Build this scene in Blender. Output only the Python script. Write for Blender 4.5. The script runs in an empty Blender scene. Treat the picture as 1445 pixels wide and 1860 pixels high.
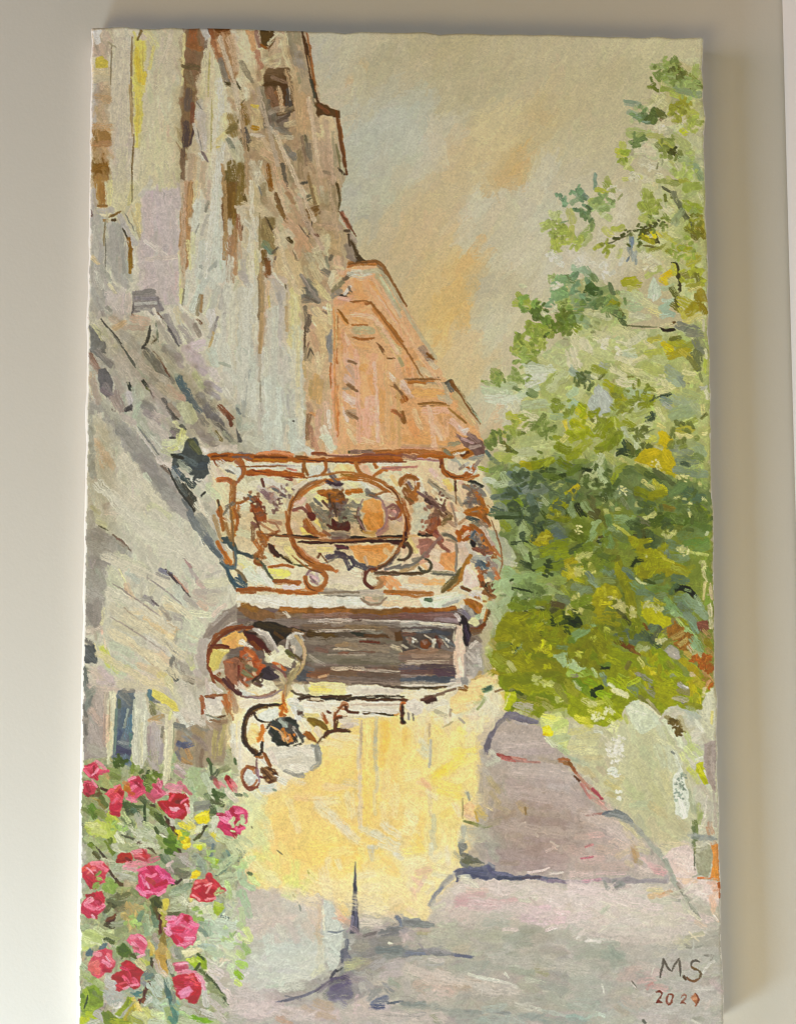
import bpy, math
import numpy as np

# ------------------------------------------------------------------ camera, light, exposure
scene = bpy.context.scene
COLL = scene.collection
CAN_W, CAN_H, CAN_TOP, CAN_Y = 0.50, 0.80, 1.90, -0.026      # canvas face: width, height, top edge, distance from the wall
CAM = (-0.04239782, -0.93975662, 1.44458272, 0.04284641, 0.06760822, -0.00271251)   # x y z, yaw, pitch, roll
FPX, PW, PH = 2100.0, 1445.0, 1860.0
CORNER_X = 0.3255                                            # where the side wall meets the back wall

def cam_axes():
    x, y, z, yaw, pi, ro = CAM
    cy, sy, cp, sp = math.cos(yaw), math.sin(yaw), math.cos(pi), math.sin(pi)
    fw = np.array([sy*cp, cy*cp, sp]); rt = np.array([cy, -sy, 0.0]); up = np.cross(rt, fw)
    c, s = math.cos(ro), math.sin(ro)
    return c*rt+s*up, -s*rt+c*up, fw
RT, UP, FW = cam_axes()

from mathutils import Matrix, Vector
cam_data = bpy.data.cameras.new('camera')
cam = bpy.data.objects.new('camera', cam_data); COLL.objects.link(cam)
cam.matrix_world = Matrix(((RT[0], UP[0], -FW[0], CAM[0]), (RT[1], UP[1], -FW[1], CAM[1]), (RT[2], UP[2], -FW[2], CAM[2]), (0, 0, 0, 1)))
cam_data.sensor_fit = 'VERTICAL'; cam_data.sensor_height = 36.0
cam_data.lens = 36.0*FPX/PH; cam_data.clip_start = 0.02; cam_data.clip_end = 50
scene.camera = cam

world = bpy.data.worlds.new('World'); scene.world = world; world.use_nodes = True
WORLD_COL = (1.0, 0.5, 0.25); WORLD_E = 0.02
bg = world.node_tree.nodes['Background']; bg.inputs[0].default_value = (*WORLD_COL, 1); bg.inputs[1].default_value = WORLD_E

def area_light(name, loc, target, sx, sy, color, energy):
    d = bpy.data.lights.new(name, 'AREA'); d.shape = 'RECTANGLE'; d.size = sx; d.size_y = sy
    d.color = color; d.energy = energy
    o = bpy.data.objects.new(name, d); COLL.objects.link(o); o.location = loc
    o.rotation_euler = (Vector(target)-Vector(loc)).to_track_quat('-Z', 'Y').to_euler()
    return o
LIGHTS = [
    ('window_light_upper', (-1.6, -0.8, 1.9), (0, 0, 1.6), 0.6, 0.8, (0.517, 0.691, 1.0), 11.45),
    ('window_light_near', (-0.75, -0.45, 0.55), (-0.3, 0, 1.0), 0.3, 0.3, (0.574, 0.8, 1.0), 13.02),
    ('window_light', (-2.2, -0.8, 1.6), (0, 0, 1.4), 0.8, 1.2, (1.0, 0.524, 0.215), 16.05),
    ('floor_bounce_light', (-0.9, -1.4, 0.5), (0, 0, 1.2), 0.8, 0.6, (1.0, 0.762, 0.344), 15.39),
    ('room_bounce_light', (0, -2.2, 1.9), (0, 0, 1.5), 2.4, 1.6, (0.001, 1.0, 0.005), 1.4)]
for L_ in LIGHTS: area_light(*L_)

vs = scene.view_settings
scene.display_settings.display_device = 'sRGB'
vs.view_transform = 'Standard'; vs.look = 'None'; vs.exposure = 0.0; vs.gamma = 1.0; vs.use_curve_mapping = False
scene.cycles.filter_width = 1.1; scene.cycles.max_bounces = 5; scene.cycles.diffuse_bounces = 3; scene.cycles.caustics_reflective = False; scene.cycles.caustics_refractive = False

# ------------------------------------------------------------------ materials
def new_mat(name):
    m = bpy.data.materials.new(name); m.use_nodes = True
    nt = m.node_tree; return m, nt, nt.nodes['Principled BSDF']
def plaster(name, rgb):
    m, nt, b = new_mat(name)
    N = nt.nodes.new; K = nt.links.new
    tc = N('ShaderNodeTexCoord')
    n1 = N('ShaderNodeTexNoise'); n1.inputs['Scale'].default_value = 420; n1.inputs['Detail'].default_value = 4
    n2 = N('ShaderNodeTexNoise'); n2.inputs['Scale'].default_value = 9; n2.inputs['Detail'].default_value = 3
    n3 = N('ShaderNodeTexNoise'); n3.inputs['Scale'].default_value = 90; n3.inputs['Detail'].default_value = 3
    for n in (n1, n2, n3): K(tc.outputs['Object'], n.inputs['Vector'])
    mx = N('ShaderNodeMix'); mx.data_type = 'RGBA'
    mx.inputs['A'].default_value = (*[c*0.975 for c in rgb], 1); mx.inputs['B'].default_value = (*[min(1, c*1.025) for c in rgb], 1)
    ma = N('ShaderNodeMath'); ma.operation = 'ADD'; ms = N('ShaderNodeMath'); ms.operation = 'MULTIPLY'; ms.inputs[1].default_value = 0.5
    K(n2.outputs['Fac'], ma.inputs[0]); K(n1.outputs['Fac'], ma.inputs[1]); K(ma.outputs[0], ms.inputs[0]); K(ms.outputs[0], mx.inputs['Factor'])
    K(mx.outputs['Result'], b.inputs['Base Color'])
    b.inputs['Roughness'].default_value = 0.75; b.inputs['Specular IOR Level'].default_value = 0.25
    a2 = N('ShaderNodeMath'); a2.operation = 'ADD'; K(n1.outputs['Fac'], a2.inputs[0]); K(n3.outputs['Fac'], a2.inputs[1])
    bp = N('ShaderNodeBump'); bp.inputs['Strength'].default_value = 0.16; bp.inputs['Distance'].default_value = 0.0006
    K(a2.outputs[0], bp.inputs['Height']); K(bp.outputs['Normal'], b.inputs['Normal'])
    return m
MAT_WALL = plaster('wall_paint', (0.64, 0.608, 0.553))
MAT_WALL_LIT = plaster('lit_wall_paint', (0.74, 0.71, 0.665))  # side wall: lighter wall paint, extra window light put into the colour

# ------------------------------------------------------------------ the room: two painted walls meeting in a corner
def mesh_obj(name, verts, faces, mat, parent=None):
    me = bpy.data.meshes.new(name); me.from_pydata(verts, [], faces); me.materials.append(mat)
    o = bpy.data.objects.new(name, me); COLL.objects.link(o)
    if parent: o.parent = parent
    return o
def slab(name, x0, x1, y0, y1, z0, z1, mat):
    v = [(x0, y0, z0), (x1, y0, z0), (x1, y1, z0), (x0, y1, z0), (x0, y0, z1), (x1, y0, z1), (x1, y1, z1), (x0, y1, z1)]
    f = [(0, 3, 2, 1), (4, 5, 6, 7), (0, 1, 5, 4), (2, 3, 7, 6), (1, 2, 6, 5), (3, 0, 4, 7)]
    o = mesh_obj(name, v, f, mat)
    b = o.modifiers.new('bevel', 'BEVEL'); b.width = 0.003; b.segments = 2
    o['kind'] = 'structure'; return o
slab('wall', -1.6, CORNER_X+0.10, 0.0, 0.10, 0.2, 2.9, MAT_WALL)
slab('side_wall', CORNER_X, CORNER_X+0.10, -0.55, -0.0005, 0.2, 2.9, MAT_WALL_LIT)

# ------------------------------------------------------------------ painter: brush strokes laid one by one into a grid of pigment and paint height
RW, RH = 920, 1472
def to_canvas(p):
    """reference coordinates -> paint grid coordinates on the canvas plane"""
    p = np.asarray(p, float).reshape(-1, 2)
    d = FW[None]+((p[:, 0]-PW/2)/FPX)[:, None]*RT-((p[:, 1]-PH/2)/FPX)[:, None]*UP
    k = (CAN_Y-CAM[1])/d[:, 1]
    X = CAM[0]+k*d[:, 0]; Z = CAM[2]+k*d[:, 2]
    return np.stack([(X/CAN_W+0.5)*RW, (CAN_TOP-Z)/CAN_H*RH], 1)
rng = np.random.default_rng(7)
def smooth_noise(h, w, sx, sy, r):
    gh, gw = int(h/sy)+3, int(w/sx)+3
    g = r.standard_normal((gh, gw)).astype(np.float32)
    yy = np.arange(h)/sy; xx = np.arange(w)/sx
    y0 = yy.astype(int); x0 = xx.astype(int)
    fy = (yy-y0).astype(np.float32); fx = (xx-x0).astype(np.float32)
    fy = fy*fy*(3-2*fy); fx = fx*fx*(3-2*fx)
    a = g[y0]*(1-fy)[:, None]+g[y0+1]*fy[:, None]
    return a[:, x0]*(1-fx)+a[:, x0+1]*fx
PAD = 40
NH, NW = RH+2*PAD, RW+2*PAD
N_fine = smooth_noise(NH, NW, 1.6, 1.6, rng)
N_small = smooth_noise(NH, NW, 4, 4, rng)
N_mid = smooth_noise(NH, NW, 9, 9, rng)
N_big = smooth_noise(NH, NW, 34, 34, rng)
WX = 1.3*smooth_noise(NH, NW, 6, 6, rng)+1.0*smooth_noise(NH, NW, 14, 14, rng)
WY = 1.3*smooth_noise(NH, NW, 6, 6, rng)+1.0*smooth_noise(NH, NW, 14, 14, rng)
_yy, _xx = np.mgrid[0:NH, 0:NW].astype(np.float32)
# plain-weave relief of the linen, slightly irregular
_wob = 0.5*smooth_noise(NH, NW, 20, 20, rng)
WEAVE = (0.5+0.5*np.sin(2*np.pi*((_xx+_yy*0.55)/3.1+_wob))*np.sin(2*np.pi*((_yy-_xx*0.45)/3.3+_wob))).astype(np.float32)
WEAVE = 0.75*WEAVE+0.25*(0.5+0.4*N_fine)
BR = smooth_noise(64, 512, 6, 1.0, rng)           # bristle table: row = hair, column = run
col = np.zeros((RH, RW, 3), np.float32); col[:] = (0.72, 0.67, 0.54)
hgt = np.zeros((RH, RW), np.float32)
lab = np.zeros((RH, RW), np.int16)
def hexc(h):
    c = np.array([int(h[i:i+2], 16) for i in (0, 2, 4)], np.float32)/255
    if c.mean() > 0.5 and c.max()-c.min() < 0.16:      # pale greys: take the blue out of the white
        x = max(0.0, float(c[2]-0.86*c[0])); c = c-x*np.array([0.0, 0.10, 0.5], np.float32)
    return c
def box(x0, y0, x1, y1, m):
    x0 = max(0, int(x0-m)); y0 = max(0, int(y0-m)); x1 = min(RW, int(x1+m)+2); y1 = min(RH, int(y1+m)+2)
    return (x0, y0, x1, y1) if x1 > x0 and y1 > y0 else None
def grid(b):
    x0, y0, x1, y1 = b
    return np.meshgrid(np.arange(x0, x1, dtype=np.float32)+0.5, np.arange(y0, y1, dtype=np.float32)+0.5)
def nz(f, b): return f[b[1]+PAD:b[3]+PAD, b[0]+PAD:b[2]+PAD]
def put(b, a, c, k, h=None):
    x0, y0, x1, y1 = b
    A = a[..., None]
    col[y0:y1, x0:x1] = col[y0:y1, x0:x1]*(1-A)+c*A
    lab[y0:y1, x0:x1][a > 0.5] = k
    if h is not None: hgt[y0:y1, x0:x1] = hgt[y0:y1, x0:x1]*(1-a)+h*a
def fill(P, c, k, soft=1.2, var=0.035, warp=1.0):
    b = box(*P.min(0), *P.max(0), 4)
    if b is None: return
    X, Y = grid(b); X = X+warp*nz(WX, b); Y = Y+warp*nz(WY, b)
    d2 = np.full(X.shape, 1e9, np.float32); ins = np.zeros(X.shape, bool)
    for i in range(len(P)):
        (ax, ay), (bx, by) = P[i-1], P[i]
        ex, ey = bx-ax, by-ay; L = ex*ex+ey*ey+1e-9
        t = np.clip(((X-ax)*ex+(Y-ay)*ey)/L, 0, 1)
        d2 = np.minimum(d2, (X-ax-t*ex)**2+(Y-ay-t*ey)**2)
        if ay != by: ins ^= ((ay > Y) != (by > Y)) & (X < (bx-ax)*(Y-ay)/(by-ay)+ax)
    d = np.sqrt(d2)*np.where(ins, 1, -1)
    a = np.clip(0.5+d/(2*soft), 0, 1)
    v = 1+var*(0.6*nz(N_small, b)+0.5*nz(N_mid, b)+0.35*nz(N_big, b)+0.3*nz(N_fine, b))
    put(b, a, c[None, None]*v[..., None], k, 0.25+0.12*nz(N_mid, b)+0.08*nz(N_small, b))
def blob(p, rx, ry, ang, c, k):
    ca, sa = math.cos(ang), math.sin(ang); m = 2.2*max(rx, ry)
    b = box(p[0], p[1], p[0], p[1], m)
    if b is None: return
    X, Y = grid(b); X = X-p[0]+2*nz(WX, b)+0.18*rx*nz(N_big, b); Y = Y-p[1]+2*nz(WY, b)+0.18*ry*nz(N_mid, b)
    u = (X*ca+Y*sa)/rx; v = (-X*sa+Y*ca)/ry
    a = np.clip(1.25*np.exp(-(u*u+v*v)*1.1)-0.06, 0, 1)*(0.72 if k == 1 else 0.92)
    x0, y0, x1, y1 = b
    A = a[..., None]; col[y0:y1, x0:x1] = col[y0:y1, x0:x1]*(1-A)+c*A
def glaze(p, rx, ry, ang, c, k):
    """a thin transparent layer that deepens what lies under it"""
    ca, sa = math.cos(ang), math.sin(ang)
    b = box(p[0], p[1], p[0], p[1], 2.2*max(rx, ry))
    if b is None: return
    X, Y = grid(b); X = X-p[0]+0.16*rx*nz(N_big, b)+2*nz(WX, b); Y = Y-p[1]+0.16*ry*nz(N_mid, b)
    u = (X*ca+Y*sa)/rx; v = (-X*sa+Y*ca)/ry
    a = np.exp(-(u*u+v*v)**1.5)*(0.85+0.15*nz(N_mid, b)); a = np.clip(a, 0, 1)*(lab[b[1]:b[3], b[0]:b[2]] == k)
    col[b[1]:b[3], b[0]:b[2]] *= 1-a[..., None]*(1-c)
def spline(P):
    n = len(P)
    if n < 3: return P
    Q = np.vstack([2*P[0]-P[1], P, 2*P[-1]-P[-2]]); out = []
    for i in range(1, n):
        p0, p1, p2, p3 = Q[i-1], Q[i], Q[i+1], Q[i+2]
        m = max(2, min(12, int(np.hypot(*(p2-p1))/5)))
        for t in np.arange(m)/m:
            out.append(0.5*(2*p1+(p2-p0)*t+(2*p0-5*p1+4*p2-p3)*t*t+(3*p1-p0-3*p2+p3)*t**3))
    out.append(P[-1]); return np.array(out)
def stroke(P, w, c, k, mode='s', var=0.055, op=0.93, thick=None, fe=1.2):
    """one brush stroke: bristle streaks along its run, ragged ends, a ridge of paint at the rim"""
    P = spline(np.asarray(P, float)); hw = w/2
    b = box(*P.min(0), *P.max(0), hw+4)
    if b is None: return
    X, Y = grid(b); wa = 0.25 if mode == 'l' else min(0.8, 0.15+w/22)
    X = X+wa*nz(WX, b); Y = Y+wa*nz(WY, b)
    bd = np.full(X.shape, 1e9, np.float32); bt = np.zeros_like(bd); bs = np.zeros_like(bd); S = 0.0
    for i in range(len(P)-1):
        (ax, ay), (bx, by) = P[i], P[i+1]; ex, ey = bx-ax, by-ay; l = math.hypot(ex, ey)+1e-6
        t = np.clip(((X-ax)*ex+(Y-ay)*ey)/(l*l), 0, 1)
        d = (X-ax-t*ex)**2+(Y-ay-t*ey)**2
        m = d < bd
        bd = np.where(m, d, bd); bt = np.where(m, ((X-ax)*ey-(Y-ay)*ex)/l, bt); bs = np.where(m, S+t*l, bs); S += l
    d = np.sqrt(bd)
    sd = rng.integers(0, 400); hr = rng.integers(0, 50)
    hair = BR[((bt/max(0.9, w/12)+hr).astype(int)) % 64, ((bs/2.2).astype(int)+sd) % 512]
    if mode == 'l':
        op = 0.9; f = np.clip(np.minimum(bs, S-bs)/(0.22*S+1e-6), 0.25, 1)
        hwv = hw*(0.45+0.55*f); a = np.clip(0.5+(hwv-d)/1.1, 0, 1)
    else:
        a = np.clip(0.5+(hw*(1+0.10*hair)-d)/fe, 0, 1)
    if mode == 'y':
        cov = 0.9-0.75*nz(WEAVE, b)+0.28*hair-0.3*np.clip(bs/(S+1e-6)-0.4, 0, 1)
        a = a*np.clip((cov-0.25)*4, 0, 1)
    elif mode == 's' and w > 5:
        a = a*np.clip(1.15+0.5*hair-0.5*nz(WEAVE, b)*np.clip(2*d/w, 0, 1)**2+0.25*nz(N_fine, b), 0.25, 1)
    cc = c[None, None]*(1+var*(0.65 if w > 9 else 1.0)*(hair+0.5*nz(N_small, b)))[..., None]
    th = rng.uniform(0.35, 0.8) if thick is None else thick
    h = th*(0.55+0.2*hair+0.45*np.clip(d/hw, 0, 1)**3)
    put(b, a*op, cc, k, h)
def autopass(k, n, w0, w1, l0, l1, ang, jit, cj, hj):
    """loose brushwork over one painted area: short strokes in the colours already lying there"""
    ys, xs = np.nonzero(lab == k)
    if len(ys) == 0: return
    src = col.copy(); inside = (lab == k)
    for i in rng.integers(0, len(ys), n):
        x, y = xs[i], ys[i]; w = rng.uniform(w0, w1); L = rng.uniform(l0, l1); a = math.radians(ang+rng.normal(0, jit))
        c = src[y, x]*(1+rng.normal(0, cj))+rng.normal(0, hj, 3).astype(np.float32)
        dx, dy = math.cos(a)*L/2, math.sin(a)*L/2; bend = rng.normal(0, L*0.06)
        P = np.array([[x-dx, y-dy], [x-dy/L*bend, y+dx/L*bend], [x+dx, y+dy]])
        keep = lab.copy() if False else None
        b = box(*P.min(0), *P.max(0), w/2+4)
        if b is None: continue
        old = lab[b[1]:b[3], b[0]:b[2]].copy(); oc = col[b[1]:b[3], b[0]:b[2]].copy()
        stroke(P, w, np.clip(c, 0, 1), k, 's' if rng.random() < 0.6 else 'y', 0.025, 0.7)
        m = np.where(inside[b[1]:b[3], b[0]:b[2]], 1.0, 0.12)[..., None].astype(np.float32)
        col[b[1]:b[3], b[0]:b[2]] = oc*(1-m)+col[b[1]:b[3], b[0]:b[2]]*m
        lab[b[1]:b[3], b[0]:b[2]] = old
SCUMBLE = dict(W=(2200, 1.6, 4.5, 6, 18, 86, 18, .035, .008), P=(500, 1.6, 4, 6, 18, 84, 18, .03, .010), T=(2500, 2, 5, 4, 11, -50, 60, .07, .012),
               G=(2500, 1.6, 4, 3, 9, -50, 60, .09, .02), R=(400, 1.4, 3, 4, 9, -40, 50, .05, .010), B=(700, 1.4, 3, 8, 24, 0, 6, .06, .008),
               Y=(1200, 2, 5, 6, 16, 88, 30, .02, .006), S=(2200, 2, 6, 8, 22, -6, 26, .025, .006), A=(1200, 2, 5, 6, 18, 80, 40, .03, .006),
               C=(100, 1.2, 2.6, 3, 8, -40, 50, .05, .010), K=(1200, 3, 8, 10, 26, -60, 24, .010, .003))
AFTER = dict(T=(1300, 1.4, 3.2, 3, 8, -50, 60, .07, .010), G=(700, 1.4, 3, 3, 8, -50, 70, .09, .02), W=(500, 1.4, 3, 5, 14, 84, 20, .05, .008), S=(500, 1.6, 4, 8, 22, -6, 26, .03, .006))
PARTS = {}
def parse(text):
    ox, oy, sc, part = 0.0, 0.0, 1.0, 'K'; early, late = [], []
    for ln in text.split('\n'):
        t = ln.split()
        if not t or t[0][0] == '#': continue
        o = t[0]
        if o == 'T': ox, oy = float(t[1]), float(t[2]); sc = float(t[3]) if len(t) > 3 else 2.0761; continue
        if o == 'L': part = t[1]; PARTS.setdefault(part, len(PARTS)+1); continue
        k = PARTS[part]; us = sc/(1112/RW)
        pts = lambda q: to_canvas([(ox+sc*float(a), oy+sc*float(b)) for a, b in (v.split(',') for v in q)])
        c = hexc(t[1])
        dst = early if o in 'frb' else late
        if part[:4] == 'rose': c = c*np.array([.97, .84, .88], np.float32)   # roses mixed a tone deeper
        elif part == 'K' and c[2] > 0.88*c[0]: c = c*np.array([.955, .945, .93], np.float32)
        elif part == 'S': c = np.clip(c*1.03, 0, 1)
        elif part == 'Y': c = c*0.88+0.12*np.array([.97, .94, .78], np.float32)
        if o in 'fF': dst.append(('f', pts(t[2:]), c, k))
        elif o in 'rQ':
            x0, y0, x1, y1 = t[2].split(','); dst.append(('f', pts([x0+','+y0, x1+','+y0, x1+','+y1, x0+','+y1]), c, k))
        elif o in 'bZ': dst.append(('b', pts(t[4:5])[0], float(t[2])*us, float(t[3])*us, math.radians(float(t[5])) if len(t) > 5 else 0.0, c, k))
        elif o in 'sly':
            w = float(t[2])*us; q = []
            for v in t[3:]+[';']:
                if v == ';':
                    if q: late.append((o, pts(q), w, c, k))
                    q = []
                else: q.append(v)
        elif o == 'o':
            w = float(t[2])*us; x, y = map(float, t[3].split(',')); rx, ry = map(float, t[4].split(','))
            a0, a1 = (float(t[5]), float(t[6])) if len(t) > 6 else (0, 360)
            A = np.radians(np.linspace(a0, a1, max(5, int(abs(a1-a0)/24)+1)))
            P = to_canvas([(ox+sc*(x+rx*math.cos(a)), oy+sc*(y+ry*math.sin(a))) for a in A]); late.append(('s', P, w, c, k))
        elif o == 'g': late.append(('g', pts(t[4:5])[0], float(t[2])*us, float(t[3])*us, math.radians(float(t[5])) if len(t) > 5 else 0.0, c, k))
        elif o == 'k':
            Rr, n, w = float(t[2])*us, int(t[3]), float(t[4])*us
            for p in pts(t[5:]):
                for _ in range(n):
                    r_ = Rr*math.sqrt(rng.random()); a_ = rng.uniform(0, 6.283)
                    late.append(('d', p+np.array([r_*math.cos(a_), r_*math.sin(a_)]), w*rng.uniform(.7, 1.2), w*1.7, rng.uniform(0, 180), c, k))
        elif o == 'd':
            w, l, an = float(t[2])*us, float(t[3])*us, float(t[4])
            for p in pts(t[5:]): late.append(('d', p, w, l, an, c, k))
    return early, late
AUTO = dict(K=(900, 10, 26, 24, 70, -58, 24, .008, .004), W=(1500, 3, 9, 12, 36, 88, 16, .03, .010), P=(350, 3, 8, 12, 32, 88, 18, .03, .012),
            T=(2600, 6, 15, 10, 28, -40, 60, .05, .014), Y=(600, 6, 16, 18, 50, -50, 30, .015, .008), S=(1000, 6, 18, 18, 50, -8, 30, .022, .010),
            G=(1100, 3, 8, 6, 18, -50, 70, .09, .03), B=(250, 3, 6, 20, 50, 0, 6, .07, .012), R=(350, 3, 8, 8, 20, -40, 60, .04, .015))
def paint(text):
    global col
    early, late = parse(text)
    WET = {PARTS[a]: b for a, b in dict(K=.5, Y=.6, S=.68, A=.68, W=.86, P=.86, B=.88).items() if a in PARTS}
    SOFT = {PARTS[a]: b for a, b in dict(Y=14., S=14., A=16., G=6., K=18.).items() if a in PARTS}
    FEATHER = {PARTS[a]: b for a, b in dict(K=.4, Y=.36, S=.3, A=.3, W=.20, P=.12, B=.12, T=.10).items() if a in PARTS}
    for e in early:
        if e[0] == 'f': fill(e[1], e[2], e[3], SOFT.get(e[3], 2.0), 0.018 if e[3] == 1 else 0.03, 1.6 if e[3] in SOFT else 1.0)
        else: blob(e[1], e[2], e[3], e[4], e[5], e[6])
    for c, a in AUTO.items():
        if c in PARTS: autopass(PARTS[c], *a)
    for c, a in SCUMBLE.items():
        if c in PARTS: autopass(PARTS[c], *a)
    for e in late:
        if e[0] == 'f': fill(e[1], e[2], e[3], 0.8, 0.05, 0.25 if e[3] == PARTS.get('E') else 0.7)
        elif e[0] == 'b': blob(*e[1:])
        elif e[0] == 'g': glaze(*e[1:])
        elif e[0] == 'd':
            _, p, w, l, an, c, k = e
            a = math.radians(an+rng.normal(0, 22)); l = l*rng.uniform(.75, 1.3); u = np.array([math.cos(a), math.sin(a)])*max(l-w, 0.5)/2
            stroke([p-u, p+u+rng.normal(0, .6, 2)], w*rng.uniform(.8, 1.2), np.clip(c*(1+rng.normal(0, .05)), 0, 1), k, 's', 0.07)
        else:
            dark = float(e[3].mean()) < 0.50; big = e[2] > 4.5 and e[0] == 's'
            o_ = 0.96 if dark else (WET.get(e[4], 0.95) if big else 0.95)
            stroke(e[1], e[2], e[3], e[4], e[0], op=o_*(0.8 if e[0] == 'y' else 1), fe=max(1.1, FEATHER.get(e[4], 0.06)*e[2]))
    for c, a in AFTER.items():
        if c in PARTS: autopass(PARTS[c], *a)
    # hand wobble of every edge and the tooth of the cloth
    yy, xx = np.mgrid[0:RH, 0:RW]
    ix = np.clip(np.rint(xx+0.4*N_fine[PAD:-PAD, PAD:-PAD]+0.25*N_small[PAD:-PAD, PAD:-PAD]), 0, RW-1).astype(int)
    iy = np.clip(np.rint(yy+0.4*N_fine[PAD:-PAD, PAD:-PAD][::-1]+0.25*N_small[PAD:-PAD, PAD:-PAD][:, ::-1]), 0, RH-1).astype(int)
    col = 0.6*col[iy, ix]+0.4*col
    lm = col @ np.array([.3, .59, .11], np.float32)     # the darks are mixed deeper than they were first noted
    col = col*(1-0.13*np.clip((0.60-lm)/0.28, 0, 1)**1.2)[..., None]
    bl = col.copy()                                   # paint edges stay crisp: lift each stroke against its neighbours
    for ax in (0, 1): bl = (np.roll(bl, 2, ax)+np.roll(bl, 1, ax)*2+bl*3+np.roll(bl, -1, ax)*2+np.roll(bl, -2, ax))/9
    col = col+0.55*(col-bl)
    wv = WEAVE[PAD:-PAD, PAD:-PAD]-0.5
    col = np.clip(col*(1+0.15*wv*(1.25-0.7*np.clip(hgt, 0, 1))+0.018*N_fine[PAD:-PAD, PAD:-PAD])[..., None], 0.01, 0.99)
    return col, hgt, lab

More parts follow.
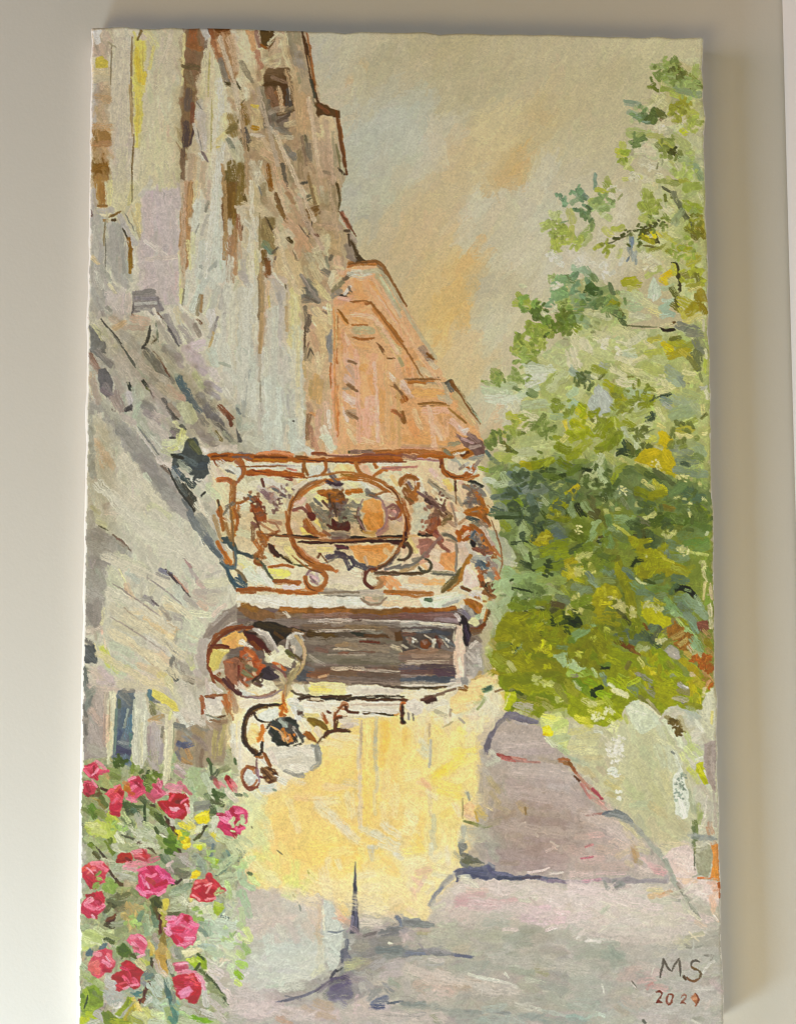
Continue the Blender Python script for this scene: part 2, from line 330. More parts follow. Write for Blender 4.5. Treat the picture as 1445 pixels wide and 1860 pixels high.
# The picture, stroke by stroke. T sets a local frame, L the motif; f/r/b lay the ground, then s/l/y/o/d/k strokes, F/Q/Z late patches (colour, size, points).
PICTURE = """
T 0 0 1
L K
f b6a985 130,30 1340,30 1340,900 130,900
b b3a67f 300 120 950,120
b a89b76 120 70 800,120
b b4a888 200 130 1100,160
b b9b090 180 120 1050,300
b b6ae94 50 60 600,75
b aeb0a6 32 45 590,105
b b5ad8c 60 40 650,70
b a09678 50 28 690,112 -20
b b4aa88 90 25 720,140 -15
b bca070 22 14 645,150 -40
b a79c7d 60 14 690,165 -10
b b2ab92 80 50 630,210
b b6bab2 90 50 690,230 -30
b b7bcb4 70 40 750,215
b c2bbae 60 35 775,265 -35
b b9bdb2 120 80 680,310 -40
b b8bbac 60 50 640,370
b a3a196 26 14 665,395 -30
b a9a698 18 10 645,345 -60
b b8b194 70 40 720,330 -45
b bba06c 70 40 1000,200 -40
b c2ac80 90 60 860,290 -50
b c39d5c 30 40 950,290 -50
b c2a061 30 26 925,330 -50
b bf9a55 24 22 965,335 -60
b c6b487 80 35 900,250 -45
b bfb28c 60 30 1050,260
b c8bfa4 40 24 875,360 -70
b c9c8bc 30 30 862,375 -60
b c6bfa6 30 45 850,410 -60
b bfac84 60 50 780,390 -55
b c2ab82 80 70 760,440 -55
b cbae79 70 70 790,520 -70
b c5b488 40 40 830,470
b d0a866 36 40 855,475 -80
b cda763 40 30 840,540 -50
b d0a95f 40 26 820,560 -40
b d3b176 60 60 820,620 -80
b d3ac68 24 40 785,590 -80
b b0a78a 22 40 870,545 -75
b b1a88e 20 45 890,520 -70
b bbb399 30 40 905,440 -80
b c3b99b 50 70 950,430
b bcb199 26 40 945,365 -70
b c3bfae 40 30 985,330
b c0bca6 60 40 1000,400
b c8c1aa 60 40 985,480
b c9c3ae 40 30 1000,520
b c4c2a6 60 50 905,600 -70
b c3c1ad 18 50 885,590 -80
b c7bd9a 60 50 960,610
b ccb587 40 70 860,680 -80
b c8b68e 24 50 880,640 -80
b c6bd98 60 50 930,720
b c9caae 50 20 910,722
b d4b288 30 24 893,752
b cdbb8c 40 40 800,700
b d0bc86 30 50 770,640
b cbc3a4 30 40 960,670
b c9c9b8 30 16 975,688
b c6c8b4 40 18 900,728
L T
f b4b383 1188,108 1278,104 1280,168 1240,170 1196,160
f b8b78a 1220,165 1280,165 1282,235 1226,226 1140,226 1150,186
f babb90 1200,225 1282,230 1284,330 1240,330 1206,290 1130,286 1126,262
f bcba8a 1165,330 1282,330 1284,640 1230,560 1190,470 1100,460 1160,410
f b2b480 1005,520 1080,500 1130,540 1150,600 1284,590 1286,950 890,950 880,850 930,800 960,740 900,700 960,660 1000,630 1040,600 1010,560
f a9ad6c 960,690 1290,592 1292,1280 1250,1330 1180,1270 1100,1270 980,1330 900,1270 880,1180 920,1080 900,940 880,850 930,790
f 7c8a56 900,850 1030,830 1290,880 1294,1080 1150,1060 1000,1070 920,1010
f 7e8708 900,1130 960,1090 1060,1110 1180,1230 1200,1280 1100,1270 930,1290 880,1250
L W
f c2bba4 163,45 556,48 566,100 582,185 612,200 628,310 615,395 640,440 640,480 610,560 560,600 550,820 400,870 430,1060 380,1140 380,1320 300,1330 150,1400 140,1400
f b39d7c 378,50 556,50 566,100 582,185 612,200 628,310 615,395 640,440 640,480 610,545 560,600 540,560 500,480 470,400 420,300
L P
f cfa274 610,500 640,478 690,478 740,560 810,690 870,770 880,830 550,835 560,620 600,580
L R
f d8c9a0 375,835 870,835 910,960 880,1100 430,1080 380,850
f d9c9a2 430,1075 880,1075 880,1110 400,1110
L B
f 76665a 420,1105 880,1105 850,1250 560,1255 440,1280 400,1150
L Y
f eed187 440,1250 880,1250 930,1220 935,1290 880,1400 870,1560 780,1680 640,1680 460,1620 400,1500 420,1300
b f4d67e 90 140 560,1480
b f0dc98 60 50 600,1450
b f3c860 50 90 740,1330
b f7e6a0 120 50 700,1580
b f6d270 60 60 810,1400
b f6ca62 90 40 600,1550
L S
f b8b1a2 380,1600 640,1640 780,1680 860,1540 870,1390 905,1290 1000,1330 1060,1420 1130,1480 1215,1570 1290,1600 1320,1600 1330,1930 380,1930
f c3beaa 1000,1330 1180,1265 1300,1260 1330,1640 1215,1570 1130,1480 1060,1420
f a59a8d 890,1360 985,1350 1040,1400 1110,1480 1200,1560 1205,1585 900,1570 870,1500
L G
f a3a77e 140,1370 420,1360 450,1440 440,1560 400,1700 380,1930 120,1930
T 130 30
L W
r c3b79a 17,7,145,150
r b3a488 17,8,36,20
F c4bdb2 20,12 26,11 26,24 20,25
r a8957e 18,20,35,34
r b2a07e 19,44,35,60
F bba746 22,36 27,33 32,40 32,45 21,45
y c0ad83 10 20,50 34,51
s b0a383 6 20,55 33,54
r ab9574 18,60,35,98
r aaa296 18,58,22,98
s a88a63 7 24,70 33,72
r 946f3c 18,98,34,112
y b08a5e 6 18,96 34,97
r a98a62 18,110,33,126
s a47b50 6 22,112 32,112
r 7f571f 18,126,32,140
y 8e6428 5 18,134 30,130
r 9d7743 18,139,33,150
f b9ac95 36,19 53,19 52,150 35,150
s bcb094 6 40,22 38,90 ; 46,24 45,110
s bab091 10 44,118 43,149
s beb295 3 50,30 50,100
l 7f7050 1.2 35,25 34.5,60
l 8a7347 2 53,18 52.5,64 53,72
l 9d8457 2 53,70 53,105
l 7b6338 1.6 54.5,103 53,140 53.5,149
s 9a8050 1 51,60 52,92
f c8b95c 55,18 72,22 70,45 66,56 63,70 62,105 60,115 55,115
s bfa336 5 58,38 60,55 
s c3a83c 3.5 64,50 63,58
s c2aa40 4 57,28 58,45
s c9b558 5 59,62 58,100
s c4af50 2 58,78 57,104
y cabd7c 8 66,14 73,24
s c5b66a 3 72,26 68,46
l b09c52 1.2 62,24 63,48
s 7a6536 2.5 58,20 61,12
f bcb18f 64,8 98,8 97,150 58,150 61,112 64,60
b b8ab8e 12 24 84,40
b bfb594 14 40 76,90
b c3b993 14 30 80,125
s b6a88e 4 88,14 80,40
s c9bb86 3 99,16 97,50
s cdc28e 2 97,54 96,60
s c0b694 3 62,115 60,149
f 8b6e4e 101,9 112,9 118,22 118,40 112,50 109,64 107,80 107,104 101,118 97,150 95,150 96,110 97,30
s 9f6238 7 106,12 107,26
s 99653a 5 102,24 112,28
s 7d6a55 3 118,20 117,34
s 8c6a4c 8 103,32 106,44
s 6d5d3e 5 99,43 110,45
s 8d7b5c 7 102,50 105,58
s a08a60 3 101,60 107,64
s 6e5f54 7 102,66 102,80
s 88563e 3.5 106,76 106,93
s 5a4b48 6 101,94 100,112
s 5a4848 2 107,98 104,112
s 6e5848 4 98,116 97,126
s 80684f 4 98,126 97,149
F b7b1a6 111,9 119,9 121,18 117,22
l 5a4030 1 119,10 121,16
f c2b693 114,40 122,12 128,36 124,72 108,76
s c6bb95 4 118,30 114,66
s c2b28c 5 122,26 123,70
l a69a58 1.4 121,32 119.5,70
l a79a5c 1.2 123,72 122,118
s bcb7b1 6 112,74 111,88
s bdb6b2 7 113,86 115,114
s c4bfb9 2.5 107,94 111,110
l 86817b 1.2 109,74 115,82
l 8a8580 1 110,98 114,116
s b09a80 6 106,122 104,149
s c0aa86 3 109,124 107,149
s b7a184 5 116,126 114,149
s c9c6ba 3 112,120 115,125
l 7c6c68 2.5 114,118 119,127
f c5bb96 122,44 130,40 135,62 138,85 134,110 128,118 120,118
s c2bdac 6 129,56 132,84
s c4c0aa 5 128,86 126,105
s cfc08a 4 135,86 134,108
s cbb980 4 126,110 134,102
l b5a45e 2 122,116 130,114
s bfbcae 5 128,120 129,148
s c0bba6 3 133,112 131,128
f 9a7248 120,9 139,9 146,40 146,62 136,60 128,38
s 8f542d 4 121,10 126,26
s 9a6842 5 124,22 130,38
F 6a3d15 124,9.5 139,9.5 138,14 131,16 126,14
y 86542a 5 128,16 137,14
s a57f58 6 131,18 134,32
s b08a62 3 128,20 130,30
s 7c715f 5 130,38 136,58
s b49a78 6 139,20 144,46
s bfa98a 3 142,16 147,36
s a88a66 4 134,36 141,52
s 5b4d2b 4 136,59 145,61
l 4a3d20 1.5 134,57 142,63
s b3a37d 8 140,64 145,82
s a68a68 5 138,72 144,80
s 8e7743 8 140,88 142,102
s 7b6a3a 6 137,100 143,96
s 7f806a 4 137,108 143,118
s b6b08c 5 141,118 145,126
s 77632e 9 140,130 140,149
s 6f5c28 4 135,136 136,149
T 430 30
L W
r c2b38b 0,11,26,60
F b98f61 8,13 16,12 17,30 13,31
s 8e6b57 4 17,13 20,26
F 5c431c 20,11.5 34,11.5 30,26 22,26
s 8d561f 2.5 21,25 26,28
l 6b4a20 2 28,28 34,19
s c2b793 4 34,14 41,18 38,26
s c6ba94 3 28,24 36,16
s c3b48c 5 41,24 45,40 50,56
l cfc39c 1.5 38,20 42,36 48,46
s bbb088 5 26,38 38,34
s bcae88 4 27,42 38,42
l d0c49c 1.5 38,36 38,41 33,45
s a8785a 6 18,32 20,44
s ab8d6c 5 17,44 20,54
s b09d7a 6 16,58 22,68
s 877b60 5 4,41 13,56
s c4b792 8 6,18 10,36
s bfae88 4 14,34 16,50
s cabe9a 9 4,56 7,70
s d0c6a4 4 8,64 9,72
l 40351b 1.6 0,57 3,64
l 6a5a3a 1 1,79 8,72
F 6f5434 25,47 46,45 50,70 50,82 36,88 26,72 24,56
s 7b6141 6 28,48 44,48
s 593f1c 5 25,59 46,58
s 65492a 4 42,54 49,60
s 8c6a4e 8 30,66 36,82
s 5f4022 7 42,60 40,72
s 5e5750 6 46,66 45,82
s b2a794 1.6 46,60 47,73
s 9f6f43 3 34,66 41,79
s a07a55 2 27,70 31,80
s 8b8169 5 22,62 26,84
s 5a4a34 3 48,58 49,72
s c0a880 7 52,46 55,96
s c1a57c 9 55,70 58,98
s bf9f78 6 62,72 60,96
s 90866f 6 48,26 52,40
s 9a9081 8 54,34 58,50
s ae9d7e 7 57,50 60,64
s 96906f 3 53,50 55,58
r 9b8d6d 44,13,57,25
s 8f8468 3 46,15 47,24
s c2b38c 3 43,14 44,23
l 4e3118 3.2 57,11 60,24 63,40 66,57 70,72 72,76
l 9a602e 1.8 61,14 64,30 67,50 69,66
l c09a6a 1.2 62,34 66,54
s 4c4b3a 2.5 65,56 68,70
s 8a8268 3 66,72 69,78
F 5d4121 70,75 74,76 82,81 90,83 90,89 84,88 76,86 71,88
s 7a4a28 2.5 72,78 80,84
l 6d3e1a 3.4 87,83 89,95 91,108 93,120 96,138
l 8f5a2a 1.2 90,90 93,108 95,126
F c4ac84 72,87 84,87 87,100 86,112 72,108
s bfa57c 5 62,92 66,106
s c4b387 5 68,104 78,104
s cdbb90 3 74,96 76,104
s 70674f 4 59,105 62,120
s 827f72 5 42,114 50,124
s 888580 4 44,122 50,120
s 8e7c58 5 55,118 56,140
s 7f7562 4 62,112 64,126
s b0977a 9 74,112 78,138
s c2a880 3 70,118 72,140
s a98d70 6 80,118 82,145
s 968a6c 3 84,102 86,130
l 7f7750 2.5 87,112 92,138
s b9b18e 2 91,128 93,136
s 5c4a38 2 90,134 94,138
r 857a6b 22,80,45,100
s 5c4626 2.5 24,90 27,97
s 77705f 3 28,74 32,90
s a39784 5 30,84 40,80
s 6a5a4c 3 36,92 46,86
s 8b8982 5 36,98 46,103
s b5ae9c 4 28,96 34,103
s ccbe99 4 43,95 50,93
s c2bba0 5 36,106 48,106
s bfb28a 4 34,108 40,112
s 9a8a6a 4 38,84 48,80
s c5b587 8 16,82 18,97
s c6ae46 3 13,78 18,79
s b0821c 3.5 14,97 18,98
s 8a6c2e 8 4,80 8,92
s 6f5c32 4 2,92 6,88
s 605850 6 7,100 10,108
s b8b598 8 3,112 4,128
s 6c5b35 4 4,108 10,116
s cfc6b6 4 14,103 22,105
s c6b58d 9 17,112 27,122
s c9ae8e 8 24,118 36,126
s d0bea0 4 22,108 34,120
s c8c3ad 9 14,130 20,145
s d0ccb8 5 20,128 16,148
s 7f6a32 8 4,132 4,149
s 94631c 3.5 27,130 30,149
s ccac8c 4 32,130 37,149
s 6b6353 3.5 40,130 44,149
s 968a6b 6 47,128 50,146
s ac9474 9 58,132 60,149
s b79c7c 8 70,136 74,149
s a38a6a 4 62,126 68,136
s 5f594c 2.5 57,146 61,145
s 8c7a60 3 76,136 84,138
T 130 330
L W
r c0b691 20,0,62,48
f b9aca4 62,8 95,6 94,110 60,100 58,60
s a27b40 9 24,0 25,18
s 9b7038 6 27,4 28,20
s c6bb84 4 34,0 33,20
s 8f6a38 2 23,21 31,21
s a59b90 5 19,8 20,30
s 6b4f48 1.5 17,25 18,30
s a8a098 5 24,26 36,25
l d8c8a4 2 25,29 31,29.5
l 7a5a26 2.4 33,31 43,26
s 5a4526 2.6 36,34 38,34
s 9a7a48 3 28,34 31,34
s 8a7a58 1.4 29,36 28.5,56
l 6f6a58 1 30,50 29.5,80
f a6a094 17,30 28,30 29,80 38,92 50,100 50,120 17,120
f a09c92 30,38 44,34 50,48 50,95 36,84 30,74
s a09b93 6 36,42 38,80
s 959288 3 44,46 46,80
s aca79a 4 21,40 22,70
s a9a3a0 5 42,30 50,46 56,54
l 6f6e62 1.2 47,28 55,43
l 4c4430 1.8 45,41 49,50
s 8b5d1e 3 50,50 52,60 51,66
l 8a6420 3.4 51,55 52,70 51,80
s 937028 2.5 51,68 51,80
s b8aa7c 2.5 54,28 60,48
s c2b27c 4 58,20 60,44
s bcb078 3 53,4 50,20
l 8a7d54 1.6 53,0 53,18
s b9a9a0 8 66,16 68,44
s b8aba6 10 78,14 84,50
s bdb0aa 6 72,26 84,22
s b5a8a6 8 66,52 72,90
s c0b5a8 5 66,52 82,64
s beb0a0 4 66,68 92,66
s b3a8a2 6 86,24 92,60
s b7aca6 8 76,72 78,96
s c0b2ab 5 60,90 74,86
F a98256 96,0 107,0 104,58 101,78 97,84 94,60 95,30
s a67c52 4 101,2 99,50
s b08d60 3 104,0 103,34
s 9a6f46 4 97,56 100,74
s c9b98a 3 109,0 107,20
s b8a888 4 114,0 118,14
s b7a28a 4 121,0 119,22
s c6c8bc 8 110,20 108,38
s c4c8bf 8 128,6 124,40
s cbb998 2 112,2 111,14
s 8f8a76 2.4 120,18 117,26
l 8b897c 1.6 112,36 108,46
s a7a294 3 119,30 114,46
s c1c4ba 8 128,44 124,90
s bbbcb4 8 116,56 112,80
s c8c498 4 106,46 106,62
s c9c08a 3 102,52 104,76
s c5be96 3 94,62 97,100
s b5b5ae 6 120,60 116,90
s 8d8f88 3 113,74 116,76 ; 125,74 127,72
s 9fa29a 3 112,84 128,70
s c0c4bc 9 132,60 131,84
s b9b9a8 5 101,88 100,106
s c9c07e 3 96,86 96,106
l 807860 1.4 99,86 97,108
s b4b8b0 6 118,84 110,100
s bcc3ba 5 112,92 106,112
s b0b0a4 6 128,94 122,110
s a6a298 4 133,96 130,110
s 8e8264 3.4 112,100 110,116
s 9a7a50 2 114,100 113,114
s 7c5c3c 3 111,121 113,124
F 84683f 132,4 145,0 145,34 132,30
s 7b5a26 8 139,4 140,30
s 8a6a30 4 142,10 143,60
s 7a5630 3 133,20 134,42
s 9f7a56 7 140,50 139,86
s a8835c 4 144,40 143,80
s ae9270 2 136,40 136,50
F 8d8580 53,95 72,94 80,112 72,118 66,111 53,116
s 837d74 4 55,98 72,96
s 85808a 3 56,102 74,102
s b4b2ae 3 56,107 74,106
l 69605c 1.6 54,106 53,117
s 837c80 3 75,102 79,112
s 99938a 3 57,111 72,112
l 6a4a3a 1.6 53,116 55,117 ; 74,114 80,120
s c0b0a0 5 50,100 50,112
f bbb1a8 28,95 48,100 50,120 40,122 30,112
s c0b6ae 6 32,98 42,112
s aeaaa0 4 22,84 30,94
s c6bc9a 3 33,90 38,97
s cdb78a 4 18,66 23,71
s 9a988c 3 26,74 34,86
s bcb8aa 5 22,80 26,92
s a2a09a 6 19,96 26,110
s 8c8a80 3 31,110 34,113
s b8a690 6 36,120 48,128
s c8ac84 5 38,128 46,124
s c4a890 7 55,120 66,122
s b39e8a 6 52,128 62,128
s cac0ac 3 72,112 76,122
s d3cabd 2 76,118 80,126
s 8d878a 6 82,118 94,140
l 66605e 2 84,126 94,144
s a29a8a 5 76,124 90,144
s beb28e 6 92,112 96,122
s a89c8c 6 98,118 108,130
l d8cfb0 2 94,108 104,116 113,120
l d0c8b0 1.4 108,120 112,126 113,130
s 8b8070 4 108,126 112,134
s 9b9188 6 96,128 104,138
s c6c3c2 7 122,114 124,126
s d0ccca 4 124,112 121,122
s 857e78 2 128,118 124,132
s a09a90 4 126,124 120,136
l 9a8f86 3 134,106 133,142
s c4c0a8 5 140,100 141,140
s b8a06c 2.4 124,132 120,149
s c2c4b8 5 128,134 125,149
s c3b5bc 10 104,146 112,143
F 7c7a72 16,125 26,132 32,150 16,150
f b3ad8f 17,124 28,132 48,150 32,150
s bdb88e 3.5 20,126 28,138
s c2bca8 4 28,136 38,149
l 5a564c 1.8 26,120 34,130 44,142
l 6b6a60 1.4 34,132 48,149
s bbb5a0 3 32,130 42,144
s a8a296 7 46,134 58,146
l 4a463c 2.5 62,146 67,138 69,126
l 6a5a3c 1.5 70,142 76,136
l 8d9584 2 74,124 76,140
s c0bca6 2.5 70,138 74,128
s b9b8a4 3.5 72,142 80,149
s a8b0a0 3 80,142 86,149
T 430 330
L W
r c3b695 0,0,60,60
s 8a7338 8 3,4 3,18
s 6e5a2a 3 6,12 8,18
s c9bd93 6 13,2 16,18
s d2c6a6 5 6,20 20,24
s c8bca4 4 0,22 14,24
s 94601c 4 28,0 30,7
s 9a8c6a 6 23,4 24,16
l 7f7f78 1.6 19,4 22,12
s b09a7a 7 26,16 34,28
s 7b5a34 3.6 34,11 42,32
s 8a6a3c 3 36,22 44,36
s d0b99a 3.5 36,2 44,30
s c9a888 4 40,0 48,12
s a5825e 4 44,10 50,18
s b09476 9 52,4 56,14
s cabd9a 6 54,8 66,16
s c0c0a8 3 54,12 58,14
l 74725e 2.4 58,15 68,10
l 6a664e 1.4 60,17 66,14
s c6b88a 6 66,6 70,18
s b9b094 5 74,6 76,18
s a79c80 5 80,10 78,22
s 9a8a6c 4 84,4 86,20
l 6a5c38 2.2 87,1 90,14 89,26
s 604824 3 88,3 90,10
s 7f5c2c 6 62,26 70,24
s 8f6c3c 5 62,30 68,28
s 6a4c2a 1.6 72,28 75,24
s c0a482 5 46,30 52,36
s b8a488 12 78,28 84,34
s a89474 6 74,22 86,24
s b89c80 5 54,28 58,36
s 8f8070 3 60,36 64,44
l 5b5048 1.4 66,34 63,46
s b79a7c 6 48,22 56,38
s cca98a 10 46,40 58,50
s c9a584 8 52,46 62,58
l 77685a 1.4 54,38 64,50
s c4a68a 6 44,34 52,42
s b9a488 6 66,42 68,54
s 7a4e3c 2.6 68,46 72,48 74,43
s b09a86 6 76,38 90,40
s c2a788 4 72,38 88,42
s c4b692 8 76,46 80,56
s c0a87e 10 86,48 86,58
s cdc2a2 7 72,54 78,50
s d2c8ac 6 68,60 76,58
s c8c2a0 5 80,48 78,62
s c6c0a0 7 70,64 76,74
s b9b398 7 62,64 66,74
s 8a8a74 3 78,66 80,74
s 6b6250 3 82,68 84,63
s b39a74 5 82,60 90,64
s ceac8c 6 88,68 90,78
s d0b88e 4 86,74 92,76
s 817a6a 5 76,78 82,82
s cbb890 6 84,86 88,84
s c3b48a 6 92,86 86,92
s d0c3a0 5 84,80 80,92
s c7ba92 7 66,74 72,84
s b8ac8a 5 60,76 62,84
F 7f7a6c 58,84 66,88 72,98 72,104 62,106 56,102 54,96 60,92
s 6e6a60 4 58,94 66,96
s 87826e 4 62,86 66,90
s 6f6c5c 4 60,100 72,104
s c6b484 6 68,88 78,100
s ccbf8c 5 72,92 80,102
s b39674 4 76,88 80,94
s 7f7556 5 84,96 92,88
s 4c4030 3 92,100 100,96
l 4a382a 2 88,98 98,102
s 6a5a44 4 94,84 100,80
s d5c9b8 3 94,98 99,92
s 7a6a58 2 98,92 100,98
s 8c8270 5 84,100 90,96
s c7bfa6 6 4,26 5,50
s cacac0 6 16,34 12,60
s c5c5ba 5 8,34 18,50
s c5bb94 4 14,52 16,70
l 8f7f52 1.5 20,28 20,60
s 9a6a48 4 1,30 2,40
s 9f7a58 3 3,42 4,50
l 6a4a30 1.4 5,38 5,43
s b7a184 4 2,54 3,66
r 8f7c50 21,32,34,58
s 9a885c 5 24,34 30,50
l 5a4c34 1.8 25,31 32,44 36,50
s b3a684 4 34,40 40,50
s 7f8a66 6 24,54 30,60
s 748874 4 26,58 30,62
s 6a6050 3 32,62 36,58
s 80602c 5 24,62 24,72
s 754c24 4 26,68 28,80
s 8a5a30 5 28,72 27,82
s 8f7a68 2 34,66 32,74
s ccc3a6 7 38,48 42,56
s d2cab2 5 44,44 48,48
s 5b4824 3.4 45,50 48,53
s c0a98a 4 46,56 50,64
s bf9c7c 7 54,56 52,66
s d8c8a8 1.6 50,60 53,68
l 8b7a60 1.4 49,60 53,69
f c9b48c 34,60 54,58 58,84 52,90 30,90 32,74
s c8b48a 7 38,62 42,80
s cfbb90 7 48,68 54,80
s c0aa84 5 34,72 38,84
s d0c09a 3 40,76 46,84
s cdb98f 8 50,84 56,96
s bfae9c 8 32,84 40,86
s d2cbb4 2.4 32,80 40,90
f c2ba9c 0,66 20,60 19,150 0,150
s c8c08f 4 16,62 18,80
s aaa49c 5 6,70 8,88
s a7a098 6 4,80 10,90
s c2bfb0 8 14,84 14,120
s bdbbae 8 4,96 6,140
s c6c0a8 4 18,100 17,140
s 9a9a90 2 8,116 8,120
s b0b0a6 5 10,126 12,146
s b7b7aa 3 2,130 3,149
f b09d80 21,80 30,80 28,100 26,149 19,149
s a08a66 5 22,84 22,104
s b4946c 4 24,110 20,149
s 8f7a58 2.4 20,82 20,120
s c9ae8a 3 28,88 26,110
s b9a468 2 28,100 29,112
l 6a5a3c 1.2 42,90 43,94
f beb49e 30,86 44,90 46,149 24,149 28,110
s b4aca4 7 34,88 38,100
s a5a09c 4 36,98 38,108
s c0baa6 6 30,112 28,146
s b5ada4 6 38,112 36,146
s c6bfa0 4 34,120 34,149
s b8a67e 3 44,98 45,118
s aa9268 3 43,110 44,130
f c8bc88 44,84 56,92 57,149 44,149 46,110
s c9bf86 6 50,94 52,130
s cdc58e 5 50,112 50,124
s c2c0a4 8 52,128 52,149
s c6bb84 3 55,140 52,149
f bfa27c 58,105 84,105 86,150 58,150
s 7a6d58 4 60,110 62,124
s 6b5c4c 4 64,118 62,130
s 8f8068 4 58,104 66,104
s a8997c 5 66,110 70,116
s cdb98c 7 70,112 78,122
l 7c6a56 1.6 76,113 80,116 82,112
s d2c8b0 2.4 76,110 82,112
s c9b080 4 74,122 80,130
s cfc090 3 80,108 82,124
s cab585 6 68,120 78,132
l d8c898 1.4 66,122 72,130
s b38e6c 6 66,134 72,148
s c9ad7c 6 72,128 76,149
l 5a4632 1.8 60,126 59,149
s c5ae80 4 80,130 84,140
s 8a8478 5 80,136 83,149
l 82807c 3 82,130 80,144 82,149
s c6b078 3 85,112 86,149
l 7a5a48 1.4 61,146 64,140
s a86e38 1.6 88,118 89,149
L P
F cc9f70 88,112 100,100 108,84 118,84 145,140 145,150 88,150
s d39a62 8 106,88 110,104
s d89e6e 8 112,84 124,104
s d6a478 5 118,92 130,114
s cf9660 6 100,98 112,102
s c8946c 6 88,106 100,102
s cfa08a 4 90,102 98,104
s c0b8a0 4 98,80 108,84 116,80
s c6c2aa 5 102,79 114,80
s b8b494 3 118,78 124,80
s 9a6228 4.5 99,72 110,71 124,72
s b0703a 2.5 98,74 110,70 122,71
l 7f4f22 2.6 122,70 130,82 140,96 146,106
s 8f7a5c 3.5 124,74 134,90 143,104
s a8a07a 4 122,82 132,98 142,112
s b2b08c 2.5 126,84 138,104
s b8a88a 3 132,100 144,118
s c98f58 3 116,86 130,108 145,126
s d8a582 2 124,100 140,124
l 9f6230 2.6 100,105 114,107 117,105
l 9a5e24 3 117,106 130,122 145,140
s c07f42 4 120,112 134,130 145,146
s d49860 8 96,112 108,110
s da9f6c 6 104,116 114,112
s c78a4c 5 90,116 96,124
l 8f5a20 2.4 89,112 97,124
s cf9a62 5 104,120 112,124
s a8672c 2 101,125.5 114,126
s a8a078 6 104,130 118,131
s b4aa82 3 106,128 116,128
s c9a880 3 100,130 104,134
l a0602a 2.4 101,136 110,138 120,137
s d59f68 7 104,142 114,144
s d8a07c 7 92,136 100,146
s e0b090 3 94,134 98,142
s c08a50 4 88,130 92,149
l 7a4a26 1.4 122,141 130,149
s b9a070 5 122,124 132,140
s c0a878 4 128,132 144,149
L W
s 8b8270 2.4 92,26 96,36 100,40
s a8674a 4.5 92,28 98,40
l 7a4e34 1.8 90,26 98,38 104,48
s 6a5844 2.4 94,43 98,43
s 6f5c44 5 100,52 104,62
s 8f806e 6 97,56 100,64
s a0907e 4 98,46 103,52
l 4e3c22 2.6 100,52 106,64 113,70
F 4f3c24 104,64 110,66 114,70 108,71 102,70
s 8a7a6a 5 98,66 102,68
s 5a4a36 2 97,46 99,56
T 1030 30
L K
b b8ad88 80 60 70,70
b b5aa84 30 24 30,60
b bab08a 30 14 70,25
b bcb18e 20 16 105,30
b b4a984 26 20 30,90
b c0b58e 40 10 66,22
b b0a57f 26 14 45,52
s bfb597 4 112,14 116,24 117,44
s c9bfa4 4 113,17 117,19
L T
s 8f9a5a 5 74,44 82,43
s 7c8a48 4 76,50 80,56
s a3ab78 6 84,44 92,50
d 5d6a2c 3 5 60 95,39 97,45 99,48 76,44 73,55 75,62
s 6a6422 6 95,46 101,50
s 7a7a34 4 98,44 104,50
s 98a05a 6 86,42 94,40
s 9aa35c 7 112,44 113,50
s 8a9440 5 108,52 112,56
d 6c7430 4 6 50 104,56 108,60 112,60 116,60
s b8aa80 5 100,42 106,46
s 9ca878 9 85,54 100,56
s a3aa74 8 90,60 110,62
s 8e9c80 7 95,64 116,68
s 96a050 5 83,63 92,66
d 6c742c 3.4 6 0 74,60 77,64 72,62
s b0b460 6 92,68 102,72
s 98942e 7 92,80 104,74
s a49e3c 6 100,72 106,76
s 7f8432 4 90,84 96,88
s b2b254 6 104,82 112,86
s 9aa050 6 106,90 115,93
s c7be9c 6 76,70 84,76
s c9c0a2 5 76,78 84,70
s 8c9680 6 52,76 62,78
s 7d8a70 3 50,74 58,76
s 909c84 5 54,84 66,88
s 7c9080 6 60,88 70,92
s 4f5a34 5 70,88 76,90
s 566030 6 74,86 82,84
s 666a32 5 78,82 84,88
s 5a6a44 3 68,94 76,93
s 7a6a4a 3 81,90 85,92
d 9aa070 3 5 30 60,80 66,80 70,82 56,92 60,96
s c2b694 8 84,94 100,88
s c9bea2 5 98,86 101,92
s b7ad8c 6 60,96 80,98
s 9ba262 8 54,102 70,102
s 8a9450 6 60,108 66,104
s a1a05a 6 72,104 82,106
s 55683c 5 57,110 66,107
s 6a7a48 3 58,114 62,110
s a8aa50 7 48,112 46,122
s b2b03c 6 44,118 50,120
s a2a65c 5 48,128 56,134
s b8ba78 4 50,132 56,124
s 9a9c40 7 82,110 92,116
s a4a468 8 94,106 104,112
s b4b830 5 100,100 103,102
s a3a66a 10 100,110 106,120
s 5a5c24 4 86,114 92,120
s 4a4a1c 5 90,118 98,122
s 7a8048 4 78,112 82,116
s c4ba9a 8 62,118 74,118
s beb698 9 66,128 78,132
s c4bc9c 6 60,138 72,144
s 9aa574 7 100,124 112,130
s 8a9a7c 5 112,130 117,142
s b5b58a 7 82,128 96,134
s a5ab70 6 92,136 104,140
l 7a7a50 1.5 79,128 78,134
s 8f9450 6 80,144 96,146
s a0a040 6 100,144 112,148
s 7a8c78 3 24,138 24,149
s 9a9c58 4 34,142 38,149
l 6a7048 2 57,136 58,142
d b2b06a 5 7 30 50,142 62,140 88,142 92,128 104,96
d c9c49a 4 6 30 86,124 96,130 92,112 80,140
T 1030 330
L K
f c2b99b 0,0 24,0 20,12 30,30 40,10 62,8 60,40 40,40 20,36 30,54 60,52 60,78 40,92 24,80 0,72
b c8c2b0 20 12 15,68
b cac5b6 14 8 30,84
s c6bca0 10 42,14 52,34
s c4baa0 8 50,10 46,36
s c9bfa8 8 30,44 50,54
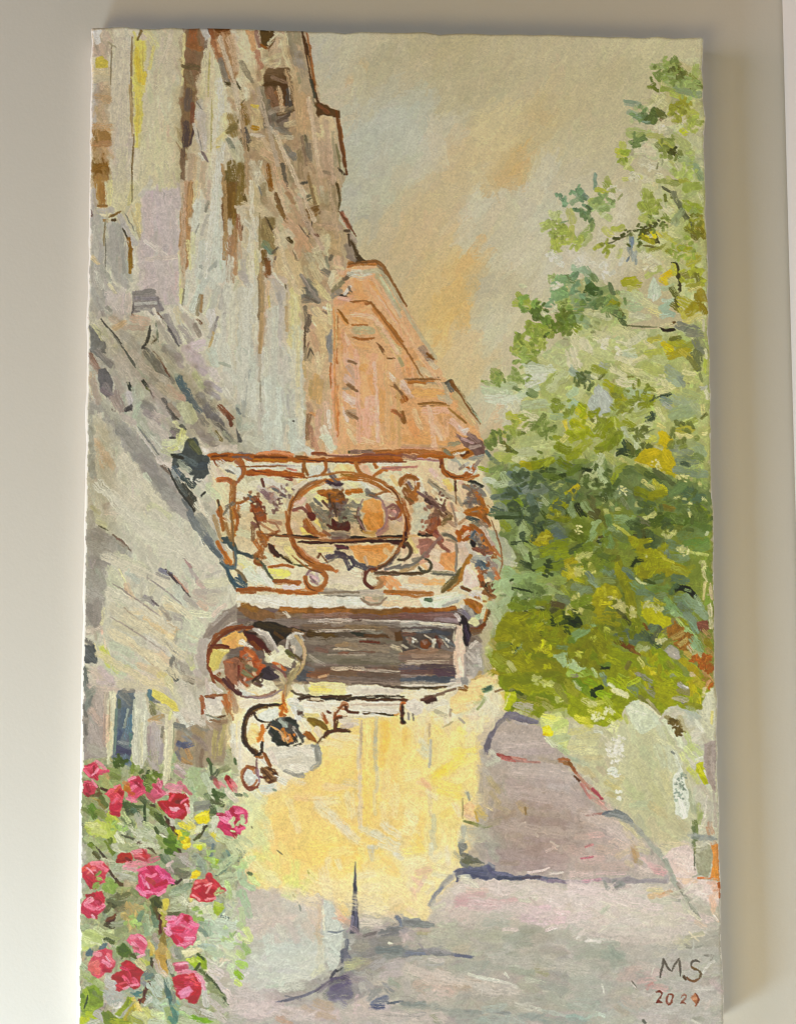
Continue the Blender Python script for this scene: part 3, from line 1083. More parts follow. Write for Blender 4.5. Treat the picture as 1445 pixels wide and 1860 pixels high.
s ccc4b4 10 4,62 20,72
s c8bfa0 9 40,62 60,74
L T
s 7c9080 3 24,0 24,6
s 8b9a84 4 6,10 12,16
s 6f8470 4 12,8 17,14
s 84946f 5 4,18 12,14
s a0a23c 5 26,7 34,8
s 8a9446 6 34,2 40,7
s 9aa552 8 22,18 32,22
s 9aa872 7 28,24 38,20
s 8f9e60 8 20,22 28,16
s a3ab6e 6 30,28 36,32
s 5f7a54 4 6,24 16,28
s 6f8a68 3.6 14,20 20,24
s 7a8c5a 4 18,30 22,38
s a4a460 7 2,26 4,34
s 98a04a 6 0,42 4,50
s a8a858 5 2,52 4,40
s 8c9a56 7 10,50 20,40
s a0a66a 5 14,54 20,48
s 7a8a50 3 20,42 22,34
s b8b890 4 30,30 36,24
l 8a8c58 2 44,16 48,11
s 9aa050 9 68,10 72,24
s 8c9440 6 66,24 76,18
s a3a65a 8 66,32 72,34
s bcb892 8 80,10 86,22
s c4bc9c 6 82,22 90,26
d 7a8030 3 6 20 86,14 92,14 84,32 90,34
s 6a6a4c 2.4 83,5 90,9
s 7a7a60 5 92,10 98,22
s 74765c 5 98,20 104,32
s 6a6c54 3 104,30 108,38
s 9aa282 7 100,26 94,36
s 98a350 8 104,6 114,4
s 9aa43c 8 104,20 116,24
s a6ab78 6 110,10 104,14
s c4c0a0 4 116,12 118,16
s 9aa86a 6 110,26 116,30
s a89a3c 4 117,30 118,44
s 8c7c20 6 114,40 119,48
s 7a7430 5 106,44 112,48
d 4c4c28 1.8 3.4 0 80,34 84,36 76,36 72,38 68,40 66,42
d 4a5020 3 6 -20 48,46 54,44 60,43 66,43 70,42 76,39 42,50
s 57541e 5 66,46 74,42
s 5a5826 4 68,50 78,52
l 5c5a30 1.4 28,54 38,54 46,49 56,46
l 4a481e 2 70,36 76,44 80,54
s c8b828 4 66,47 70,49
s d0b81c 4 74,44 76,48
s c0b040 3 78,44 82,48
s 8f8a20 4 64,48 74,53
l 6a6430 2 66,56 80,58
s 8a8a3c 4 72,60 86,56
s b4b264 6 32,42 38,46
s a0a448 5 40,42 48,40
s a2a442 5 24,58 30,56
s b0b070 4 46,60 44,66
s aaa850 3 36,62 34,66
s 70808a 4 56,50 55,58
s 868e94 4.5 54,58 58,66
s 9aa0a2 4 60,62 58,68
l 6e7a82 2 54,66 52,70
s 84909a 2 60,68 60,72
s c6c6c0 4 48,68 46,72
s c4c290 5 84,44 92,42
s b4b04c 6 86,48 94,52
s a8ad72 7 96,50 104,46
s a8a828 6 98,58 106,60
s b9b878 7 88,56 84,60
s 8e8c30 5 88,60 94,64
s c4c096 5 98,48 90,46
s c0ba70 6 104,66 112,64
s b0a83c 7 106,72 114,68
s c4ba90 5 94,64 100,70
s 7c7428 4 116,46 110,44
s c6c0a0 8 66,64 78,72
s bfb88e 8 80,64 88,70
l 3c3416 2.4 91,71 95,72 97,78 98,86 99,96
d 4a4420 2 4 60 96,80 97,84 98,90 98,94
s d0b010 6 84,84 90,80
s cdb428 5 82,86 86,88
s b8b23c 5 92,74 94,80
s a3a020 7 50,88 58,86
s 9c9a2c 6 50,90 62,90
s b4b060 5 54,94 60,95
s a8ac60 6 70,82 80,76
F b8c0ac 75,84 81,92 83,100 78,104 70,102 71,92
s bec6b4 5 76,88 76,102
s c4cab8 3 76,86 74,94
s a6b090 5 84,94 92,92
s b4ba98 7 48,98 58,102
s a8b490 8 50,108 62,110
s b9bb90 8 60,98 68,106
s c3bd90 7 68,106 78,112
s c8bc82 5 72,112 80,116
s 9ab0a4 6 82,112 90,106
s 93a8a0 5 86,114 92,116
s b2c0b8 4 84,104 92,104
s aabab0 4 82,118 90,116
s 6a6a30 6 92,94 96,100
s 7a7424 5 92,108 98,112
s 5f5a24 3 94,104 96,108
s a8a030 9 100,104 110,110
s 9a8a1c 9 106,114 116,106
s 8c7a18 6 114,100 119,114
s b4aa48 5 98,112 102,118
s 8a8438 7 102,84 112,80
s 78742c 6 112,78 116,88
s a09a40 7 108,92 116,90
s c8bc80 4 108,95 116,93
s 9c8a2c 6 116,96 120,104
s c0b46c 6 104,122 114,118
s b9b094 3 119,122 119,130
s 7a7a6a 8 98,126 112,130
s 84826c 7 106,132 116,134
s 8a8c60 6 116,140 120,148
F 2e2412 80,127 86,129 93,128 94,130 90,132 83,131
s 6a5228 2.5 90,124 93,123
s c8bc90 3 82,126 90,124
l 6a6a48 1.6 52,126 66,127 78,127
s b8b890 6 54,122 70,118
s c0bca0 5 56,116 66,118
s 8a9648 4 34,108 40,110
s 9c9a14 6 38,106 43,108
s 6f7c2c 4 38,112 44,108
s 9aae9c 6 6,76 14,78
s 8fa594 8 16,78 20,84
s a2b09a 8 4,92 8,100
s 3c4c20 4 18,88 20,94
s 46561c 5 16,96 20,98
s 6a7e50 6 0,84 4,86
s 7a8c60 5 22,82 24,86
s 8a9a6a 8 26,96 34,94
s 7c8e64 7 24,102 32,104
s 6a7a5a 4 37,90 40,98
s 90a07c 8 6,104 20,100
s 8a9c78 8 8,118 16,124
s 7c9070 8 10,110 24,108
s c2be98 6 16,114 34,116
s bfbca0 5 20,117 36,119
s 6c7c54 6 40,114 48,118
s 55643c 5 46,120 50,126
s 6a6a30 3 48,116 44,110
s 6a7c3c 5 2,112 6,124
s 8a9420 6 0,130 6,132
s 76842c 4 4,124 10,128
d 8f9460 2.6 4 30 20,126 24,128 22,132 26,124 28,130 20,138
s c6bf98 9 4,134 12,144
s c9c2a0 7 14,140 20,149
s c4be94 9 26,134 36,140
s bfbb8c 9 44,130 58,136
s b5b878 9 40,142 50,146
s c2be9c 7 54,142 66,134
s b0b270 7 58,146 70,144
s a8a040 5 72,138 80,136
s c4bc8c 4 68,140 78,148
s c0ac10 6 84,142 90,146
s 9c9a28 8 92,140 104,144
s 6f7030 4 90,138 98,137
s 8a8c38 8 98,148 110,142
s 7a7c64 7 112,140 116,149
T 1030 630
L T
s c8c0a0 12 4,6 6,14
s b4b57a 10 14,8 24,14
s b8ba80 8 26,4 40,10
s c3c4a0 7 46,6 56,4
s b4bca0 7 50,6 58,9
s c9c29c 6 44,10 58,13
s c8c090 5 60,12 68,9
s a8aa4c 7 70,6 80,4
s aeb27a 8 76,10 84,12
s c2b614 5 86,2 92,6
s a09220 8 90,8 104,4
s b0a23c 6 100,4 108,10
s 6c7044 8 112,6 114,18
s 7a7a3c 5 106,10 112,18
s a4ab44 3 120,12 120,22
s c9c4a0 2.6 120,2 121,10
s 7f8450 3 116,24 118,30
s 8a9030 6 23,18 32,21
s 9aa09a 5 30,15 34,17
s a2ae9a 7 4,22 10,26
s 8c9a90 5 4,20 8,24
s 6f7a58 5 10,26 18,31
s 7c8660 4 14,24 22,27
s c0be98 4 22,25 29,27
s 6a7030 3 28,28 32,24
s bcbe84 7 16,34 8,44
s 9a9e6a 5 34,16 40,18
s c8c298 6 40,20 50,26
s ccc4a0 7 46,30 58,33
s c4be88 7 50,18 62,22
s 8a8a40 2 53,26 57,26
s bebe84 9 64,26 76,30
s a8ac60 8 68,18 80,22
s b2b472 6 62,34 74,34
s 90997c 8 88,20 98,26
s 9aa58c 6 88,28 96,32
s c6c090 5 84,30 88,36
s 848e84 5 98,28 101,33
s c9c28c 5 102,22 110,24
s b4b270 6 104,28 112,30
s c9c3a4 4 120,36 122,44
s b0b0a0 3 117,36 121,34
F a8b0b0 27,33 36,41 40,46 37,58 29,62 22,60 18,51 17,47
s b0b6b4 6 26,38 32,54
s a2aaa8 5 22,48 28,58
s b4babc 4 30,40 36,46
s 9ab09a 8 4,50 10,56
s a8b890 6 2,42 8,38
s 9a9a20 7 34,32 42,38
s 94921a 7 40,40 48,46
s 8f901c 6 44,48 48,56
s 88902c 7 44,38 54,40
s 9aa672 9 52,40 62,50
s a3b088 8 56,38 68,42
s a9ae80 8 58,50 66,58
l c8c8a0 1.4 48,60 64,47
s 8f9420 7 66,44 74,46
s 7f8618 6 64,52 72,50
s 9aa058 5 58,60 70,56
s c4c080 4 76,38 84,40
s c6bf88 5 80,40 92,36
l 55603c 1.6 72,48 80,43
s 3e4a38 3 82,43 90,41
s 7a8a84 6 83,46 88,48
s 9aa098 5 84,50 90,54
s 96a080 12 96,46 106,52
s 8f9c72 12 94,60 108,56
s 9aa26c 8 104,40 112,44
s a0a67c 8 110,50 116,58
s 8e9644 5 104,68 112,64
s c4bc7c 4 118,52 119,58
s 6a6c34 3 118,62 121,58
s a8a038 6 96,74 108,72
s c8be84 4 94,76 106,79
s 5a6a4c 4 70,62 76,60
s 3c4c38 3 73,58 75,63
s 46543a 3 69,66 73,64
s c4c08c 4 78,54 84,64
s c9bf78 4 80,68 84,70
s b4ac18 7 10,56 14,60
s a8a618 9 6,66 16,72
s 9aa020 9 4,80 14,76
s 969c30 8 8,90 18,84
s 8e9620 7 2,96 10,92
s a3a830 4 4,74 16,73
s bdbc68 4 18,66 24,70
s c4c090 5 24,64 34,62
s 6a6c2c 3 19,61 22,65
d c4bd84 3 5 -50 26,70 30,68 22,78 26,76 30,72
s 848c14 10 30,76 38,66
s 8a9220 9 28,90 40,80
s 98a030 7 40,64 46,70
s 8a9020 6 50,66 58,70
s 7c8a1c 8 36,88 44,78
l b4b860 1.6 41,62 42,76
s b0b698 5 48,72 52,78
s c3c490 6 60,72 72,68
s c9caa4 5 62,76 70,78
s b8c090 5 56,78 62,86
s c0c6a4 4 60,80 60,88
l 6f7848 1.4 60,74 72,70
l 7a8250 1.2 64,78 76,72
s b8b650 5 70,84 76,80
s 48583c 6 50,84 54,90
s 40502c 5 46,92 56,94
s 5a7028 6 56,94 62,92
s 3a4a34 4 44,94 54,86
F c4ac0c 80,73 86,74 92,82 91,90 95,105 90,112 76,106 60,102 58,99 66,90 74,86 80,84
s c8b018 6 82,76 90,84
s cfb420 4 66,96 80,92
s bca808 6 76,100 88,96
s c8b020 5 82,92 90,102
s b4a410 4 84,108 94,112
s a8a468 4 74,86 82,88
s c4c090 2.4 76,87 82,90
s c2b870 3 60,102 70,105
s 8a927c 9 94,88 104,92
s 7f8c78 9 98,100 112,100
s 88968a 8 96,108 110,110
s 93a07c 9 112,86 118,94
s 7c8a50 7 112,96 118,98
s 50604c 4 100,102 106,103
s 8c9a8c 8 112,110 120,112
s 9aa06c 7 96,82 112,84
d c8be80 3.4 5 30 48,99 52,102 80,106 84,110 96,114 100,78 106,78 108,116 116,120 120,76
l c4c4a0 1.6 42,92 40,106
s b2b268 6 34,94 40,100
s c0c4a0 7 30,96 24,108
s bcc6a0 6 28,108 32,116
s 30401c 4 10,106 18,108
s 2a3618 3 14,110 20,108
s 6a7c2c 6 2,110 10,104
s 7c8a3c 5 6,100 16,100
s c4c6a0 5 16,112 24,114
s a8b480 7 14,118 24,122
s b0b888 6 22,120 32,122
s 567050 4 0,116 6,118
s c8b020 5 2,128 8,122
s c0b430 4 4,132 6,126
s a0a830 5 42,112 40,118
s 98a040 6 44,108 50,104
s 6f7f4c 8 52,108 66,110
s 7c8640 7 62,106 70,112
s 5a6a38 6 70,112 82,116
s 646c44 5 76,108 92,120
s c9c080 4 66,118 74,124
s c2b83c 5 76,118 80,126
s c8bc28 4 82,122 86,126
s 8c9010 9 62,126 72,132
s 989414 8 74,130 84,128
s 7c881c 7 66,138 74,142
s 889440 7 80,136 88,140
s 8c9a8a 6 46,124 54,128
s 8f967c 5 48,134 52,140
s 7c9068 8 56,134 60,144
s 92a084 7 30,130 44,128
s 5c7458 9 98,124 110,128
s 607860 8 104,134 118,132
s 78905c 7 92,128 100,122
d ccc88c 4 6 20 96,132 102,134 106,138 62,138 72,142 30,134 38,138 44,142 34,144 120,134 108,144
s 8a7a30 5 82,140 92,142
s 2a3018 5 8,138 12,146
s 34401e 3 12,144 16,148
s 7c7a50 6 20,132 24,144
s 6a6438 6 26,144 30,148
s 98a888 6 0,136 6,148
s a4b490 6 14,138 22,148
s 80901c 7 114,142 122,148
s a3b090 5 106,144 112,149
T 730 630
L T
s a0a468 7 100,2 112,6
s 8c9640 5 104,8 110,2
s 98a05c 5 112,10 118,6
s 8a9440 4 114,10 120,14
s b4b47c 6 122,12 136,18
s a8b090 7 108,14 120,18
L P
F d09c68 0,0 10,0 18,14 30,30 40,32 60,62 72,84 66,92 0,92
s d8a278 6 4,10 8,26
s cf925c 4 5,12 6,24
s b8a078 5 14,14 18,28
s c4b08a 5 18,20 28,26
s c0b090 4 22,12 30,18
s 8a7464 5 16,2 22,10
s 9a8068 4 18,0 26,12
F 84521e 20,9 27,6 28,10
s 7f4f1c 2.4 22,6 27,11
l 9a7a58 3 2,28 16,29 32,27
s a5682c 3.4 6,31 18,31 28,30
s a89070 2.5 22,32 36,32
s d4a05c 8 12,40 34,42
s c8a878 4 12,34 36,35
s b0a080 4 38,34 40,46
s b8a888 6 34,44 42,48
l 8f5e28 2.2 14,50 26,49 38,50
l a87a48 1.4 16,52 34,51
s 6a6a60 4 40,32 43,38
s 5a5444 2.4 38,32 42,29
l 7a4a1c 3.4 42,30 47,37 54,44
l 5f5a40 2.6 54,46 60,54 66,62
s b4a070 6 46,42 56,56
s c0a878 5 50,54 62,66
s aa9a70 3 48,36 60,56
s a8ac8a 3 62,58 68,66
s 9c7034 1.8 41,54 48,60 56,66
s c9a27a 3 40,56 54,68
s d8a478 10 22,60 34,74
s d09058 7 8,66 14,82
s d8b284 5 10,56 16,70
s dba88a 6 20,56 38,56
s d49c60 7 18,78 36,84
s d6a87c 5 30,66 36,80
s d8b090 4 28,70 34,80
s d9b09a 6 44,66 54,74
s d5c0b0 3 50,70 56,76
s c99458 6 2,80 22,86
s cf9c68 5 38,74 46,84
s b8926a 3 0,86 40,88
s 98501c 4 0,42 3,46
s c4a48c 3.5 0,34 8,44
s d0b4a0 3 0,30 6,40
s 8a5a28 4 0,58 2,66
L T
s 8c9450 7 80,22 86,27
s 98a050 6 79,26 84,30
s 7a8a40 3 70,30 74,31
s a4ac74 5 74,32 86,34
s 8f9a5c 5 98,22 104,28
s 98a264 8 96,30 108,26
s aab488 6 88,34 98,34
s 6c7c48 3 98,36 103,38
s b4bc98 9 72,38 92,40
s c4c8b2 9 76,46 100,46
s c6c8b8 9 110,30 122,26
s c0c4ac 9 112,20 130,20
s b2bc9c 7 104,42 118,36
s 55683a 4 110,40 116,43
s 7c8c58 6 116,42 112,38
s a0a860 8 124,40 132,44
s 8c9a40 5 128,30 134,26
s 98a05c 5 122,36 128,30
s b4b88a 9 130,36 142,24
s a8b088 8 108,52 124,50
s aab484 8 130,54 142,50
s 94a478 7 132,60 144,62
s a8aa3c 7 94,60 104,62
s b4b048 6 98,66 104,64
s a2a848 5 92,72 100,70
s c9c49c 8 106,60 116,62
s c6bc94 8 110,68 104,72
s 7c8848 6 112,68 120,68
s 6f7c3c 4 118,66 124,60
s 8a9450 5 122,70 118,74
s a0a868 10 126,72 136,70
s a2aa70 10 108,84 124,80
s b0b488 8 100,92 116,92
s b8bc80 9 118,86 132,84
s a4aa6c 7 96,76 106,80
s a8a84c 5 84,74 90,78
s 98a048 5 78,80 82,76
s 8c9448 6 74,84 80,80
s 6f7c44 4 76,88 72,84
s 5c6430 5 90,88 96,92
s 6a6a2c 4 88,84 92,90
s c4c090 5 80,86 88,88
s a8ac58 8 84,96 94,98
s 9aa450 6 90,100 98,94
s c4c494 6 98,98 108,100
d 6c7a30 3 5 0 120,92 116,98 98,92 104,76
s b0a420 5 104,102 112,104
s a09a10 7 100,106 114,104
s 8a900c 7 116,104 130,100
s 98a030 5 130,98 124,106
s 7c8618 8 136,88 144,90
s 6f7c0c 7 138,100 144,104
s 889028 6 134,80 140,82
s c8b640 3 142,66 144,72
s c4bc70 5 140,82 144,78
s 7c8a44 5 100,104 96,108
s 8a9c20 4 68,106 76,108
s 7a8a50 5 78,108 86,106
s 9aa868 5 84,110 80,116
s a8b690 6 88,112 94,120
s 5a6a60 3 74,92 78,98
s 7c8660 4 78,98 84,102
s c0c8b8 5 72,116 80,118
s b4bea4 6 82,122 90,120
s 6f8080 6 94,112 104,114
s 7c8a84 7 96,120 108,116
s 8fa088 7 100,108 108,110
s 56684a 6 116,112 124,116
s 48582c 5 122,108 132,108
s 3c4c24 4 132,116 142,112
s 6a7c30 5 126,112 138,116
s 98a478 6 112,122 120,122
s b4b878 6 128,124 138,120
s 5c6c38 5 126,124 132,128
L K
s b8bec0 3.5 74,124 80,134
s a8aeb0 4 72,120 76,126
L T
s 74848a 6 80,132 92,130
s 687a78 7 92,128 110,124
s 8694a0 7 108,126 122,124
s 7a8a90 7 118,130 126,124
s 56684c 6 96,140 108,136
s 7c8c3c 6 90,136 100,138
s 80942c 4 98,132 104,138
s 98a4a8 5 112,136 120,138
s 6a7c74 7 112,132 116,142
s 8a9aa0 6 84,138 90,142
s 5c6c60 6 80,142 90,146
s 4a5c34 5 96,144 104,146
s 90a080 5 106,142 112,146
s a8b090 5 122,132 126,136
F a4a41c 127,146 132,134 144,126 145,140 134,149 127,149
s b4b028 5 130,142 142,130
s 98980c 4 132,148 144,138
s 8a9418 4 128,148 134,140
s 50601c 4 122,144 126,149
s 485824 4 140,142 144,148
T 730 330
L T
k 98a058 5 9 3.4 128,38 134,34 130,42 140,46
k 9fa64c 4.5 8 3 134,52 140,54 134,60 142,42
k 6f8a68 2.5 4 2.6 136,11 140,15 143,20
k b0b47c 4 4 3.5 132,29 136,30
l 7a8a60 1.6 138,36 145,34
s 9aa244 8 100,106 112,108
s 8f9a38 6 102,99 108,104
k 9aa858 4 8 3 120,108 119,113
k 7c9470 3.6 6 2.6 127,108 133,104
s 56683a 3.4 115,107 119,116 128,127
s 5a7030 3 115,118 121,120
s 8a9a34 8 112,125 124,128
k 8a9440 6 14 3.2 118,134 128,130 112,130
k 98a04a 5 12 3 104,142 112,144 100,146 122,142
s 8f9a40 5 103,138 108,133
l 4c5426 2.6 124,136 128,132
k 7c9868 5 8 4 138,88 141,96 136,98
k 9aa468 2.6 5 2.2 131,82 130,86
s 86a078 8 134,92 143,88
k 76843c 5 12 3 140,124 144,130 138,116
k 6c7830 4 8 3 140,110 136,128 144,118
k 9aa860 3 5 2.5 144,106 138,108
L K
k c4c29c 3 4 3 132,112 126,116 104,92
k c9c6b0 4 4 4 138,70 130,66
T 130 630
L W
f b2aea0 14,0 60,0 100,60 110,95 78,100 50,60 30,40 14,30
f 9c9890 16,40 40,60 78,98 110,145 90,145 55,108 36,78 16,60
f c6c0a8 14,60 30,66 55,100 75,130 92,150 11,150
s 7c7a74 5 18,2 34,16
s 908a86 5 24,4 36,18
f b6ad9c 34,4 48,2 56,18 50,30 42,30 36,14
s bdb4a6 9 40,8 50,26
s c2b8ac 8 54,6 66,20
s a8a294 6 36,22 44,36
s 8a6c5a 5 17,8 22,18
s 9c8272 5 18,14 24,22
y b8a080 6 18,24 20,44
s a49484 6 19,30 24,48
F 6e6a68 23,20 29,18 35,28 36,38 32,44 27,40 23,30
s 827a76 5 30,34 36,44
s 7a6e6e 4 28,38 34,42
s a69a8c 5 38,28 44,38
s b2a698 6 56,22 66,34
l 5f6258 1.6 46,2 52,12 56,18
s 6c6c60 2.4 50,9 55,16
l 4c4844 2 62,0 66,2
s 84847c 6 66,4 80,24
s 8e8a84 5 74,14 88,30
l 7a5440 1.6 70,2 78,12 86,26
s bdbaa6 5 72,2 86,18
s b4b4a2 4 84,16 92,26
s c5bdb0 6 66,22 80,28 88,38
s c0b6a4 5 62,16 74,24
s a9a294 3 70,24 78,34
s 9c9790 9 84,2 92,10
s a59a98 6 92,8 96,16
s bdaeb2 9 100,2 108,14
s b4a6a8 8 108,8 118,20
s a89ca2 5 110,18 116,22
s c5bcb8 6 122,20 128,28
s b8c0b8 8 122,4 126,14
s c3c4b8 9 134,2 140,30
s 9ca090 3 130,14 138,17
s bfb9a8 6 134,24 140,40
s 9aa6a0 5 92,26 96,32
s 617a84 6 94,28 104,46
s 6a7a80 5 98,38 108,52
s 747e80 5 104,46 112,56
s bfc294 5 108,24 114,34
s b2b594 4 112,32 118,38
s a8a2b0 5 118,32 130,38
s 9a949c 5 118,38 128,44
s c8c4b4 6 134,38 144,52
s 8e8a86 9 112,44 124,58
s 807c7e 8 118,54 130,70
s 7e7a78 6 126,62 138,80
s 8a5438 5 130,52 140,62
s 7c4a34 3.4 136,58 140,68
s 928e8a 5 108,58 118,68
s a39a92 9 108,68 118,80
s 9a9088 7 114,78 128,86
s b4ae9e 5 124,66 134,74
s 75726c 3 128,68 138,78
s 8a7c48 3 126,74 132,82
s b2b4aa 4 124,76 128,82
s a8ac98 5 134,76 144,86
s c4bcac 4 128,84 138,86
l 3c3f36 3 49,31 54,38
s 3a4038 2.6 50,32 52,37
s 41453a 3 63,30 68,37
s 6a6a40 2.4 66,36 69,39
l 7a6a64 2 69,38 72,46
s b4b8a6 6 58,34 60,46
s aab0a4 4 54,36 56,48
s b9b4bc 5 50,40 52,50
s bdc0a8 3.4 62,40 62,48 56,54 56,62
s a6b0a0 5 60,50 56,60 60,72
s 5b5654 3.6 48,55 54,51
s 4e4a48 3 48,55 52,54
s 6a5a50 2 36,55 38,56
s 8f7f76 6 40,40 44,54
s a09084 5 36,44 40,52
s b4a89c 6 44,60 54,66
s 86827e 8 64,50 74,60
s 93898a 6 66,58 76,66
s b2a8a4 7 72,44 84,58
s baafa6 6 70,36 80,46
s 77726e 3.4 80,46 86,54
s 6a645e 4 84,52 90,62
l 5f5a50 2 88,58 94,64
s a2907e 4 86,50 94,60
s c8b09a 6 84,36 98,44
s c9aa98 4 90,42 98,46
s c4b8a0 6 76,34 90,44
F c6c8a6 92,50 102,47 108,56 111,63 106,68 100,66 96,60
s cdcfae 4 97,50 103,62
s c5c69e 4 104,52 108,64
s b9aca0 8 74,60 86,68
s bab0a4 8 70,68 82,78
s a8a48e 4 84,64 90,72
s d3d3a2 4 90,66 100,74
s 66665c 3 96,69 100,72
s 7a766c 3.6 88,72 94,74
l 4c4844 2.4 86,79 92,80
s 8b7f84 4 88,74 93,79
s c5c68c 4 94,76 92,88
s cdcc84 5 98,74 94,86 86,90
s d4d49c 5 100,80 98,92
s c9cca0 7 82,84 90,84
s b7b893 5 80,90 88,94
s d0d0b0 5 96,88 100,92
s a2a490 7 60,64 68,76
s b7b8ac 3 62,66 70,78 78,88
l 7a7a74 1.8 58,70 66,80 76,94
l c8c4bc 1.4 54,68 64,82 74,96
l 8f8f88 2 60,80 70,94
s 8b8983 8 42,72 54,86
s 95918a 9 52,82 66,96
s 8d8884 8 58,96 72,106
s 918c8a 8 66,106 80,118
s 8a8780 8 74,116 88,130
s 9a9894 8 82,126 98,142
s a09a94 8 88,138 104,149
s c5bbb0 5 76,99 86,106
y d0c4b8 3 76,100 86,102
s 766658 4 80,104 86,110
s b9beac 4 64,112 68,117
l cfcab8 1.6 54,108 57,105
s c9b596 6 22,82 30,96
y d0b590 7 20,84 28,104
s c6b090 6 30,94 36,106
s bcb49a 8 22,66 34,80
s b0ab98 6 34,70 38,84
s a9a694 8 30,50 40,62
s 9a9a90 5 16,62 17,90
s 9b9b92 6 17,96 18,112
s c2bba4 9 30,110 44,130
s cbc3ac 10 44,98 60,120
s c9c1aa 10 40,124 60,140
s cdc6ac 8 64,120 78,138
s c5c49c 8 70,140 84,149
s b8b6a0 4 22,118 32,126
y c5c8bc 5 17,122 22,138
s b7aa98 5 28,140 40,136
s d0c4b0 5 30,144 44,146
s bcb78c 4 18,140 24,146
L R
F 4f5450 88,95 96,92 102,80 108,79 112,86 114,93 120,96 122,108 113,118 108,122 104,112 98,104 88,106
s 57583a 5 104,82 110,90
s 6a6c48 4 106,84 112,92
s 4a5256 6 106,104 118,104
s 5e6866 5 96,96 108,102
s a2a694 5 96,103 103,108
s 8a9084 4 94,100 100,104
s 5a666c 5 90,106 98,116
s 8b95a0 3 88,109 93,116
s 44504c 5 98,114 106,122
s 3f4038 5 98,122 108,134
s 4a4438 4 102,132 108,142
s 5b605a 4 92,116 100,130
s 6a6e6c 4 98,134 106,146
F d0d0c0 104,113 107,113 107,118 104,117
s 35322a 3 88,95 97,97
l 3a3a34 2 85,106 92,122 102,136 108,143
L W
F d7cec4 114,88 144,86 145,92 115,92
L R
F 8f4c16 119,94 145,93 145,100 135,101 128,106 124,101
s 6a3a14 2.4 122,95.5 144,95
s a8601e 3 122,98 144,98
s d2c6ae 7 122,104 126,112
s c8c2ae 6 130,102 140,108
s d8cdb4 4 134,106 144,110
l 6a6660 2.4 135,108 143,111
s d0bca4 4 128,108 134,116
s b0622c 4.5 129,117 136,116 142,120
s c4c0b0 6 112,118 122,124
s bcbca8 7 110,126 120,132
s c6cca4 6 120,122 128,132
s d4cfa6 7 130,122 138,136
s c9c5b0 5 110,138 118,146
s aeaa98 5 117,138 124,146
s d2c8b0 4 112,134 116,148
s 3c3a34 2 114,130 117,127
s a5682a 4 141,118 140,136
s b07230 4 142,134 142,149
s a65c20 5 130,144 135,149
s 6a4a2a 2 128,134 130,140
l 4a4438 1.6 129,135 130,146
s 7a7060 3 136,140 142,136
s b4b4b0 3 136,142 138,149
T 430 630
L W
f bfbdac 0,0 58,0 62,92 0,92
s b9bdb2 9 10,4 12,26
s c4c2b4 8 4,6 4,30
s a89c86 3 20,0 19,16
s b2a892 2.4 21,16 20,30
l 8f8670 1.6 21,30 21,58
s c6c3ac 5 26,2 26,24
s b9b3a4 7 36,4 38,22
s bcb6a6 6 42,10 44,30
s c6bfa4 6 50,4 50,34
s c9bfa0 5 54,24 54,60
s cdc39c 3 54,50 55,60
s 9ba09e 5 10,22 6,50
s a4a8a6 4 7,40 6,60
s c6c8be 7 14,30 13,60
s b4aea0 5 21,52 21,72
s c5cbc4 9 30,30 30,56
s c4cbc6 9 36,40 34,66
s b7b7b0 4 40,40 44,60
s a8a6a0 2 45,42 45,54
s c0c6c0 8 28,60 26,86
s c6ccc4 7 36,58 36,84
s bdc4bc 7 48,66 50,88
s c6bda4 4 44,70 43,88
s c9c3a8 5 56,56 57,76
s c8cabc 8 10,80 22,86
s d0d0c4 3 3,84 12,72
s bcc4ba 6 4,72 12,68
s a3aca8 4 1,52 2,70
s 7f8890 2.4 0,54 3,58
F 6a6a66 0,72 3,77 4,83 0,84
s c8cec8 6 54,84 64,92
s 4a4438 1.2 49,65 50,65
L P
f c3a67e 58,0 84,0 90,90 62,92
s 8f7e60 3 60,2 60,14
s 9a8868 4 64,2 64,14
l 5f5240 1.6 62,10 64,2 68,8
s cbb790 5 70,6 72,20
s c9b488 5 76,8 72,24
s b09868 3 59,14 60,26
s c6ae84 6 62,16 66,20
s b9945c 6 70,26 67,44
s c09c64 5 74,30 72,48
s a58a58 3 65,30 64,42
s a3866a 4 62,50 66,60
s c28a54 3 64,58 68,60
s 8c6a4a 4 63,60 62,80
s a2765c 4 64,70 66,86
s c09a80 5 72,56 70,80
s c8a88c 5 78,50 80,80
s d4c8b4 3 80,56 81,70
s d2c8b0 6 76,72 82,90
s c8ccb4 6 76,78 84,88
s b8886a 4 68,80 70,90
s 8b8880 3 82,0 82,12
l b0622c 1.6 82,14 82,36
s d89c78 4 85,16 85,44
s cf9064 4 85,40 86,60
s e0bca0 3 86,4 86,14
s b06c38 2.6 89,2 88,14
s c07c44 3 88,34 89,60
s c4763c 2.4 88,58 88,78
s d8a888 4 85,60 86,84
f d2a272 90,0 135,0 144,36 144,90 88,90
s d9a988 6 95,4 96,14
s d8a070 6 100,2 104,8
s c09a84 4 97,12 104,14
s b99a84 6 98,18 104,26
s c8aa98 7 96,28 100,32
s 8f6a40 3 97,33 105,38
l 7a5528 1.6 96,33 108,40
s 9a8a70 3 94,36 97,36
s d4b6a4 6 94,42 104,48
s d8bca8 5 97,46 106,52
s 9c8060 6 98,58 106,62
s b09274 4 100,56 108,60
l 8a6a44 2 104,62 108,66
s d8c0ae 4 92,54 96,64
s d6b084 5 96,68 104,74
s cdb48a 4 98,74 104,84
s dba874 7 112,14 112,44
s cd9858 6 110,18 118,24
s d49a62 7 118,28 122,40
s e0ac94 9 116,46 118,64
s dfa88c 8 112,58 114,76
s d8a27c 6 120,8 116,22
s d3a070 6 126,14 128,40
s d09a5c 6 126,40 126,64
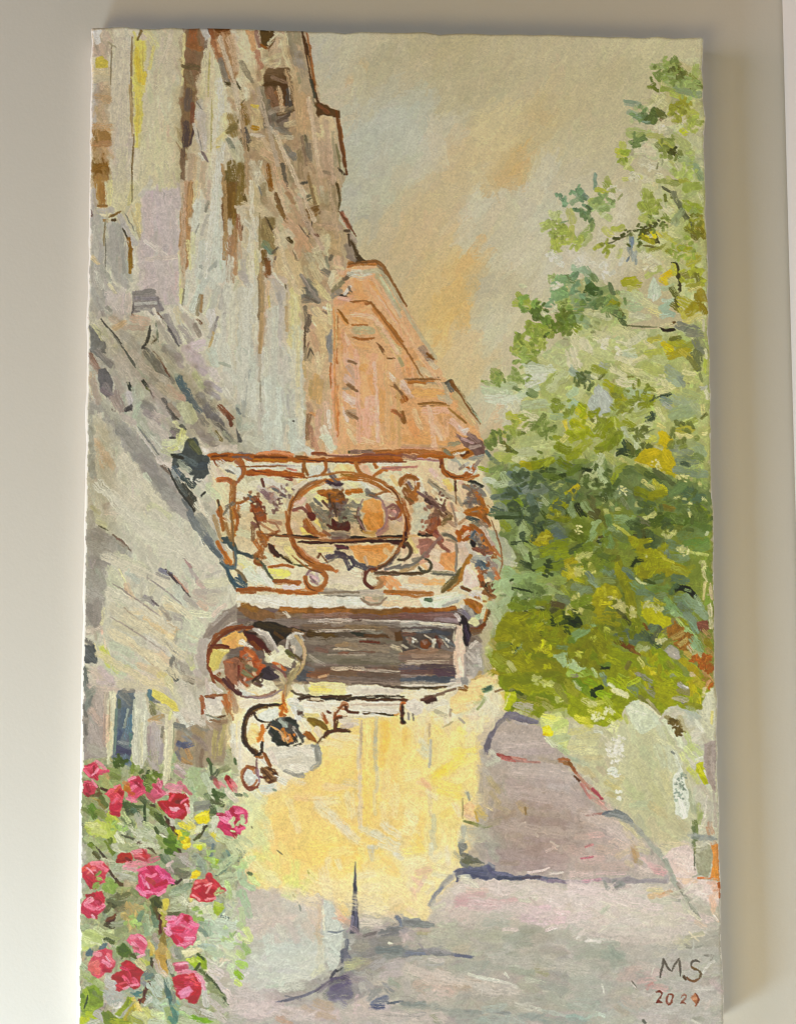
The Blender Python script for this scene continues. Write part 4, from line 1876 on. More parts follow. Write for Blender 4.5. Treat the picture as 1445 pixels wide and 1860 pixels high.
s d8ac7c 5 122,66 126,84
s e0b890 5 106,80 118,84
s c89a60 5 136,58 136,80
s d6b488 3 132,40 132,80
s c8a878 4 130,24 134,50
s e0c0a8 4 131,22 142,34
s a88058 3 138,32 145,42
s b8683c 4 136,56 143,60
s a86a30 3 140,44 145,48
l 7a5028 1.6 124,0 132,10 138,10
s c8a870 4 136,2 144,12
s 9a9068 3 142,10 145,16
L R
F a55c22 8,95 30,91 46,91 52,97 60,97 76,98 104,95 120,92 145,89 145,101 104,102 76,101 50,101 14,101 6,99
s c87a4c 3.4 20,94 36,92 48,95
s 6a3c10 2.6 13,97 24,96
s b07018 3 16,99 40,99 56,98
s 7c4a18 2.2 52,96 62,97
s 8c4a28 2.6 66,93 78,94
s c89880 2 80,95 100,95
s a05c40 4 106,97 124,95
s 8a5638 3 108,99 128,97
s 4f5028 2.4 98,92 104,92
s 5c5a30 2.2 110,92 117,91.5
s b26a30 3 124,93 144,90
s 9a4c20 2.2 80,99 102,98 124,99 144,99
s 8b6a5a 3 100,92 120,92
s 7a6660 5 2,94 12,96
s 5c4a44 3 0,95 6,95
f d6cfb2 6,102 145,102 145,150 0,150
F d2c9a4 0,102 145,102 145,150 0,150
s cdc9b8 4 16,104 58,105
s dedac0 4 10,102 16,106
s b8b0a8 2 30,103 50,104
s d8cfb0 4 50,107 58,107
F a8541a 7,108 20,107 34,108 46,108 58,112 56,115 44,114 30,113 8,113
s bd6420 2.4 10,110 30,110
s c0702c 3 40,110 56,113
s c47a60 2 44,106 52,108
o 8a5220 2.6 60,107 2,9 80 280
s a86a24 3 60,100 59,104 62,112
s b0621c 2.4 76,98 78,108 72,114
F c9cabc 65,103 76,104 77,110 72,117 63,117 63,108
s d3d3c8 5 70,106 72,114
s e8dca8 5 52,116 62,119
s d7c079 4 56,118 60,118
s cdb18c 4 50,116 54,124
F e2c489 88,103 103,103 103,110 90,114 84,108
s d8b878 4 96,105 100,110
s d9b492 7 108,104 116,112
s d4a684 5 112,106 116,114
s a8682a 3 104,98 105,106 110,112 120,115
s b5722c 3 121,103 122,105
s b5682c 3 120,114 127,108 132,105
s bf8068 3 128,106 138,107 145,107
s e0d4bc 4 124,102 144,102
s e3c9a0 7 132,112 142,116
s d8b878 4 136,114 140,120
s 9a6a20 3 92,112 104,114
s b07030 2.2 104,112 120,116
s 8a7a70 3 80,108 84,116
s 7a6a60 3 84,112 90,120
F 61505a 79,118 84,114 90,118 92,122 88,124 80,122
s 4c3c46 3 79,119 86,120
s a89c90 3 84,122 92,124
s dccdb0 5 70,122 78,122
s e4dc9c 6 66,126 72,124
s d0c4ac 6 50,126 60,120
s e6dca0 5 97,118 104,122
s ded8c4 6 108,117 118,122
s d4c0a4 6 118,120 128,124
s c8cabc 3.4 110,120 116,126
s 7a7268 4 114,126 120,131
s d9c8a4 6 128,126 136,134
F 8a5c54 134,139 142,138 145,149 132,149
s d2b0a8 3 137,144 139,146
o b8722e 3.2 96,158 52,43 182 272
o a86626 3.4 96,158 52,43 272 358
s 8c6a4a 2.6 52,130 60,122 70,117
F a75f16 70,126 80,124 82,128 79,133 72,129
s b06a1c 4 96,127 108,126
s b87220 3.6 98,128 109,128
F 7a4c26 80,127 92,126 96,134 92,144 84,144 79,134
s a86a1c 3.6 84,132 86,130
s 8c5a20 4 84,134 90,138
s 5c3a20 3 90,130 94,138
s 94603a 3 82,128 86,128
s e4d884 5 71,132 78,134
s e9df8e 4 72,132 76,136
s d5d6a0 4 97,132 108,138
s c9c8a0 4 102,130 112,130
s d8cfae 6 76,138 80,144
s e0d0a8 4 62,140 68,138
s 74786c 7 72,144 82,148
s 80847a 5 66,138 72,146
s 7d8170 7 96,144 106,148
s 8d8e80 4 100,138 108,140
F dfa459 110,136 118,132 126,136 128,146 128,150 111,150 108,142
s e2ac68 6 116,138 122,148
s 70706a 4 114,129 124,131
s d8cdb2 6 126,130 138,132
s cbb49a 4 128,136 138,140
s 9a6040 3 62,138 66,148
s b06858 5 48,144 56,148
s 8f4a3a 4 60,146 66,148
s d8b8a8 6 52,136 58,134
s e0c8b4 5 50,138 60,142
s d9d3b0 8 4,118 14,128
s e0dcc4 6 2,130 10,132
s d3cdb0 6 14,120 20,120
s d0ccc4 8 26,118 40,124
s bbb0a8 6 20,124 34,132
s a08c86 6 26,130 36,138
s 6a3a30 2.4 22,116 24,122
s 8a6a6c 4 22,126 28,132
s 7a3a28 2.6 36,134 38,140
s 8a4634 3 44,115 48,116
s 6a6a68 2.6 32,124 36,126
s 7a7a78 3 40,130 46,132
s e0d89c 4 44,124 48,126
s 5f6e70 3 10,130 14,134
l 96602a 2.4 1,138 8,134
s 97402a 4 16,133 20,137
F a0562a 11,140 18,138 24,144 26,150 14,150
s b8683c 4 20,144 24,149
s d3d8c4 6 2,142 10,140
s d6d4b4 8 26,140 32,146
s ddd8b4 6 38,136 42,146
s c4bca4 5 46,132 46,148
l a86a28 2.6 49,131 46,140 44,150
s b8783c 3 2,140 0,149
F c9cdc4 0,102 4,106 5,112 0,118
o 9a6040 2.6 -2,110 7,9 -80 100
T 130 930
L W
f c9c5ae 12,0 100,0 118,24 145,70 145,92 118,100 112,150 10,150
f a29e94 12,10 20,10 40,24 52,36 34,46 30,60 28,100 10,100
s c0bea0 6 20,4 30,12
s cbca9e 4 22,8 30,12
s aaa496 6 16,2 18,10
s 9c968e 8 18,18 30,22
s a7a39a 9 18,30 30,34
s 97928c 8 18,42 30,46
s a09c94 9 16,56 26,64
s aca8a2 8 16,70 24,76
s 8a847e 9 14,84 22,98
s 968f86 6 22,78 22,96
l 6d6a4c 1.4 24,12 32,16
l 7d6c5a 2.4 36,20 44,26 52,34
s 8a6a5c 2.4 40,24 46,30
s 9a9684 3 40,26 48,32
s b9b6a0 7 36,12 50,24
s c9c6ac 12 46,6 80,14
s cdcab2 12 60,20 100,30
s c7c4a6 10 40,40 62,50
s c9c4b0 10 80,36 110,40
s c2c4b6 6 98,46 106,56
s d0c4b0 7 106,44 122,50
s cec8b0 9 118,34 128,40
s c0bca8 10 56,30 74,46
s c9c8a8 8 34,50 44,66
s bfc0a2 8 34,60 44,80
l d4cf9c 1.6 42,50 48,62
s b4bab4 5 50,54 58,60
s 9a948c 4 98,39 104,44
s a2807a 3 100,42 104,48
s ab9c96 3 104,50 110,58
s c0a698 4 110,60 116,66
l 4a3c3c 2.4 82,50 92,60 104,74
s 7a7884 3.4 78,50 86,54
s 8d8a88 4 76,54 84,58
s 56484a 2 84,52 94,64
s c29a84 1.6 90,56 102,70
s bfc4b8 7 92,66 98,76
s c6cbc0 6 92,74 98,82
s a59d94 6 100,74 108,82
s b9a896 8 110,72 124,78
s b0a698 6 112,70 128,70
s c9b096 5 112,80 118,84
s c6bfa6 8 122,76 132,72
s cdc9a8 8 120,62 136,60
s b4aea2 3 118,56 130,52
s 8d8890 3.4 64,74 72,80
s 9a968e 4 62,76 70,76
l 6a6060 1.8 70,77 76,82
s d9c9a0 6 54,86 80,90
s d8c498 7 64,84 78,96
s d4c59c 7 84,82 96,86
s dcc494 8 80,98 90,108
s d9c090 6 66,92 80,104
s c8ac80 4 84,96 92,104
s e0cfa0 4 84,108 88,112
s a39a88 4 78,84 84,90
s 9a9080 3 82,90 86,94
s 9d968e 5 92,92 98,94
s a39f94 4 97,86 98,100 90,114
l 5a5a4c 2.2 62,96 68,102 76,108
s 6c6a60 2 67,100 69,106
l 8f8a84 2.2 74,106 82,114 90,122
s c8c0a4 10 36,84 48,92
s c5bd9c 8 40,98 58,104
s bfb69c 8 48,88 60,100
l a89a80 1.4 46,84 60,96 70,104
s b8987c 2 47,67 49,70
s a88050 1.8 52,71 53,74
s d0b896 5 48,64 54,76
s ccd0b0 10 102,92 112,104
s c8ceb0 9 96,108 108,110
s c4cab0 7 96,118 106,120
s bfbfa8 6 100,98 100,116
s d3d3b0 5 106,88 120,90
l dcd6b0 1.4 100,106 112,112
s d8c4b0 4 124,90 134,82
F 958878 145,80 145,100 132,106 124,110 115,112 117,104 124,96 134,86
s 86786c 4 122,106 134,94 142,88
s a49a8e 3 124,98 136,88
l c9c0b4 1.4 128,108 136,100 144,96
s c0bab0 5 114,114 124,110
s c9bfae 9 70,114 80,122
s c4c0b4 5 66,110 76,116
s d2c4a0 8 64,122 80,130
s d5bf9c 8 78,126 86,132
s ceb894 6 60,134 76,140
l b09a7c 1.8 46,110 56,118 72,134
l b08a70 2.4 46,110 54,118
s d9cea8 3 50,110 66,126 80,138
s c9c3a8 8 34,104 46,114
s bcc2a8 7 36,116 52,124
s c2c8b4 8 40,130 54,138
s c4cca8 7 32,136 44,142
s b4b480 6 48,136 58,144
s cbcb90 6 26,118 30,124
s c9cc58 6 28,120 34,134
s d2d264 4 26,126 34,130
s c3c880 6 34,132 40,138
s d8cf9c 3 19,116 23,126
l e0d0b0 1.6 29,110 30,120
s d8b8a0 2 26,102 27,106
s b8ab98 6 12,104 24,102
s d5c9b4 3 14,104 26,101
s d9d2a4 3 28,84 27,98
F 5c605e 10,116 18,115 22,121 23,130 17,133 9,131
s 686c6a 5 10,120 20,130
s 77746a 5 11,110 16,114
s 8a8a78 4 10,134 15,140
s 6a7068 5 11,138 12,149
s c9b8a4 9 20,140 30,146
s c4b4b4 6 26,138 34,146
s d2c4ae 9 54,142 70,146
s cfc098 8 70,138 84,148
s d2c480 6 78,142 86,149
s 8f8678 6 92,128 96,140
s a09888 6 98,134 104,140
s 7d7a70 4 88,132 90,124
s c9cc8c 5 102,128 106,136
s b5ae98 6 100,124 104,132
s 575a52 4 85,138 92,146
s 66625a 4 98,144 106,148
s 7e7460 4 100,146 106,149
s cdc4a4 4 92,140 100,146
s a89c8c 7 112,126 116,140
s b7aaa0 6 110,140 112,149
s b0a498 7 114,114 114,130
L R
s 6e7272 7 104,2 108,10
s 7c807c 8 108,8 120,26
s 70767a 6 118,22 128,36
s 8d908c 6 112,4 124,20
s a2a69a 5 120,14 130,30
s 606a6c 4 122,30 134,46
l 53605e 3 130,44 136,50 142,62
s 4a5a60 4 136,48 144,48
s 3f5250 4 138,54 144,66
F 4c5c58 131,21 136,20 142,26 145,32 145,40 138,30 131,26
s b06a26 3.6 128,26 136,44
s c0782c 3.4 134,36 139,46
s a5602a 3 128,0 132,12
s b4782c 4 140,0 142,20
s 9c7440 4 134,10 140,24
s c9bfa0 4 134,2 138,8
s d4cdb4 3 136,30 140,34
s a58a60 3.6 124,4 132,24
L C
o 8f4c22 3.4 147,124 27,24 130 275
o a8602c 1.6 148,124 25,22 150 260
F dba25a 145,104 145,118 138,120 131,116 136,108
s d8c06a 5 126,120 122,130
F d0be64 122,122 132,119 138,120 132,130 128,142 121,138
s dcd08a 3 130,120 136,121
l 7a3a18 3 124,119 132,118 138,119
s 6b3014 3 122,141 128,146 134,148
F a05024 134,130 142,128 145,132 145,150 136,150
s 84380f 4 140,138 144,148
s b86030 3 136,132 138,142
s c9bca4 4 126,140 132,138
T 730 630
L R
F d9c096 0,100 34,100 40,116 50,120 70,130 76,150 0,150
s e0d0a4 5 2,110 16,116
s d8bc94 6 8,104 30,110
s d9b8ac 5 26,108 32,116
s dfc4a4 4 32,116 40,124
s e2c06c 5 38,118 44,124
s a05a26 5 0,91 20,93 44,95
s b0642c 4 18,95 40,96
s c09070 2.4 0,88 30,89
s 8a5a4a 3 0,95 16,97
s b89090 2 14,98 34,100
s 98703c 3 36,90 44,94
s 8f8868 5 42,86 48,84
s 7d7a60 4 38,92 42,94
s a86a1c 3.4 44,93 54,90 60,89
s 9a5a1c 5 54,96 62,92
s 6a3c10 2.6 52,95 58,92
F 7c5c50 46,76 56,80 60,76 68,80 73,88 72,95 64,95 62,90 54,86
s 8a6a60 3 48,78 54,82
s 8f7368 4 58,76 66,82
s 6f5048 4 64,86 71,92
s b09088 2 52,80 62,84
s a08a7c 3 60,88 68,86
s d8c8b8 3 54,74 57,72
s e0cfae 3 46,94 54,92
s 8a8a84 4 60,98 70,96
s 9c9c90 5 44,98 48,103
F d0bea2 40,100 48,102 50,110 46,112 40,108
F c9ceca 58,104 63,103 65,109 60,113 54,112 52,108
s b2b0aa 3 54,104 58,102
s 8c7a6c 3 50,107 54,104
o a4561c 4 49,98 15,17 20 180
s a86428 3 48,114 56,116 66,112
s 7a4a2c 2.4 34,100 36,106
s 8f8070 3.4 64,104 67,100
l 3a3a30 3 58,118 64,119 69,123
s 6a3424 2 47,118 47,126
s c9a890 5 52,120 54,128
s dcc09a 6 52,124 56,134
s 8f6a44 4 54,122 62,124
s 7a766c 6 62,122 70,130
s 948068 5 60,130 68,136
s a8641c 5 64,128 72,142
s b8701c 6 60,142 74,145
s 8f887a 5 56,136 64,144
s 77706c 4 58,132 64,136
s d8d6c4 4 52,142 56,147
s 9a9078 3 48,132 52,138
F bbae90 22,118 26,117 36,124 46,132 48,138 42,137 34,130 26,122
s 9a9480 2.4 23,118 34,128
l 8a8270 1.4 25,118 36,128
s ddd4b4 5 28,126 38,136
s d8c8a4 5 38,134 48,142
s d4b294 5 42,138 48,148
o 9c5a22 4.5 7,122 7,9 -160 90
s a8682c 4 6,128 12,134
s b0702c 5 8,130 14,126
s 7c6a60 4 6,120 9,124
s d0b8a8 2.6 3,120 6,118
s 8f5c34 5 2,126 8,136
s a86430 4 0,134 4,146
s d8d0b8 5 14,116 18,128
s 6e5450 4.4 20,128 26,138
s 86685c 5 24,132 34,142
s 4f3a34 3 21,133 26,138
s 947a6c 4 28,138 36,148
s 6a4a3a 3 36,140 38,148
F d3d9c6 8,138 20,136 26,146 24,150 8,150
s dcdcb8 4 30,132 34,138
T 430 930
L R
f d8ccac 0,0 145,0 145,84 0,80
F d8cca8 0,0 145,0 145,84 0,80
s e8e0b0 7 60,10 70,20
s ecdc7c 5 56,16 66,20
s e8d884 4 70,8 76,14
s d8c8b0 6 50,10 54,18
s c6c0a0 6 6,16 10,22
s d2d8bc 6 2,18 10,20
s c9ccb4 6 30,4 40,4
s d8d0a8 5 24,2 30,12
s b09078 4 30,8 38,10
F a55a2a 14,0 24,0 26,6 20,10 16,6
s 7a5a34 4 2,4 0,0
s 8a6a48 4 14,10 14,24
s a8641e 5 20,18 24,28
s b8702c 4 16,26 22,36
s a0601c 3 28,20 34,18
s 96561c 3.4 15,38 24,40
s 8a6424 4 16,44 22,48
s a8662a 2.4 32,30 34,42
s 74706a 3 0,34 10,38
s 5f6460 2.4 0,36 14,40
F 4c2a18 27,29 32,30 38,38 36,41 30,36
s 4a3c24 2.4 38,38 46,44
s 8f7c50 3 42,40 50,46
l 6a6a50 1.6 46,44 54,47 64,47
s e4dc98 6 44,32 52,44
s e0d8a8 5 36,26 46,28
s d8dcc0 6 26,38 32,44
s dcd5b0 5 34,42 42,46
s c9742c 2.4 28,48 40,46
s e8e06c 6 30,52 44,54
s dcd878 4 32,58 40,58
s 7c7860 3 24,48 28,56 32,62
s dcd470 6 4,44 10,50
s d8d8b0 7 2,40 12,50
s d3dbcc 8 10,52 28,62
s e0e0d4 5 20,50 30,64
s d0d4c0 5 6,56 16,62
s 7a6a50 3 2,54 8,60
s 34505c 4.4 0,60 8,64
s 4a6068 3 2,56 4,60
s a5602c 4 2,68 20,67 32,69
s 9a5a2c 3 4,70 16,70
s a8602a 4.4 34,61 44,61 54,62
s 7a4428 2.6 34,60 44,60
s b46a24 4.4 36,69 56,70 74,69
s d8cccc 4 42,66 54,66
s a09482 5 78,69 96,71
s a8a08e 5 94,72 120,69
s b8aa96 4 104,70 128,70
l 6f6a5c 1.4 76,73 110,74
s d8cab0 8 84,58 104,60
s d6c8a8 7 80,54 110,56
s e0d0b0 5 100,52 110,54
o 8a6a6a 2.4 70,57 9,7 190 300
o a8662c 4.2 69,59 9,8 -50 190
s b87234 4 62,66 72,69
s 9a7a74 4 66,60 70,62
s c0b0b0 3 70,54 72,60
o 6a3420 3 120,56 9,10 100 300
o a87850 3.4 122,57 8,9 0 110
s d8d4b0 5 116,58 120,62
s a8845c 3 120,64 128,60
s d28a50 5 128,58 134,66
s dc9a60 6 134,58 142,66
s e0b098 4 126,52 132,50
s 6f5640 4 122,53 138,54 145,53
s 74706a 2.4 130,50 140,48 145,46
s b0641c 4 130,70 145,71
o b8713a 4.4 96,8 52,43 100 176
s a4622c 5 60,40 70,48 82,50
s b87028 4 64,46 80,49
s 6f6058 4 144,28 138,40 128,47
s 4f4048 3 136,42 126,48
s 7c4a34 3 120,50 128,47
o 5a5254 3 120,36 22,12 50 150
s 55525a 4 100,40 104,46 112,49
s 43303a 4 86,31 96,31
s 4f4650 5 88,36 96,40
s 5f5864 4 80,40 88,38
s 57505a 4 94,42 99,49
l 8a8474 1.6 76,45 84,42 88,38
s 8a5c38 2.4 71,40 73,36
s dcd2b4 5 64,32 84,32
s e6dc9c 5 72,33 82,34
s d8cca8 4 84,46 92,50
F dda25a 98,29 138,29 132,40 122,47 110,46 103,40
s e0aa68 5 104,34 124,40
s d8984c 5 112,32 130,34
s c0a888 3 112,40 114,46
s d8c090 4 130,34 136,38
F 321c08 34,20 44,20 66,21 72,24 60,23 44,22
l 2f1a08 2.6 34,21 48,21 70,23
l 4a2a10 2.6 54,26 66,27 80,27
s 4a1c14 3.4 92,26 110,25 130,26 145,26
s 5a2a1c 3 82,27 92,25
s 2f1c0c 2.8 98,22 110,22
s 2a1a10 2.8 124,22 145,22
s d8d0a0 3 110,22 122,23
s 98604a 5 60,12 66,18
o a8602c 4 72,8 12,12 100 180
s b06a3a 4 62,8 68,16 74,20
s c89a74 5 72,20 78,22
s e0ccb0 3 77,21 80,22
s 9a9890 6 82,21 96,20
s 7c6060 4 84,24 96,22
s a8a8a4 3 86,18 94,19
F 6e2a1c 62,0 70,0 66,8 62,6
s 8b8f84 8 74,4 78,12
s 6f7468 5 80,2 82,12
s 868a76 8 96,4 106,8
s 7a8070 5 90,0 92,10
F 5f2414 84,6 88,10 94,10 98,8 102,14 98,17 86,16 82,12
s 7a3a1c 3 86,14 96,14
s c9bca0 4 102,12 104,20
s 5a3c24 4 106,4 110,16
F dda04c 112,0 128,0 128,12 122,18 114,16 110,8
s e0a85a 5 116,2 122,12
s cfae5c 3 112,18 120,20
o b8908a 4.4 120,2 13,18 -10 70
s d6ccb0 6 134,10 142,14
s d8d0bc 4 132,4 138,8
s b09090 5 137,2 143,6
o a8622e 2.6 135,-6 10,12 0 90
l a05a22 2.8 44,4 46,14 50,26 56,38
s b8783c 2 43,0 44,10
f dcd4bc 0,70 145,70 145,84 0,84
F dcd6c2 0,72 76,73 110,74 145,78 145,84 90,83 40,82 30,84 20,80 0,78
s e4e0d0 5 20,75 40,79
s e0e2d8 6 48,78 80,79
s d8dcd0 5 90,78 108,79
s d8bc90 5 130,80 145,80
F b8aa90 109,73 118,72 128,73 130,77 124,82 114,81
s 8f8468 2 111,75 116,81 126,80
s c9a888 4 114,76 122,77
s a89c7c 3 120,76 128,75
L B
F 8a5a26 38,82 60,84 76,84 90,83 104,85 120,86 145,85 145,93 90,92 50,90 36,92
F 86603a 0,84 10,79 20,84 30,88 40,92 20,96 8,92
s 9a6a2a 5 6,82 16,86
s a86e30 4 40,84 60,86
s 9c642e 5 70,87 100,87
s 80582a 4 100,87 145,86
f 786658 10,90 145,92 145,108 10,104
s 8a7258 5 36,90 60,91
s 8f7060 5 60,91 100,91
s 7a5c52 5 100,92 145,92
s c9bfa8 3 42,88 45,91
s 84766a 5 24,96 70,97
y c8bcae 3 64,95 110,95
y cfc6b4 2.6 70,97 112,98
s bcb2a4 2 110,95 145,96
s 8b8278 4 112,98 145,99
s 7f6852 5 60,100 110,100
s 96897c 3 84,99 112,98
s 8f7a5c 4 96,101 130,101
y ccc4b0 2 66,104 120,103
F 2f2612 9,98 18,96 34,97 50,101 62,104 50,107 40,112 36,117 30,108 20,102
s 3c3018 5 20,98 44,104
s 4f3a20 4 40,102 56,105
s 5c4020 3 34,106 40,110
s 8a6a44 4 50,104 58,107
F 4a3410 62,104 88,106 86,111 66,112 60,108
s 5a4420 5 64,106 84,108
s 6c5222 4 76,108 86,108
s 64584a 5 88,107 100,108
F 363a30 98,104 112,106 116,109 104,109
s 8c8c80 3 110,105 128,105
s 9a968a 3 114,104 124,107
s 684626 3 112,108 134,109
s 8f7c68 6 130,104 136,108
F 6a4826 138,104 145,103 145,112 138,112
f 857c6e 60,112 145,110 145,134 62,134
s 8f8474 6 60,113 100,113
s a29a8a 3 96,111 112,112
s 7f6f64 6 62,118 80,120
s 8a6a5c 4 70,120 78,122
s 907e70 4 80,118 110,116
s 7f7468 5 84,120 104,122
s 77685a 4 108,114 128,116
s 7c4030 2 108,113 124,114
y d6ccb4 3 86,120 112,119
s a8906c 4 88,116 104,117
s 9a8c78 6 100,117 130,120
y dcd4b4 4 136,118 145,120
s 8c6450 3 90,124 120,123
s 90887a 5 100,125 145,127
s aaa090 3 80,126 112,126
s 86806e 6 60,128 110,130
s 77705c 5 90,131 145,131
s 8d8575 5 110,128 140,130
y b0a898 3 64,126 76,134
F 57575a 54,138 62,137 66,141 62,148 54,148
s 6f6c68 4 60,136 66,138
f 7a5a46 62,137 145,137 145,150 60,150
s 8a5a3c 6 64,142 84,144
s 7a6048 6 84,143 110,143
s 6e5c4e 6 108,142 145,142
s 8f6a4c 4 66,146 100,146
s 6a5c50 5 100,147 145,147
y dcccae 3 84,137 110,137
y b8ae9c 2.4 110,138 145,140
s c8a074 2 72,144 80,143
L C
F 958a7c 14,102 24,103 34,114 38,120 32,130 28,128 30,120 22,110
s cfc4ae 4 18,104 26,107 31,114
s d8cfc0 3 20,104 26,108
y 9a8f80 3 28,110 33,122
F 5c1f0c 6,106 12,105 22,112 30,122 32,130 28,130 22,122 14,118
s 6e300c 3 12,108 18,120
s 4f2008 3 20,112 28,124
s 8a4a10 3 14,114 20,120
s a8642c 3.4 0,102 10,102
s dca45c 5 0,108 6,112
F dfb064 0,106 6,106 10,112 6,118 0,118
s e0d8c0 4 4,114 12,118
s 8c7c6c 3 10,100 14,97
F b0562a 2,122 8,119 16,124 22,132 24,140 16,146 6,148 0,142
s c0602c 4 8,120 14,128
s b8501c 4 18,132 22,138
s d88850 3 10,122 14,126
s 8f6a44 5 4,132 14,138
s 7a7a54 4 2,138 12,144
s 6a4020 4 0,128 6,130
s 94441c 5 0,134 4,136
s c8a884 3 12,132 16,142
F e4dcb4 22,120 26,124 40,116 46,122 50,130 46,136 36,134 30,132 26,132
s e8e4c0 5 30,128 38,122
s d8ceac 5 40,130 46,134
F 453a42 22,138 28,135 34,139 36,145 30,148 22,145
s 5a4a4c 3 30,138 36,143
s c0662c 3 32,132 42,138
s b0a080 4 36,136 42,146
s c9bc98 3 34,140 42,148
o bfb5a4 2.4 52,118 8,12 150 270
F a39c8c 46,112 52,108 58,112 58,124 54,128 48,122
s cbc4b4 3 46,110 52,107
s b8b2a2 2 54,106 58,112
s 5c5c30 4 44,122 50,127
s 8a8040 3 46,126 52,128
s 6c5a38 2 50,124 56,130
s e4dcb8 3 50,128 54,132
o b39864 2.6 44,126 15,20 -60 90
s c0a878 2.4 56,112 60,122 58,132
s a89a6c 3 54,132 50,142 46,150
s 8c7f58 3 46,142 44,150
s d8c890 3 48,140 54,134
T 730 930
L R
F dcc8a8 0,0 56,0 60,20 50,50 48,60 40,70 0,78
s a8682c 4.6 4,2 6,10 4,18 1,24
s 8f4c24 4 4,16 3,22
F d0d9cc 8,0 24,0 26,6 22,12 18,18 8,20
s dce0c8 4 10,16 16,20
F a5623c 26,2 32,4 34,12 30,18 24,19 20,17 24,10
s b07048 3 26,4 30,14
s 8a4a2c 3 22,16 28,20
s 7a5a40 4 32,0 38,6
s 8a7448 5 36,10 42,4
s a88a70 4 40,8 46,12
F d8d4c0 46,0 54,0 57,4 54,8 50,8 48,4
s b08a60 3 50,10 56,6
s d8c49c 4 34,14 42,14
F 2a1a12 15,18 23,19 25,21 16,22
s 5f4a3c 3 22,21 27,20
s 8f4a44 4 30,18 34,24
s a86a54 3 28,20 34,26
F a87868 14,24 22,23 28,26 26,32 20,40 16,36
s b8887a 4 14,30 20,28
s a06c58 3.4 27,28 22,38
s 9a6448 3.4 32,27 40,34
s e0d490 5 6,24 12,34
s d8bc88 2 6,21 14,21
o 6a4a38 2.4 1,34 7,8 -60 80
s 4f2010 3 2,24 2,30
s e0d0b8 6 26,34 38,38
s e4c0a4 6 38,28 46,32
F dc9a5c 34,36 47,34 47,52 32,50
s e0a468 4 36,40 44,48
s dcc0a8 8 26,44 32,50
s 8a8474 3.4 10,42 16,40 20,36
s 7c7468 3.4 0,49 10,46 16,42
s a88a5c 3 0,52 8,49 14,46
o 55482c 2.6 20,47 6,5 -80 150
s e0b074 3 18,46 22,50
s d2a080 3 16,44 22,42
l 5a4428 3 0,54 12,54 20,53
s 8a8468 4 26,53 36,54 46,55
s 8f8070 2 47,30 47,50
F dccca8 0,57 48,57 44,64 34,70 0,70
s e0a868 6 20,62 36,62
s d8b488 6 8,60 20,60
y d8d0c0 5 0,66 18,67
s a86c34 4 0,72 14,73 26,72
s c8a078 3 0,68 20,70
F d3dcc8 14,76 40,72 54,72 50,78 36,83 18,84
s dcd8b8 4 28,76 48,72
s e4cca8 5 0,80 14,80
s 4f6044 4 21,77 25,77
s c9c6b8 4 40,80 54,74
s a8a8a4 2.4 36,82 48,78
s d0bca8 9 52,26 54,40
s cfc4bc 4 48,30 56,28
s 92907a 3.4 36,20 42,21 46,24
s b08c74 2.6 42,20 48,24
F a8641c 46,18 54,14 62,12 70,18 76,28 82,38 86,44 80,40 72,34 66,28 60,24 54,26 50,24
s c07018 4 49,18 50,24
s b85c10 4 54,16 58,20
s dcc8b0 3 52,22 58,18
s b06c20 4 64,14 70,22
s c08040 3 68,20 76,32
s 8f9088 5 62,20 68,28
s 607078 3 60,22 64,24
F 281a28 60,25 64,25 65,29 62,31 60,28
s 9a8e80 5 62,18 66,22
s b0642c 4 80,20 86,36
s 9a5c2c 3 80,30 84,36
s a09a94 4 74,16 80,28
s b8a090 3 76,22 82,32
F a8661c 54,0 72,0 78,12 74,10 66,4 58,4
s 566058 4 58,5 66,8
s 7c7c68 4 62,10 68,12
s 8f7a68 4 68,8 74,12
s b0641c 3 72,4 77,12
s c9bcac 5 70,14 74,20
s c9c6c0 5 58,30 64,38
s 7a4a3a 4 64,32 70,34
s 936050 4 70,34 78,36
s a8762c 3.4 60,38 56,46 52,56
s b47a2c 3.6 58,44 54,52
s 5c5430 4 52,50 46,58 38,66
s a06824 4.4 54,54 48,62 40,68
s 847044 4 48,60 36,68
s 8f8c88 6 64,42 70,46
s 4f6470 5 69,45 74,48
s a0a8ac 5 66,40 74,40
s 8c7c74 6 76,42 80,48
s a8b090 6 80,40 86,46
s 938880 5 74,52 80,52
s 9a9a90 5 68,50 72,56
s 7a8484 4 76,54 80,58
F b8581c 66,56 70,55 72,62 70,66 67,66
s a8622c 4 68,52 70,58
s c47438 3 82,58 86,60
s b0805c 4 80,50 84,56
F e0cab8 56,46 60,46 65,54 66,64 60,67 53,63 54,56
s e4d0b4 3 58,48 63,58
s c8bfb4 4 52,66 56,68
s 5a3a1c 2.6 53,66 59,69
s c6c0c4 4 60,72 70,76
s d8d0cc 3 62,70 70,70
F 33342a 72,63 77,61 77,68 72,70
s 8f8458 4 76,66 80,62
s 8f6438 4 72,70 80,74
s a87438 3.4 78,72 76,78
s c8c490 5 72,76 76,82
F a8681c 54,76 62,78 70,80 72,84 68,90 62,86 56,82
s 8f5618 3 60,78 64,84
s b0713c 3 66,84 70,90
s d0cccc 3 52,82 54,84
s 8f8a84 5 56,84 60,90
s a8a294 5 60,88 64,94
F d0cc98 60,92 66,92 68,98 62,100 58,96
s b0c098 4 66,92 70,90
l 6a4418 2.6 78,80 75,90 71,98 64,103
s 7a3c08 4 61,104 68,102 72,98
s b8742c 2 74,86 72,94
s d0d0a8 3 70,92 72,84
L B
F 8a4e1a 0,83 12,84 30,85 46,82 48,86 30,88 0,87
s 9a5c1c 3 10,85 40,86
s a86828 2.4 30,86 46,84
f 7a5c58 0,88 48,88 50,96 0,96
s 805850 5 0,91 24,91
